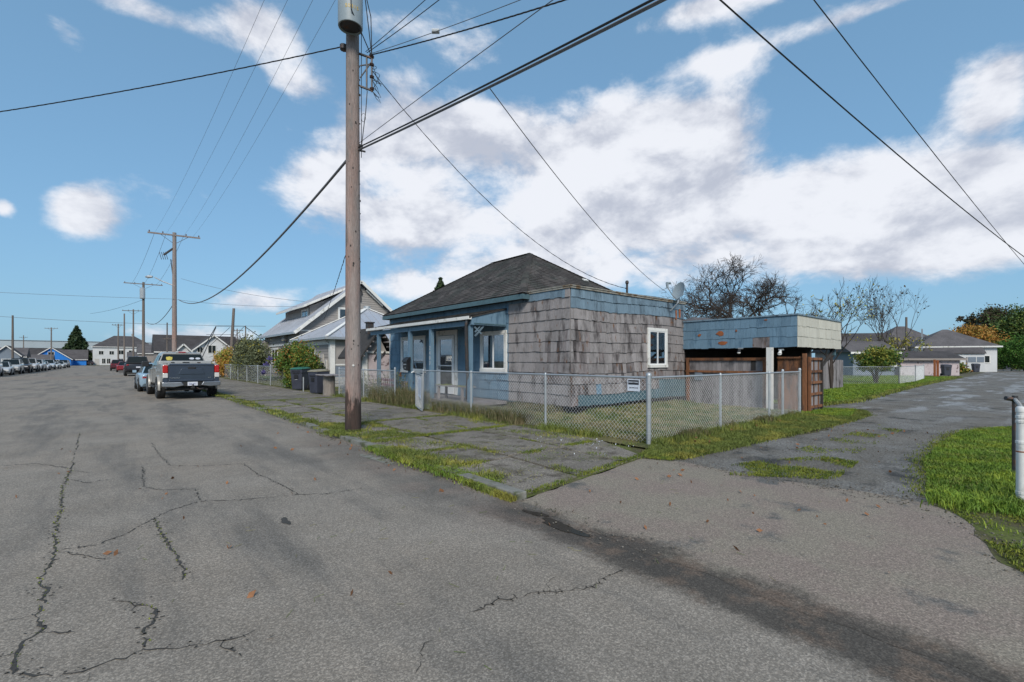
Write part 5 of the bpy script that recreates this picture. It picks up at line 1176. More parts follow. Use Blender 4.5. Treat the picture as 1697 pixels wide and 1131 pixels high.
# gable vent, windows and knee braces
window(NH, 'S', MY0-.03, 13.0, 14.3, 4.45, 5.65, fr=.12, curtain=None); window(NH, 'S', MY0-.03, 17.2, 18.5+.3, 4.55, 5.45, fr=.12, curtain=None)
b = MB(); b.lathe((14.7,MY0-.05,6.9),[(.25,-.06),(.25,.03)],12,'Y'); b.b2((14.55,MY0-.1,6.2),(14.85,MY0-.03,6.6)); b.build('gable_vent', 'steel', NH)
b = MB(); b.beam((15.2,MY0-.2,7.15),(16.6,MY0-.2,6.0),.08,.14); b.beam((17.3,MY0-.2,5.6),(18.0,MY0-.2,4.8),.08,.14); b.build('gable_trim', 'white', NH)
# shed dormer on the street slope
DX0 = 10.9; b = MB(); DY0, DY1 = 37.4, 44.2
zt = 6.2; b.hexa([(DX0+.5,DY0,4.2),(14.2,DY0,4.2),(14.2,DY1,4.2),(DX0+.5,DY1,4.2),(DX0+.5,DY0,5.75),(14.2,DY0,7.1),(14.2,DY1,7.1),(DX0+.5,DY1,5.75)]); DO = b.build('dormer', 'clap', NH)
metal_slope('dormer_roof', [(DX0-.1,DY1+.5,5.72),(DX0-.1,DY0-.5,5.72),(mxr-.05,DY0-.5,7.65),(mxr-.05,DY1+.5,7.65)], NH)
b = MB(); b.beam((DX0-.12,DY0-.53,5.66),(mxr-.2,DY0-.53,7.55),.05,.16); b.beam((DX0-.13,DY0-.5,5.64),(DX0-.13,DY1+.5,5.64),.05,.14); b.build('dormer_trim', 'white', NH)
window(NH, 'W', DX0+.48, DY0+.3, DY0+2.0, 4.75, 5.6, fr=.12, curtain=None)
window(NH, 'W', MX0-.03, 37.6, 39.6, 1.3, 2.6, fr=.12, curtain=None); window(NH, 'W', MX0-.03, 41.6, 43.6, 1.3, 2.6, fr=.12, curtain=None)
window(NH, 'W', AX0-.03, 31.6, 32.9, 1.2, 2.45, fr=.10, curtain=None); window(NH, 'W', AX0-.03, 29.35, 29.75, 1.05, 1.6, fr=.08, panes=1, curtain=None)
b = MB(); b.b2((MX0-.06,MY0,2.72),(MX0-.03,MY1,2.88)); b.b2((AX0-.06,AY0,2.55),(AX0-.03,AY1,2.85)); b.b2((AX0-.05,AY0-.05,.2),(AX0+.12,AY0+.14,AE)); b.b2((MX0-.05,MY1-.1,.2),(MX0+.02,MY1+.03,ME)); b.build('trim_board', 'white', NH)
b = MB(); b.b2((AX0-.1,30.0,1.4),(AX0-.02,30.4,1.95)); b.b2((AX0-.12,30.75,1.7),(AX0-.02,30.9,1.95)); b.tube([(AX0-.06,30.8,1.7),(AX0-.06,30.8,.2)], .03, 6); b.build('meter_box', 'offwhite', NH)
for q in (((MX0-.3,38.8,3.1),(MX0-.02,39.6,3.45)),((MX0-.4,44.6,2.6),(MX0-.02,45.2,3.2))): b = MB(); b.b2(*q); b.build('wall_box', 'tanwall', NH)
b = MB(); b.tube([(MX0-.45,45.8,3.6),(MX0-.1,45.6,3.3),(MX0-.05,45.6,.3)], .05, 6); b.tube([(AX0-.35,28.9,AE-.1),(AX0-.05,29.0,2.6),(AX0-.05,29.0,.2)], .04, 6); b.build('downspout', 'offwhite', NH)
ap = (13.8,32.4,5.3); e = .4; z = AE+.03
for q in ([(AX0-e,AY1,z),(AX0-e,AY0-e,z),ap], [(AX0-e,AY0-e,z),(AX1+e,AY0-e,z),ap], [(AX1+e,AY0-e,z),(AX1+e,AY1,z),ap], [(AX1+e,AY1,z),(AX0-e,AY1,z),ap]): metal_slope('annex_roof', q, NH, .5)
b = MB()
for q in ((AX0-e,AY0-e,z),(AX1+e,AY0-e,z),(AX0-e,AY1,z)): b.beam(Vector(q)+Vector((0,0,.05)), Vector(ap)+Vector((0,0,.05)), .22, .05)
b.build('hip_cap', 'white', NH)
b = MB(); b.beam((AX0-e-.03,AY0-e,z-.07),(AX0-e-.03,AY1,z-.07),.1,.14); b.beam((AX0-e,AY0-e-.03,z-.07),(AX1+e,AY0-e-.03,z-.07),.1,.14); b.build('gutter', 'galv', NH)
b = MB(); b.cyl((13.8,32.4,5.2),(13.8,32.4,5.45),.25,8); b.build('ridge_cap', 'galv', NH)
# corner porch on the annex: column, rail, dark plate as recess shade and door
b = MB(); b.b2((AX0-.08,AY0-.08,.3),(AX0+.22,AY0+.22,AE-.05)); b.b2((AX0+3.5,AY0-.08,.3),(AX0+3.75,AY0+.2,AE-.05)); b.build('porch_column', 'white', NH)
b = MB(); b.b2((AX0+.22,AY0-.02,1.25),(AX0+3.5,AY0+.04,1.34)); b.build('porch_rail', 'white', NH)
b = MB(); b.b2((AX0+.25,AY0+.018,.3),(AX0+1.45,AY0+.022-.01,1.2)); b.b2((AX0+.4,AY0-.02,.3),(AX0+1.3,AY0-.0,1.15)); b.build('porch_panel', 'bluegrey', NH)
b = MB(); b.b2((AX0+1.5,AY0-.01,.3),(AX0+3.5,AY0+.012,AE-.1)); b.build('recess_shade', 'dark', NH)
for i in range(3): b = MB(); b.b2((AX0-.3+i*0,AY0-1.5+i*.35,.04+i*.18),(AX0+1.2,AY0-1.15+i*.35,.20+i*.18)); b.build('step', 'stone', NH)

# ------------------------------------------------------------------ small old outbuilding between the houses
SH = thing('shed', 'derelict little gabled shed with dark rafters and stained pink doors behind the porch', 'shed', (11, 22.3, 0))
sy = 22.4; sx0, sx1, szp = 9.4, 12.8, 3.15
def xz(px, py, Y_):   # solve for the point at a given street distance
    r_ = (px-848.5)/775; t = Y_/(FW.y+RT.y*r_); return (FW.x+RT.x*r_)*t, H+(598-py)/775*t
xp, zp = xz(624, 546, sy); xl, zl = xz(594, 592, sy); 
xr = 2*xp-xl
b = MB(); b.prism([(xl+.3,sy,.1),(xr-.3,sy,.1),(xr-.3,sy,zl+.1),(xp,sy,zp-.1),(xl+.3,sy,zl+.1)], (0,2.4,0)); b.build('wall', 'clap', SH)
b = MB(); b.prism([(xl-.1,sy-.5,zl-.1),(xp,sy-.5,zp),(xp,sy-.5,zp+.1),(xl-.1,sy-.5,zl)], (0,3.0,0)); b.prism([(xr+.1,sy-.5,zl-.1),(xp,sy-.5,zp),(xp,sy-.5,zp+.1),(xr+.1,sy-.5,zl)], (0,3.0,0)); RFS = b.build('roof', 'soffit', SH)
for i in range(6):
    t = (i+.5)/6; b = MB()
    for s, x0 in ((1, xl), (-1, xr)): xx = x0+(xp-x0)*t; zz = zl+(zp-zl)*t-.06; b.beam((xx, sy-.55, zz), (xx, sy+.0, zz), .05, .07)
    b.build('rafter', 'greywood', RFS)
b = MB()
for (a, c) in (((.25,.05),(.55,.55)),((.25,.42),(.6,.75)),((.5,.1),(.85,.5)),((1.15,.5),(1.5,.1)),((1.05,.75),(1.5,.4)),((1.3,.5),(1.75,.05))):
    b.beam((xl+.5+a[0], sy-.12, zl-.2+a[1]), (xl+.5+c[0], sy-.12, zl-.2+c[1]), .04, .05)
b.build('broken_lattice', 'soffit', SH)
b = MB(); x, z = xz(613, 540, sy-.3); b.b2((x-.16, sy-.4, z-.42), (x+.16, sy-.15, z+.12)); b.b2((x-.2, sy-.44, z+.12), (x+.2, sy-.11, z+.18)); b.build('chimney', 'steel', SH, bevel=.01)
for i in range(2):
    for j in range(2):
        b = MB(); xa = xp-.42+i*.62; b.b2((xa, sy-.03, .25+j*.82), (xa+.58, sy-.005, 1.03+j*.82)); b.build('door_panel', 'pink', SH)
b = MB(); b.b2((xp-.75,sy-.06,.1),(xp-.5,sy-.01,2.05)); b.b2((xp+.86,sy-.06,.1),(xp+.95,sy-.01,2.0)); b.b2((xp-.7,sy-.07,1.92),(xp+.95,sy-.01,2.02)); b.build('door_frame', 'white', SH)

# ------------------------------------------------------------------ wheelie bins, stump table, grill
def bin_(label, x, y, rz, s=1.0, body='binblue', lid='binblue', group=None, vents=False):
    t = thing('wheelie_bin', label, 'bin', (0,0,0), group); ORG[t.name] = (0,0,0)
    b = MB(); r0, r1 = .24, .30
    rings = [[(-a,-a*1.1,z),(a,-a*1.1,z),(a,a*1.15,z),(-a,a*1.15,z)] for a, z in ((.235,.04),(.245,.10),(.285,.80),(.30,.82),(.30,.98))]
    b.loft(rings); b.build('body', body, t, bevel=.02)
    b = MB(); b.loft([[(-.315,-.36,.975),(.315,-.36,.975),(.315,.36,1.0),(-.315,.36,1.0)],[(-.315,-.36,1.0),(.315,-.36,1.0),(.315,.36,1.04),(-.315,.36,1.04)],[(-.24,-.24,1.06),(.24,-.24,1.06),(.24,.24,1.09),(-.24,.24,1.09)]]); b.build('lid', lid, t, bevel=.012)
    b = MB(); b.cyl((-.25,.40,1.0),(.25,.40,1.0),.018,8); b.build('handle', body, t)
    for sx in (-1, 1): b = MB(); b.lathe((sx*.28-.03 if sx > 0 else -.31,.26,.12),[(.02,-.0),(.12,.0),(.12,.06),(.02,.06)],14,'X'); b.build('wheel', 'rubber', t, smooth='auto')
    b = MB(); b.b2((-.10,-.33,.55),(.10,-.285,.72)); b.b2((-.16,-.31,.76),(.16,-.325,.80)); b.build('front_recess', 'black', t)
    if vents:
        b = MB()
        for i in range(7): b.b2((-.21+i*.065,-.345,.84),(-.18+i*.065,-.30,.93))
        b.build('vent_slots', 'black', t); b = MB(); b.b2((-.07,-.322,.50),(.07,-.318,.51)); b.build('grab_bar', 'white', t)
    t.location = (x, y, .05); t.rotation_euler = (0,0,rz); t.scale = (s,s,s); return t
bin_('dark blue wheelie bin with green-edged lid against the autumn bush', 7.2, 25.2, R(-50), 1.08, lid='bingreen', vents=True)
bin_('dark blue wheelie bin with pale mossy lid beside the log table', 7.05, 21.9, R(-70), 1.02, lid='binlid')
bin_('black wheelie bin on the alley grass near the brown posts', *G(1568, 46)[:2], R(-60), 1.05, group=None)
bin_('dark wheelie bin by the corner of the white house', *G(1617, 60)[:2], R(-60), 1.05)
bin_('blue wheelie bin far down the alley before the round hedge', *G(1669, 78)[:2], R(-60), 1.1)
LT = thing('log_table', 'upright log with a thin grey board laid on top as a table', 'table', (7.05, 20.55, .05))
b = MB(); b.lathe((7.05,20.55,.04),[(.26,0),(.24,.3),(.25,.6),(.24,.86)],14); b.build('log', 'stump', LT, smooth='auto')
b = MB(); b.box((7.1,20.5,.93),(.95,.75,.03),R(20),tilt=(R(3),0)); b.build('board_top', 'greywood', LT)
GR = thing('kettle_grill', 'dark blue kettle grill lid seen behind the log table', 'grill', (8.0, 20.2, .05))
b = MB(); b.lathe((8.0,20.2,.62),[(.26,0),(.27,.02),(.24,.14),(.15,.22),(.03,.25)],16); b.build('lid', 'slate', GR, smooth='auto'); b = MB(); b.lathe((8.0,20.2,.40),[(.10,0),(.22,.10),(.26,.215)],16); b.build('bowl', 'black', GR)
for a in (0,2.1,4.2): b = MB(); b.cyl((8.0+.15*math.cos(a),20.2+.15*math.sin(a),.45),(8.0+.26*math.cos(a),20.2+.26*math.sin(a),.03),.012,6); b.build('leg', 'steel', GR)
BK = thing('block_stack', 'stack of pale concrete blocks beside the grey house steps', 'blocks', (8.2, 21.2, .05))
for i in range(3): b = MB(); b.box((8.2+random.uniform(-.04,.04),21.3,.15+i*.2),(.5,.4,.17),R(10)); b.build('block', 'stone', BK)

# ------------------------------------------------------------------ shrubs
def shrub(name, label, c, r, n, size, m, m2=None, frac=.25, k=30, group=None, stems=5, stem_m='twig', cat='shrub', inner=.4, cl=.32, zmin=.05):
    t = thing(name, label, cat, (c[0], c[1], .03), group)
    p = clumps(c, r, n, k, inner, cl); p = p[p[:,2] > zmin]
    top = (p[:,2]-c[2])/r[2]
    if m2:
        sel = (RS.rand(len(p)) < frac*(1+top*1.2)); leaves('leaves', p[~sel], size, m, t, 'stuff'); leaves('leaves', p[sel], size, m2, t, 'stuff')
    else: leaves('leaves', p, size, m, t, 'stuff')
    b = MB()
    for i in range(stems):
        a = random.uniform(0, 6.28); e = Vector(c)+Vector((math.cos(a)*r[0]*.6, math.sin(a)*r[1]*.6, r[2]*random.uniform(-.2,.7))); s = Vector((c[0]+random.uniform(-.1,.1), c[1]+random.uniform(-.1,.1), .0))
        b.tube([s, s.lerp(e,.5)+Vector((random.uniform(-.1,.1),random.uniform(-.1,.1),.1)), e], [.03*max(1,r[2]*.7),.02*max(1,r[2]*.7),.008], 5, cap=False)
    b.build('stems', stem_m, t); return t
shrub('autumn_bush', 'large green bush turning orange at the top behind the bins', (7.75,27.9,1.3), (.95,2.6,1.35), 15000, .062, 'leaf_bramble', 'leaf_autumn', .17, k=70)
shrub('olive_bush', 'tall grey-green bush leaning over the neighbouring wire fence', (7.9,40.0,1.6), (1.1,3.6,1.9), 13000, .07, 'leaf_olive', 'leaf_yellow', .05, k=60)
shrub('orange_bush', 'orange leafed bush over the fence right of the pickup', (7.9,51.0,1.4), (.9,3.9,1.4), 8000, .085, 'leaf_orange', 'leaf_yellow', .3, k=50)
shrub('hedge', 'low tangled green shrubs behind the wire fence by the pickup', (7.9,45.5,.8), (.6,2.6,.85), 6000, .07, 'leaf_olive', 'leaf_yellow', .25, k=40)
shrub('yellow_sapling', 'yellow-green sapling rising out of the hedge by the fence', (8.4,45.5,2.4), (.35,.5,1.1), 700, .07, 'leaf_yellow', k=14, stems=2)
shrub('garden_shrub', 'small dark shrub at the grey house wall', (9.5,30.0,1.2), (.45,.7,.8), 1600, .06, 'leaf_dark', k=18)
shrub('garden_shrub', 'small conical shrub hidden beside the near pole', (7.6,18.6,.45), (.28,.28,.5), 1500, .03, 'leaf_dark', k=18)
fp = band([(7.6,14.6),(7.65,19.2)], .35, 130, 1)
yf = thing('flowering_weeds', 'tall straggly weeds with yellow flowers along the fence by the gate', 'weeds', (7.6,17,.03))
b = MB(); tips = []
for p in fp:
    h = random.uniform(.6,1.25); dx, dy = random.uniform(-.15,.15), random.uniform(-.15,.15); b.tube([(p[0],p[1],.03),(p[0]+dx*.5,p[1]+dy*.5,h*.6),(p[0]+dx,p[1]+dy,h)], [.006,.005,.003], 3, cap=False)
    for _ in range(9): t_ = random.uniform(.3,1); tips.append((p[0]+dx*t_+random.gauss(0,.05), p[1]+dy*t_+random.gauss(0,.05), h*t_))
b.build('stems', 'weed', yf); tips = np.array(tips); sel = RS.rand(len(tips)) < .2
leaves('flowers', tips[sel], .026, 'leaf_yellow', yf, 'stuff'); leaves('leaves', tips[~sel], .034, 'leaf_olive', yf, 'stuff')
for i, (px, py, d_) in enumerate(((448,594,31),(441,604,30),(437,617,29.5))):
    q = P(px, py, d_); t = thing('hydrangea_head', ['highest','middle','lowest'][i]+' of the purple flower heads at the bush edge', 'flower', tuple(q))
    leaves('petals', clumps(q, (.17,.17,.15), 300, 20, .7, .3), .035, 'purple', t); b = MB(); b.tube([q, q+Vector((.25,.3,-.3)), (8.0,27.5,.8)], .008, 4); b.build('stem', 'weed', t)
NF = thing('wire_fence', 'old grey wire fence along the sidewalk beyond the bins', 'fence', (7.25, 28, 0))
chainlink(NF, (7.25,28.2),(7.2,47), .08, 1.2, dm=.14, wire=.0022, posts=[(0,.03,1.25),(3.2,.03,1.25),(6.5,.03,1.2),(9.8,.03,1.2),(13,.03,1.2),(16,.03,1.2)])
k = MB(); k.cyl((7.0,24.0,0),(7.0,24.0,.75),.03,8); k.build('short_post', 'galv', label='short grey pipe stub standing left of the green-lidded bin', cat='post')

# ------------------------------------------------------------------ trees
def bare_tree(name, label, base, h, depth, r, spread=.5, up=.12, m='twig', leaf=None, nleaf=0, ls=.07, kmax=3, shrink=.72, seed=1, lean=(0,0), kmin=2, limbs=1, group=None):
    random.seed(seed); t = thing(name, label, 'tree', tuple(base), group); b = MB(); tips = []; allp = []
    for i in range(limbs):
        d = Vector((lean[0]+random.uniform(-.35,.35)*(limbs > 1), lean[1]+random.uniform(-.35,.35)*(limbs > 1), 1)).normalized()
        tree_rec(b, Vector(base), d, h*(.30 if limbs == 1 else .36), r*(1 if limbs == 1 else .7), depth, tips, spread, up, 6, kmin, kmax, shrink, allp)
    b.build('trunk_and_branches', m, t)
    if leaf:
        tp = np.array([tuple(p) for p in tips+allp]); i = RS.randint(0, len(tp), nleaf); leaves('leaves', tp[i]+RS.normal(size=(nleaf,3))*h*.018, ls, leaf, t, 'stuff')
    return t
q = G(1238, 36); bare_tree('bare_tree', 'large bare spreading tree rising behind the carport roof', (q.x, q.y, .0), 10.4, 7, .24, .62, .05, seed=4, kmin=3, kmax=4, shrink=.74)
q = G(1175, 34); bare_tree('bare_tree', 'smaller bare tree left of the big bare tree behind the roofs', (q.x, q.y, .0), 6.6, 6, .10, .58, .04, seed=9, limbs=3, kmin=3)
q = G(1378, 25); bare_tree('sparse_tree', 'sparse tree with few yellow-green leaves at the carport end', (q.x, q.y, .0), 5.4, 5, .08, .5, .14, leaf='leaf_yellow', nleaf=260, ls=.06, seed=12, limbs=3)
q = G(1468, 50); bare_tree('sparse_tree', 'thin nearly leafless tree before the brown roofs by the alley', (q.x, q.y, .0), 9.2, 5, .09, .42, .22, leaf='leaf_brown', nleaf=200, ls=.12, seed=15, limbs=4)
q = G(1490, 55); bare_tree('yellow_tree', 'low yellow-leafed tree around the grey pole by the alley', (q.x, q.y, .0), 5.6, 4, .09, .55, .1, leaf='leaf_yellow', nleaf=700, ls=.11, seed=16, limbs=4)
random.seed(77)
q = G(1453, 31.5)
FT = shrub('fruit_bush', 'round multi-stemmed fruit bush with green and yellow leaves on the lawn', (q.x, q.y, 1.75), (1.45,1.45,.95), 6500, .07, 'leaf_bramble', 'leaf_yellow', .18, k=46, stems=1, zmin=.8)
b = MB()
for i in range(7):
    a = random.uniform(0,6.28); e = Vector((q.x+math.cos(a)*.9, q.y+math.sin(a)*.9, random.uniform(1.2,2.0))); b.tube([(q.x+math.cos(a)*.08,q.y+math.sin(a)*.08,0),(q.x+math.cos(a)*.3,q.y+math.sin(a)*.3,.7),e],[.07,.05,.02],6)
b.build('trunks', 'trunk', FT)
def crown_tree(name, label, px, d, top, r, n, size, m, m2=None, frac=.2, k=60, zc=None, group=None, trunk=.25, cat='tree', inner=.35, cl=.3):
    q = G(px, d); zt = H+(598-top)/775*d; zc = zt-r[2] if zc is None else zc
    t = thing(name, label, cat, (q.x, q.y, 0), group); c = (q.x, q.y, zc)
    p = clumps(c, r, n, k, inner, cl); p = p[p[:,2] > .1]
    if m2: s = RS.rand(len(p)) < frac; leaves('crown', p[~s], size, m, t, 'stuff'); leaves('crown', p[s], size, m2, t, 'stuff')
    else: leaves('crown', p, size, m, t, 'stuff')
    b = MB(); tips = []; tree_rec(b, Vector((q.x,q.y,0)), Vector((0,0,1)), max(zc*.33, .4), trunk, 3, tips, .55, .15, 6); b.build('trunk', 'trunk', t); return t
crown_tree('orange_tree', 'round orange autumn tree behind the white house', 1612, 92, 540, (6.0,6.0,3.2), 14000, .20, 'leaf_orange', 'leaf_autumn', .3)
crown_tree('dark_tree', 'large dark brown tree with open crown at the alley end', 1652, 105, 503, (6.5,6.5,7.0), 17000, .23, 'leaf_brown', 'leaf_deep', .3, k=60, inner=.3, cl=.24)
crown_tree('dark_tree', 'dark broad tree left of the open brown crown', 1625, 112, 508, (4.5,4.5,3.6), 4500, .22, 'leaf_brown', k=26, cl=.2, trunk=.35)
crown_tree('green_tree', 'olive green tree at the right edge above the round hedge', 1697, 92, 508, (5.5,5.5,6.2), 16000, .22, 'leaf_deep', 'leaf_bramble', .4)
crown_tree('round_hedge', 'dense bright green rounded hedge at the right edge of the alley', 1700, 68, 556, (3.1,4.2,2.6), 15000, .12, 'leaf_hedge', None, k=150, cat='hedge', inner=.75, cl=.28)
crown_tree('hedge_bush', 'low olive bush between the white house and the far bin', 1655, 84, 586, (4.6,4,1.9), 5000, .2, 'leaf_deep', 'leaf_yellow', .2, zc=1.0, cat='shrub')
crown_tree('hedge_bush', 'small shrub in the grass before the white house wall', 1590, 57, 602, (1.6,1.2,.8), 1500, .12, 'leaf_autumn', 'leaf_bramble', .6, zc=.5, cat='shrub')
crown_tree('backdrop_trees', 'dark belt of trees closing the alley behind everything', 1690, 135, 540, (14,8,6.0), 16000, .35, 'leaf_deep', 'leaf_brown', .4, k=80, inner=.2)
crown_tree('backdrop_trees', 'low far tree row between the brown roofs and white house', 1590, 150, 570, (12,5,3), 3500, .5, 'leaf_deep', 'leaf_brown', .4, k=60)
def conifer(label, px, d, top, rad, n=2600, size=.3, z0=0, name='conifer'):
    q = G(px, d); zt = H+(598-top)/775*d; t = thing(name, label, 'tree', (q.x, q.y, 0)); p = []
    u = RS.rand(n)**.6; a = RS.uniform(0, 6.28, n); lay_ = np.floor(u*14)/14+RS.rand(n)*.045
    rr = rad*(lay_+.04)*(.45+.55*RS.rand(n)**.5)*(1+.25*np.sin(a*3+lay_*20)); zz = zt-(zt-z0)*lay_-rr*.18
    leaves('foliage', np.stack([q.x+rr*np.cos(a), q.y+rr*np.sin(a), zz], 1), size, 'leaf_dark', t, 'stuff')
    b = MB(); b.tube([(q.x,q.y,0),(q.x,q.y,zt-.3)],[.02*zt+.08,.03],6); b.build('trunk', 'trunk', t); return t
conifer('broad dark conifer in front of the grey warehouse at left', 127, 165, 541, 5.2, 5200, .55)
conifer('small dark conifer tip showing over the blue house roof', 730, 62, 461, 2.3, 1500, .25, z0=7)
conifer('narrow dark cypress at the street end, left of the pair', 162, 172, 584, 1.6, 1200, .35, name='cypress')
conifer('narrow dark cypress at the street end, right of the pair', 171, 172, 583, 1.5, 1200, .35, name='cypress')

# ------------------------------------------------------------------ far buildings
def gable_house(label, px, d, w_, dep, eave, ridge, wallm, roofm='rooffar', yaw=0.0, hip=0.0, wins=(), door=None, group=None, axis='x', chim=False, trimm='white', name='house'):
    q = G(px, d); t = thing(name, label, 'house', (q.x, q.y, 0), group, rz=-yaw); ORG[t.name] = (0,0,0)
    # local frame: +x to the right as seen, -y faces the viewer
    b = MB(); b.b2((-w_/2,-dep/2,-.1),(w_/2,dep/2,eave)); 
    if axis == 'y': b.prism([(-w_/2,-dep/2+.01,eave),(w_/2,-dep/2+.01,eave),(0,-dep/2+.01,ridge-.1)], (0,dep-.02,0))
    elif hip == 0: b.prism([(-w_/2+.01,-dep/2,eave),(-w_/2+.01,dep/2,eave),(-w_/2+.01,0,ridge-.1)], (w_-.02,0,0))
    b.build('wall', wallm, t); e = .4
    b = MB()
    if axis == 'y':
        for s in (-1, 1): b.prism([(s*(w_/2+e),-dep/2-e,eave-.15),(0,-dep/2-e,ridge),(0,dep/2+e,ridge),(s*(w_/2+e),dep/2+e,eave-.15)], (0,0,.14))
    else:
        hx = w_/2+e-hip; a = [(-w_/2-e,-dep/2-e,eave),(w_/2+e,-dep/2-e,eave),(w_/2+e,dep/2+e,eave),(-w_/2-e,dep/2+e,eave),(-hx,0,ridge),(hx,0,ridge)]
        b.add(a, [(0,1,5,4),(1,2,5),(2,3,4,5),(3,0,4),(3,2,1,0)])
    rf = b.build('roof', roofm, t)
    b = MB()
    if axis == 'y':
        for s in (-1, 1): b.beam((s*(w_/2+e),-dep/2-e-.04,eave-.1),(0,-dep/2-e-.04,ridge+.05),.06,.22)
    else: b.b2((-w_/2-e-.03,-dep/2-e-.06,eave-.16),(w_/2+e+.03,-dep/2-e-.01,eave+.04))
    b.build('trim', trimm, t)
    if chim: b = MB(); b.b2((w_*.12,-.3,ridge-.5),(w_*.12+.7,.4,ridge+.9)); b.build('chimney', 'stone', rf)
    for (x, z, ww, hh) in wins:
        b = MB(); y = -dep/2
        b.b2((x-ww/2-.1,y-.06,z-hh/2-.1),(x+ww/2+.1,y-.01,z-hh/2)); b.b2((x-ww/2-.1,y-.06,z+hh/2),(x+ww/2+.1,y-.01,z+hh/2+.1)); b.b2((x-ww/2-.1,y-.06,z-hh/2),(x-ww/2,y-.01,z+hh/2)); b.b2((x+ww/2,y-.06,z-hh/2),(x+ww/2+.1,y-.01,z+hh/2)); b.b2((x-.03,y-.05,z-hh/2),(x+.03,y-.02,z+hh/2))
        f = b.build('window', 'white', t); b = MB(); b.b2((x-ww/2,y-.02,z-hh/2),(x+ww/2,y-.005,z+hh/2)); b.build('pane', 'carglass', f)
    if door: x, dw_, dh = door; b = MB(); b.b2((x-dw_/2,-dep/2-.05,0),(x+dw_/2,-dep/2-.01,dh)); b.build('door', 'offwhite', t)
    return t
# white hipped cottage on the alley
q0 = G(1568, 68)
WHt = gable_house('white cottage with dark hipped roof and lean-to at the far bend of the alley', 1566, 70, 8.6, 8.0, 3.55, 6.2, 'farwhite', hip=4.4, yaw=R(66), wins=[(-.2,1.75,.6,.8),(2.7,1.75,1.6,.9)])
b = MB(); b.prism([(-3.9,-4.5,3.3),(2.6,-4.5,3.3),(2.6,-5.7,2.5),(-3.9,-5.7,2.5)], (0,0,.12)); b.build('lean_to_roof', 'rooffar', WHt)
b = MB(); b.b2((-3.7,-5.5,0),(2.5,-4.02,2.5)); lw = b.build('lean_to', 'farwhite', WHt)
for (x, ww) in ((-1.0,1.0),(1.6,1.6)):
    b = MB(); b.b2((x-ww/2,-5.56,1.35),(x+ww/2,-5.505,2.05)); f = b.build('window', 'bluegrey', WHt); b = MB(); b.b2((x-.03,-5.58,1.35),(x+.03,-5.565,2.05)); b.build('frame', 'white', f)
random.seed(5)
gable_house('long brown hipped roof rising behind the yellow tree', 1492, 84, 10.5, 9, 3.8, 7.7, 'tanwall', hip=5.0, yaw=R(49), name='house', trimm='tanwall')
gable_house('low brown roofed house left behind the thin tree', 1418, 76, 8, 8, 3.4, 6.0, 'tanwall', hip=0, yaw=R(49), wins=[(0,1.8,1.2,1)])
gable_house('blue-grey bungalow with grey roof behind the fruit bush', 1424, 50, 3.8, 5, 2.4, 3.6, 'bluegrey', yaw=R(49), wins=[(1.5,1.6,1.0,1.1)])
gable_house('long low mauve garage with flat-looking grey roof beside the fruit bush', 1519, 52, 5.6, 4, 1.75, 2.6, 'pink', yaw=R(49), name='garage', trimm='tanwall')
gable_house('dark low roof just behind the carport left end', 1160, 26, 3.4, 4, 3.2, 3.95, 'tanwall', yaw=R(20), hip=1.6, name='house', trimm='soffit')
gable_house('grey roofed house glimpsed at the right of the carport', 1400, 62, 5, 5, 2.6, 4.2, 'tanwall', yaw=R(49))
for i, (px, d, h, m, lb) in enumerate([(1549,44,1.65,'rust','left of two rusty brown posts by the alley shed'),(1554,44,1.6,'rust','right of two rusty brown posts by the alley shed'),(1590,58,1.9,'greywood','short grey post before the white cottage'),(1602,60,2.0,'greywood','taller grey post at the white cottage corner'),(1528,64,5.9,'galv','pale vent pipe standing over the brown roofs')]):
    q = G(px, d); k = MB(); k.b2((q.x-.08,q.y-.08,0),(q.x+.08,q.y+.08,h)); k.build('post', m, label=lb, cat='post')
RFN = thing('chain_link_fence', 'low wire fence panels standing around the fruit bush lawn', 'fence', (*G(1490,31)[:2], 0))
a_, b__, c_, d__ = G(1392,30), G(1490,30.5), G(1517,34), G(1531,39)
for p0, p1 in ((a_, b__), (b__, c_), (c_, d__)):
    chainlink(RFN, (p0.x,p0.y), (p1.x,p1.y), .05, 1.15, dm=.14, wire=.0045, posts=[(0,.035,1.2),((p1-p0).length,.035,1.2)])
# street end and left side
gable_house('bright blue gabled house beyond the parked cars at left', 88, 150, 9.0, 12, 1.9, 5.6, 'bluehouse', yaw=R(0), axis='y', wins=[(0,3.6,1.3,1.2),(-2,1.3,1.0,.9),(1.2,1.3,1.0,.9)])
gable_house('long grey roof wing attached right behind the bright blue house', 121, 160, 7, 8, 1.9, 5.3, 'bluehouse', yaw=R(0))
gable_house('white two-storey house with hipped roof, dormers and chimney at the street end', 206, 172, 17, 12, 6.4, 10.6, 'farwhite', hip=6, yaw=R(0), chim=True, wins=[(-6.3,4.3,1.2,1.2),(-3.5,4.3,1.2,1.2),(-1,4.5,1.5,1.4),(2,4.5,1.6,1.4),(5.5,4.3,1.4,1.2),(-5.6,1.4,.9,1.7),(-4.3,1.4,.9,1.7),(-1,1.4,1.2,1.7),(2,1.4,1.4,1.7),(5,1.4,1.2,1.6)], door=(-7.4,1.2,2.2))
gable_house('small porch-roofed wing right of the white two-storey house', 243, 150, 9, 7, 2.4, 4.3, 'offwhite', yaw=R(0), wins=[(-1.5,1.3,1.2,1.2),(1.5,1.3,1.2,1.2)])
W_ = gable_house('long pale grey warehouse across the end of the street', 120, 300, 120, 40, 13.5, 13.9, 'fargrey', roofm='fargrey', yaw=R(0), name='warehouse', trimm='fargrey')
gable_house('pale low warehouse block stepping down at far left', 62, 260, 20, 20, 8.6, 8.9, 'fargrey', roofm='fargrey', yaw=R(0), name='warehouse', trimm='fargrey')
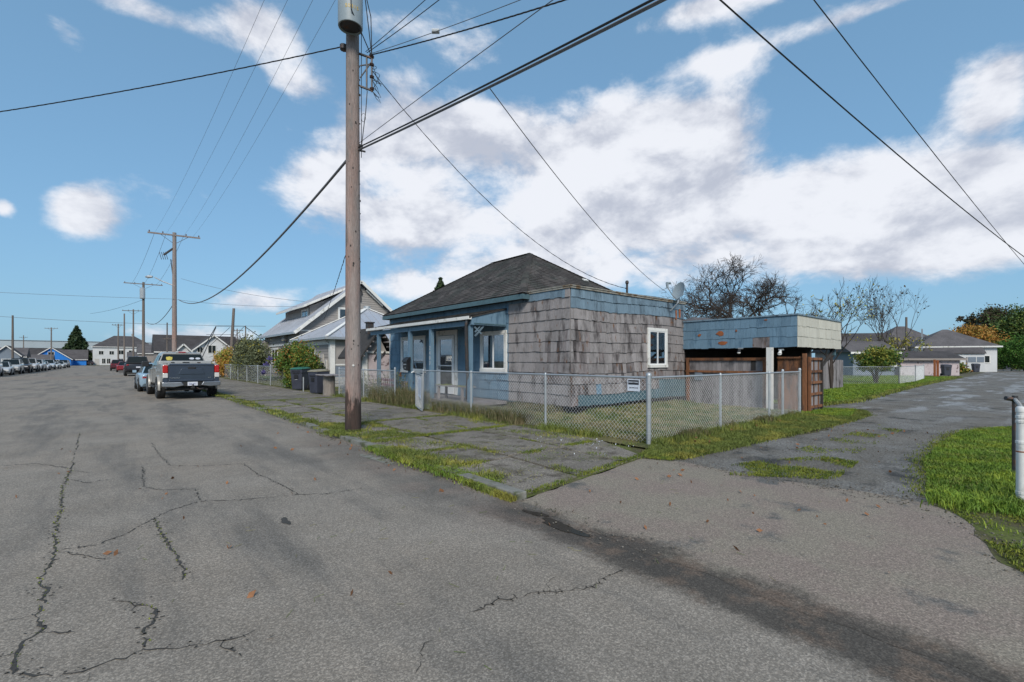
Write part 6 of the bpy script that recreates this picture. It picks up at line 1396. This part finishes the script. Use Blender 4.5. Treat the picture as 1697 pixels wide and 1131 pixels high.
gable_house('brown roofed low building behind the first parked cars', 30, 175, 26, 10, 3.2, 6.3, 'tanwall', yaw=R(0))
gable_house('pale blue shop with steep little gable at the far left edge', 14, 118, 4.6, 6, 2.7, 5.2, 'bluegrey', yaw=R(0), axis='y', wins=[(0,1.2,1.5,1.4)], name='shop')
gable_house('dark roofed bungalow behind the pale blue shop', 2, 130, 10, 8, 2.6, 5.2, 'tanwall', yaw=R(0))
gable_house('low dark roof with white fence beside the blue house', 52, 140, 9, 6, 1.7, 3.4, 'tanwall', yaw=R(0))
gable_house('long grey garage roof left of the cypress pair', 140, 178, 12, 7, 3.0, 5.6, 'farwhite', yaw=R(0), roofm='rooffar')
k = MB()
for i in range(24): k.b2((-29+i*.62,177.6,0),(-29+i*.62+.58,177.7,1.7))
k.build('white_fence', 'farwhite', label='white board fence at the far end of the street', cat='fence')
# roofs beyond the pickup
gable_house('cream gabled house with grey roof just right of the second pole', 349, 92, 7.8, 8, 2.8, 6.3, 'farwhite', yaw=R(0), axis='y', wins=[(-.3,3.7,1.2,1.4),(-2.2,3.6,.8,.9)])
gable_house('long grey-brown roofed house joined left of the cream gable', 325, 100, 14, 9, 3.3, 6.9, 'tanwall', yaw=R(0))
gable_house('small white gable between the second pole and the cream house', 302, 84, 3.2, 4, 2.3, 4.4, 'farwhite', yaw=R(0), axis='y')
gable_house('grey roofed house behind the leaning pole', 372, 105, 13, 8, 3.0, 5.6, 'tanwall', yaw=R(0))
gable_house('grey roofed house with little dormer right of the leaning pole', 410, 98, 12, 8, 3.1, 5.9, 'offwhite', yaw=R(0), wins=[(-2,1.6,1.3,1.2)])
gable_house('small white gable near the olive bush top', 432, 90, 4.5, 6, 2.6, 5.1, 'farwhite', yaw=R(0), axis='y')
gable_house('dark roof right of the white two-storey house', 272, 140, 12, 8, 3.6, 6.4, 'tanwall', yaw=R(0))
random.seed(9)
for i, (px, d, top, r_) in enumerate([(300,125,571,(5,4,2.5)),(395,120,572,(7,5,3)),(435,75,574,(3,3,2.4)),(30,190,578,(10,6,2.5)),(460,100,583,(4,4,3))]):
    crown_tree('garden_tree', ['round brown tree over the roofs right of the second pole','brown tree mass behind the leaning pole','small bare-topped tree near the grey gutter','low green tree over the brown roofs at far left','dark tree glimpsed behind the grey house'][i], px, d, top, r_, 1600, .28, 'leaf_brown' if i != 3 else 'leaf_bramble', k=26)
q = G(410, 62); bare_tree('bare_tree', 'thin leafless tree right of the leaning pole', (q.x,q.y,0), 5.2, 5, .06, .45, .2, seed=31, limbs=3)

# ------------------------------------------------------------------ vehicles
def wheel(parent, x, y, r, wd, side, z=None):
    z = r if z is None else z
    b = MB(); b.lathe((x, y, z), [(r*.55,-wd/2),(r*.93,-wd/2),(r,-wd*.35),(r,wd*.35),(r*.93,wd/2),(r*.55,wd/2)], 22, 'X'); ty = b.build('tyre', 'rubber', parent, smooth='auto')
    b = MB(); s = side; b.lathe((x+s*wd*.40, y, z), [(r*.05,s*.02),(r*.2,s*.02),(r*.5,-s*.02),(r*.58,s*.015),(r*.58,-s*.05),(r*.05,-s*.05)], 18, 'X')
    for i in range(5):
        a = 2*math.pi*i/5; b.beam((x+s*(wd*.40+.015), y, z), (x+s*(wd*.40+.015), y+math.cos(a)*r*.55, z+math.sin(a)*r*.55), .05, .03, Vector((1,0,0)))
    b.build('rim', 'rim', ty, smooth='auto')
PK = thing('pickup_truck', 'tan and slate pickup truck with toolbox parked at the kerb, seen from behind', 'pickup truck', (0,0,0)); ORG[PK.name] = (0,0,0)
W2 = .965       # half width; local +y is forward, rear bumper at y=0
def ring(y, zb, zs, zt, wb, ws, wt, r=.05): return [(-wb,y,zb),(-ws,y,zb+.12),(-ws,y,zs),(-wt,y,zt),(wt,y,zt),(ws,y,zs),(ws,y,zb+.12),(wb,y,zb)]
b = MB(); b.loft([ring(.12,.62,1.22,1.40,.86,W2,.93), ring(.5,.60,1.24,1.42,.88,W2,.93), ring(2.05,.58,1.24,1.41,.88,W2,.93), ring(2.12,.58,1.24,1.40,.88,W2,.92)]); bed = b.build('bed', 'tan', PK, smooth='auto', bevel=.02)
b = MB(); b.b2((-.80,.25,1.30),(.80,2.0,1.425)); b.build('bed_floor', 'under', PK)
b = MB(); b.loft([ring(2.18,.50,1.24,1.30,.86,W2,.90), ring(3.4,.48,1.22,1.28,.86,W2,.90), ring(4.35,.48,1.18,1.25,.86,W2,.88), ring(5.2,.50,1.12,1.20,.86,.95,.80), ring(5.62,.55,1.0,1.08,.80,.88,.70)]); b.build('cab_body', 'tan', PK, smooth='auto', bevel=.015)
b = MB(); b.loft([[(-.90,2.20,1.26),(.90,2.20,1.26),(.90,4.45,1.26),(-.90,4.45,1.26)],[(-.88,2.24,1.36),(.88,2.24,1.36),(.89,4.3,1.33),(-.89,4.3,1.33)],[(-.70,2.42,1.86),(.70,2.42,1.86),(.70,3.75,1.88),(-.70,3.75,1.88)],[(-.60,2.60,1.925),(.60,2.60,1.925),(.60,3.55,1.94),(-.60,3.55,1.94)]]); b.build('cab_roof', 'tan', PK, smooth='auto', bevel=.03)
def onq(p, q, r_, s_, off, inset=.0):     # a quad slightly proud of another
    P_ = [Vector(x) for x in (p, q, r_, s_)]; n_ = (P_[1]-P_[0]).cross(P_[3]-P_[0]).normalized(); c = sum(P_, Vector())/4
    return [x+(c-x)*inset+n_*off for x in P_]
b = MB(); g = onq((-.85,2.247,1.38),(.85,2.247,1.38),(.70,2.411,1.835),(-.70,2.411,1.835), .012, .03); b.prism(g, (0,-.004,0)); rw = b.build('rear_window', 'carglass', PK)
b = MB(); c = Vector((-.48,2.302,1.63)); b.lathe(c, [(.10,-.006),(.10,.0)], 12, 'Y'); b.box(c+Vector((.0,-.0,.03)), (.22,.008,.10)); b.build('yellow_sticker', 'yellow', rw)
for x in (.33,.56): b = MB(); b.prism([(x+.095*math.cos(t),2.305,1.645+.045*math.sin(t)) for t in np.linspace(0,5.8,12)], (0,-.008,0)); b.build('oval_sticker', 'paper', rw)
b = MB(); b.box((0,2.50,1.93),(.46,.10,.045)); b.build('cab_lamp_housing', 'clear', PK, bevel=.01); b = MB(); b.box((0,2.445,1.925),(.26,.02,.035)); b.build('brake_light', 'red', PK)
b = MB()
for s in (-1, 1):
    q = [(s*.90,2.35,1.34),(s*.90,3.2,1.33),(s*.74,3.1,1.78),(s*.745,2.55,1.78)]; b.poly(onq(*(q if s > 0 else q[::-1]), .012, .03)); q = [(s*.90,3.25,1.33),(s*.90,4.1,1.32),(s*.73,3.68,1.80),(s*.74,3.15,1.79)]; b.poly(onq(*(q if s > 0 else q[::-1]), .012, .03))
b.build('side_window', 'carglass', PK)
b = MB(); b.poly(onq((.86,4.28,1.35),(-.86,4.28,1.35),(-.70,3.77,1.85),(.70,3.77,1.85), .008, .04)); b.build('windscreen', 'carglass', PK)
# tailgate
b = MB(); b.b2((-.775,.03,.70),(.775,.115,1.43)); TG = b.build('tailgate', 'slate', PK, bevel=.025)
b = MB(); b.b2((-.76,.012,1.36),(.76,.06,1.415)); b.b2((-.76,.012,.72),(.76,.04,.80)); b.prism([(-.45,.012,1.0),(.45,.012,1.0),(.36,.012,1.24),(-.36,.012,1.24)], (0,.025,0)); b.build('tailgate_crease', 'slate', TG, bevel=.012)
b = MB(); b.b2((-.135,.0,1.215),(.135,.03,1.30)); b.build('handle', 'black', TG, bevel=.015); b = MB(); b.b2((-.09,-.006,1.235),(.09,.004,1.26)); b.build('handle_pull', 'steel', TG)
text_obj('lettering', 'TUNDRA', .085, 'chrome', (-.57,.009,.86), (R(90),0,0), TG, ext=.004); text_obj('badge', '4x4', .075, 'chrome', (.60,.009,.86), (R(90),0,0), TG, ext=.004)
for s in (-1, 1):
    b = MB(); b.b2((s*.785,.0,1.06),(s*.955,.16,1.37)); b.build('tail_light', 'red', PK, bevel=.03)
    b = MB(); b.b2((s*.785,.005,.87),(s*.95,.16,1.055)); b.build('reverse_light', 'clear', PK, bevel=.02)
    b = MB(); b.b2((s*.78,.04,.64),(s*.955,.16,.865)); b.build('corner_panel', 'slate', PK, bevel=.02)
    b = MB(); b.prism([(s*.98,-.10,.52),(s*.98,-.10,.70),(s*.36,-.16,.70),(s*.28,-.16,.56),(s*.60,-.14,.50)], (0,.16,0)); b.build('bumper', 'chrome', PK, bevel=.03)
b = MB(); b.b2((-.46,-.13,.54),(.46,-.02,.69)); b.build('bumper_centre', 'under', PK); b = MB(); b.b2((-.17,-.145,.55),(.17,-.134,.70)); PLT = b.build('number_plate', 'plate', PK); text_obj('plate_text', 'B28 4091', .062, 'platetext', (0,-.1465,.61), (R(90),0,0), PLT, ext=.0008)
b = MB(); b.b2((-.82,.1,.42),(.82,5.2,.60)); b.b2((-.5,.05,.36),(.5,.4,.46)); b.cyl((-.75,1.25,.42),(.75,1.25,.42),.08,10); b.lathe((0,1.25,.42),[(.02,-.2),(.17,-.06),(.17,.06),(.02,.2)],12,'X'); b.cyl((.5,.0,.38),(.5,1.0,.42),.045,8); b.b2((-.06,-.22,.44),(.06,.1,.51)); b.build('chassis', 'under', PK)
b = MB(); b.cyl((0,-.19,.51),(0,-.19,.56),.02,8); b.lathe((0,-.19,.585),[(.01,-.03),(.03,0),(.01,.03)],8); b.tube([(.15,-.05,.46),(.25,-.08,.40),(.38,-.05,.43)],.02,6); b.build('hitch', 'steel', PK)
# toolbox across the bed, arches, mirrors, wheels
b = MB(); b.b2((-.93,1.45,1.40),(.93,2.08,1.54)); TB = b.build('toolbox', 'alu', PK, bevel=.02)
for x in (-.46,.0,.46): b = MB(); b.b2((x-(.12 if x == 0 else .06),1.435,1.455),(x+(.12 if x == 0 else .06),1.455,1.495)); b.build('latch', 'black' if x == 0 else 'steel', TB)
for s in (-1, 1):
    for y in (1.25, 4.65):
        b = MB(); pr = []
        for t in np.linspace(-.25, math.pi+.25, 12): pr.append((math.cos(t)*.50, math.sin(t)*.50))
        v1 = [(s*.955, y+a, .47+c) for a, c in pr]; v2 = [(s*1.03, y+a*.93, .47+c*.93) for a, c in pr]; v3 = [(s*1.03, y+a*.86, .47+c*.86) for a, c in pr]; v4 = [(s*.9, y+a*.84, .47+c*.84) for a, c in pr]
        b.loft([v1, v2, v3, v4], cap=False, close=False); b.build('wheel_arch', 'tan', PK, smooth='auto')
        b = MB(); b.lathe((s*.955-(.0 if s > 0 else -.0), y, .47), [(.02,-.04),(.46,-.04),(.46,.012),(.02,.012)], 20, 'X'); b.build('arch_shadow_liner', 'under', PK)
        wheel(PK, s*.90, y, .42, .28, s)
    b = MB(); b.tube([(s*.90,4.0,1.32),(s*1.05,3.98,1.35)], .03, 6); b.build('mirror_arm', 'black', PK); b = MB(); b.box((s*1.16,3.96,1.40),(.26,.14,.24)); b.build('mirror', 'black', PK, bevel=.03)
    b = MB()
    for y in (2.55,3.45): b.b2((s*.968,y,1.10),(s*.99,y+.16,1.14))
    b.build('door_handle', 'tan', PK)
    b = MB(); b.b2((s*.966,3.18,.62),(s*.969,3.195,1.26)); b.b2((s*.966,2.3,.62),(s*.969,2.315,1.26)); b.b2((s*.966,4.2,.62),(s*.969,4.215,1.22)); b.build('door_gap', 'under', PK)
    b = MB(); b.b2((s*.90,2.2,.42),(s*1.02,4.0,.47)); b.build('side_step', 'black', PK)
PK.location = (2.36, 22.75, 0); PK.rotation_euler = (0,0,R(2.6))

def car(label, x, y, rz, col, kind='sedan', s=1.0, metal=.2):
    m = paint('paint_%d_%d_%d' % tuple(int(c*1000) for c in col), col, metal).name
    m = 'paint_%d_%d_%d' % tuple(int(c*1000) for c in col)
    t = thing('parked_car', label, {'sedan':'car','suv':'suv','pickup':'pickup truck'}[kind], (0,0,0)); ORG[t.name] = (0,0,0)
    hh = {'sedan':0,'suv':.22,'pickup':.30}[kind]; W = .90 if kind != 'pickup' else .98; L2 = 2.25 if kind != 'pickup' else 2.75
    def rg(y, zb, zs, zt, w): return [(-w*.93,y,zb),(-w,y,zb+.15),(-w,y,zs),(-w*.92,y,zt),(w*.92,y,zt),(w,y,zs),(w,y,zb+.15),(w*.93,y,zb)]
    bl = .92+hh
    b = MB(); b.loft([rg(-L2,.42+hh*.5,.78+hh*.6,.86+hh*.6,W*.85), rg(-L2+.15,.26+hh*.6,bl-.08,bl-.01,W*.97), rg(-1.2,.22+hh*.6,bl-.06,bl+.02,W), rg(.9,.22+hh*.6,bl-.10,bl-.02,W), rg(L2-.35,.24+hh*.6,bl-.22,bl-.14,W*.95), rg(L2-.05,.36+hh*.5,bl-.36,bl-.30,W*.80)]); b.build('body', m, t, smooth='auto', bevel=.02)
    zr = {'sedan':1.43,'suv':1.72,'pickup':1.85}[kind]
    if kind == 'sedan': gs = [(-1.75,bl-.02,.80),(-1.0,zr-.03,.60),(.15,zr,.60),(1.05,bl-.06,.80)]
    elif kind == 'suv': gs = [(-2.15,bl-.02,.84),(-1.85,zr-.05,.66),(.2,zr,.66),(1.0,bl-.06,.82)]
    else: gs = [(-.55,bl-.02,.86),(-.40,zr-.03,.70),(.7,zr,.70),(1.35,bl-.06,.86)]
    b = MB(); b.loft([[(-gs[0][2],gs[0][0],gs[0][1]),(gs[0][2],gs[0][0],gs[0][1]),(gs[3][2],gs[3][0],gs[3][1]),(-gs[3][2],gs[3][0],gs[3][1])],[(-gs[1][2],gs[1][0],gs[1][1]),(gs[1][2],gs[1][0],gs[1][1]),(gs[2][2],gs[2][0],gs[2][1]),(-gs[2][2],gs[2][0],gs[2][1])]]); b.build('cabin', m, t, smooth='auto', bevel=.03)
    (y0,z0,w0),(y1,z1,w1),(y2,z2,w2),(y3,z3,w3) = gs
    b = MB(); b.poly(onq((-w0,y0,z0),(w0,y0,z0),(w1,y1,z1),(-w1,y1,z1), .012, .09)); b.build('rear_window', 'carglass', t)
    b = MB(); b.poly(onq((w3,y3,z3),(-w3,y3,z3),(-w2,y2,z2),(w2,y2,z2), .012, .09)); b.build('windscreen', 'carglass', t)
    b = MB()
    for s_ in (-1, 1):
        ym = (y1+y2)/2
        for A, B, C_, D in (((w0,y0,z0),((w0+w3)/2,ym-.03,(z0+z3)/2),((w1+w2)/2,ym-.03,(z1+z2)/2),(w1,y1,z1)), (((w0+w3)/2,ym+.03,(z0+z3)/2),(w3,y3,z3),(w2,y2,z2),((w1+w2)/2,ym+.03,(z1+z2)/2))):
            q = [(s_*p[0],p[1],p[2]) for p in (A,B,C_,D)]; b.poly(onq(*(q if s_ > 0 else q[::-1]), .012, .10))
    b.build('side_windows', 'carglass', t)
    for s_ in (-1, 1):
        for yy in (-L2+.85, L2-.85):
            b = MB(); b.lathe((s_*(W-.03),yy,.33+hh*.3),[(.02,-.03),(.40+hh*.2,-.03),(.40+hh*.2,.036),(.02,.036)],16,'X'); b.build('arch', 'under', t); wheel(t, s_*(W-.08), yy, .33+hh*.25, .22, s_)
        b = MB(); b.b2((s_*W*.55,L2-.12,bl-.46),(s_*W*.86,L2-.02+.03,bl-.34)); b.build('headlight', 'clear', t, bevel=.015)
        b = MB(); b.b2((s_*W*.68,-L2-.0,bl-.26),(s_*W*.86,-L2+.12,bl-.14)); b.build('tail_light', 'red', t, bevel=.015)
        b = MB(); b.box((s_*(W+.06),.75,bl+.06),(.16,.10,.13)); b.build('mirror', m, t)
    b = MB(); b.b2((-W*.48,L2-.06,bl-.48),(W*.48,L2-.0,bl-.36)); b.b2((-W*.6,L2-.05,.42+hh*.4),(W*.6,L2+.015,.52+hh*.5)); b.build('grille', 'black', t)
    b = MB(); b.b2((-.16,-L2-.03,.62+hh*.5),(.16,-L2-.01,.74+hh*.5)); b.b2((-.16,L2+.02,.50+hh*.4),(.16,L2+.03,.60+hh*.4)); b.build('number_plate', 'plate', t)
    b = MB(); b.b2((-W*.85,-L2+.2,.2),(W*.85,L2-.3,.42+hh*.5)); b.build('underbody', 'under', t)
    if kind == 'pickup': b = MB(); b.b2((-W*.9,-L2+.15,bl-.05),(-W*.78,-.6,bl+.04)); b.b2((W*.78,-L2+.15,bl-.05),(W*.9,-.6,bl+.04)); b.b2((-W*.9,-L2+.03,bl-.05),(W*.9,-L2+.12,bl+.04)); b.build('bed_rail', 'black', t)
    t.location = (x, y, 0); t.rotation_euler = (0,0,rz); t.scale = (s,s,s); return t
PI = math.pi
car('pale blue hatchback parked directly in front of the tan pickup', 1.75, 31.5, R(1), (.30,.42,.52), 'sedan')
car('black pickup parked near the corner, rear toward the camera', 1.75, 63, 0, (.022,.022,.03), 'pickup', 1.08)
car('red sedan parked beyond the black pickup', 1.0, 84, 0, (.28,.03,.04), 'sedan')
car('dark maroon suv, farthest on the right side of the street', .3, 96, 0, (.10,.02,.03), 'suv')
W_c = (.62,.63,.64); row = [(-9.4,67,'suv',W_c,'white suv nearest in the left row, cut by the picture edge'),(-9.3,73,'sedan',(.55,.56,.56),'silver-white sedan second in the left row'),
 (-9.2,79,'suv',(.50,.50,.48),'tall pale grey suv third in the left row'),(-9.2,85.5,'pickup',(.03,.03,.035),'black pickup among the white cars in the left row'),(-9.1,92,'pickup',(.58,.58,.58),'white pickup behind the black pickup in the left row'),
 (-9.0,99,'suv',(.60,.61,.62),'white suv in the middle of the left row'),(-9.0,106.5,'sedan',W_c,'white sedan after the middle of the left row'),(-8.9,114,'suv',(.45,.5,.55),'bluish silver suv in the left row'),
 (-8.9,123,'sedan',(.60,.60,.60),'small white sedan third from the end of the left row'),(-8.8,133,'sedan',(.55,.57,.58),'light grey sedan second from the end of the left row'),(-8.8,144,'suv',(.25,.26,.28),'dark grey suv at the end of the left row')]
for x, y, kd, c, lb in row: car(lb, x, y, PI+R(random.uniform(-3,3)), c, kd)
car('silver van parked crosswise at the street end, left', *G(118,158)[:2], R(90), (.4,.42,.45), 'suv')
car('silver sedan parked crosswise at the street end, middle', *G(129,160)[:2], R(88), (.45,.47,.52), 'sedan')
car('dark red-tailed suv parked crosswise at the street end, right', *G(141,160)[:2], R(90), (.09,.06,.07), 'suv')
car('white car glimpsed over the orange bush', *G(388,62)[:2], R(70), (.6,.6,.62), 'suv')
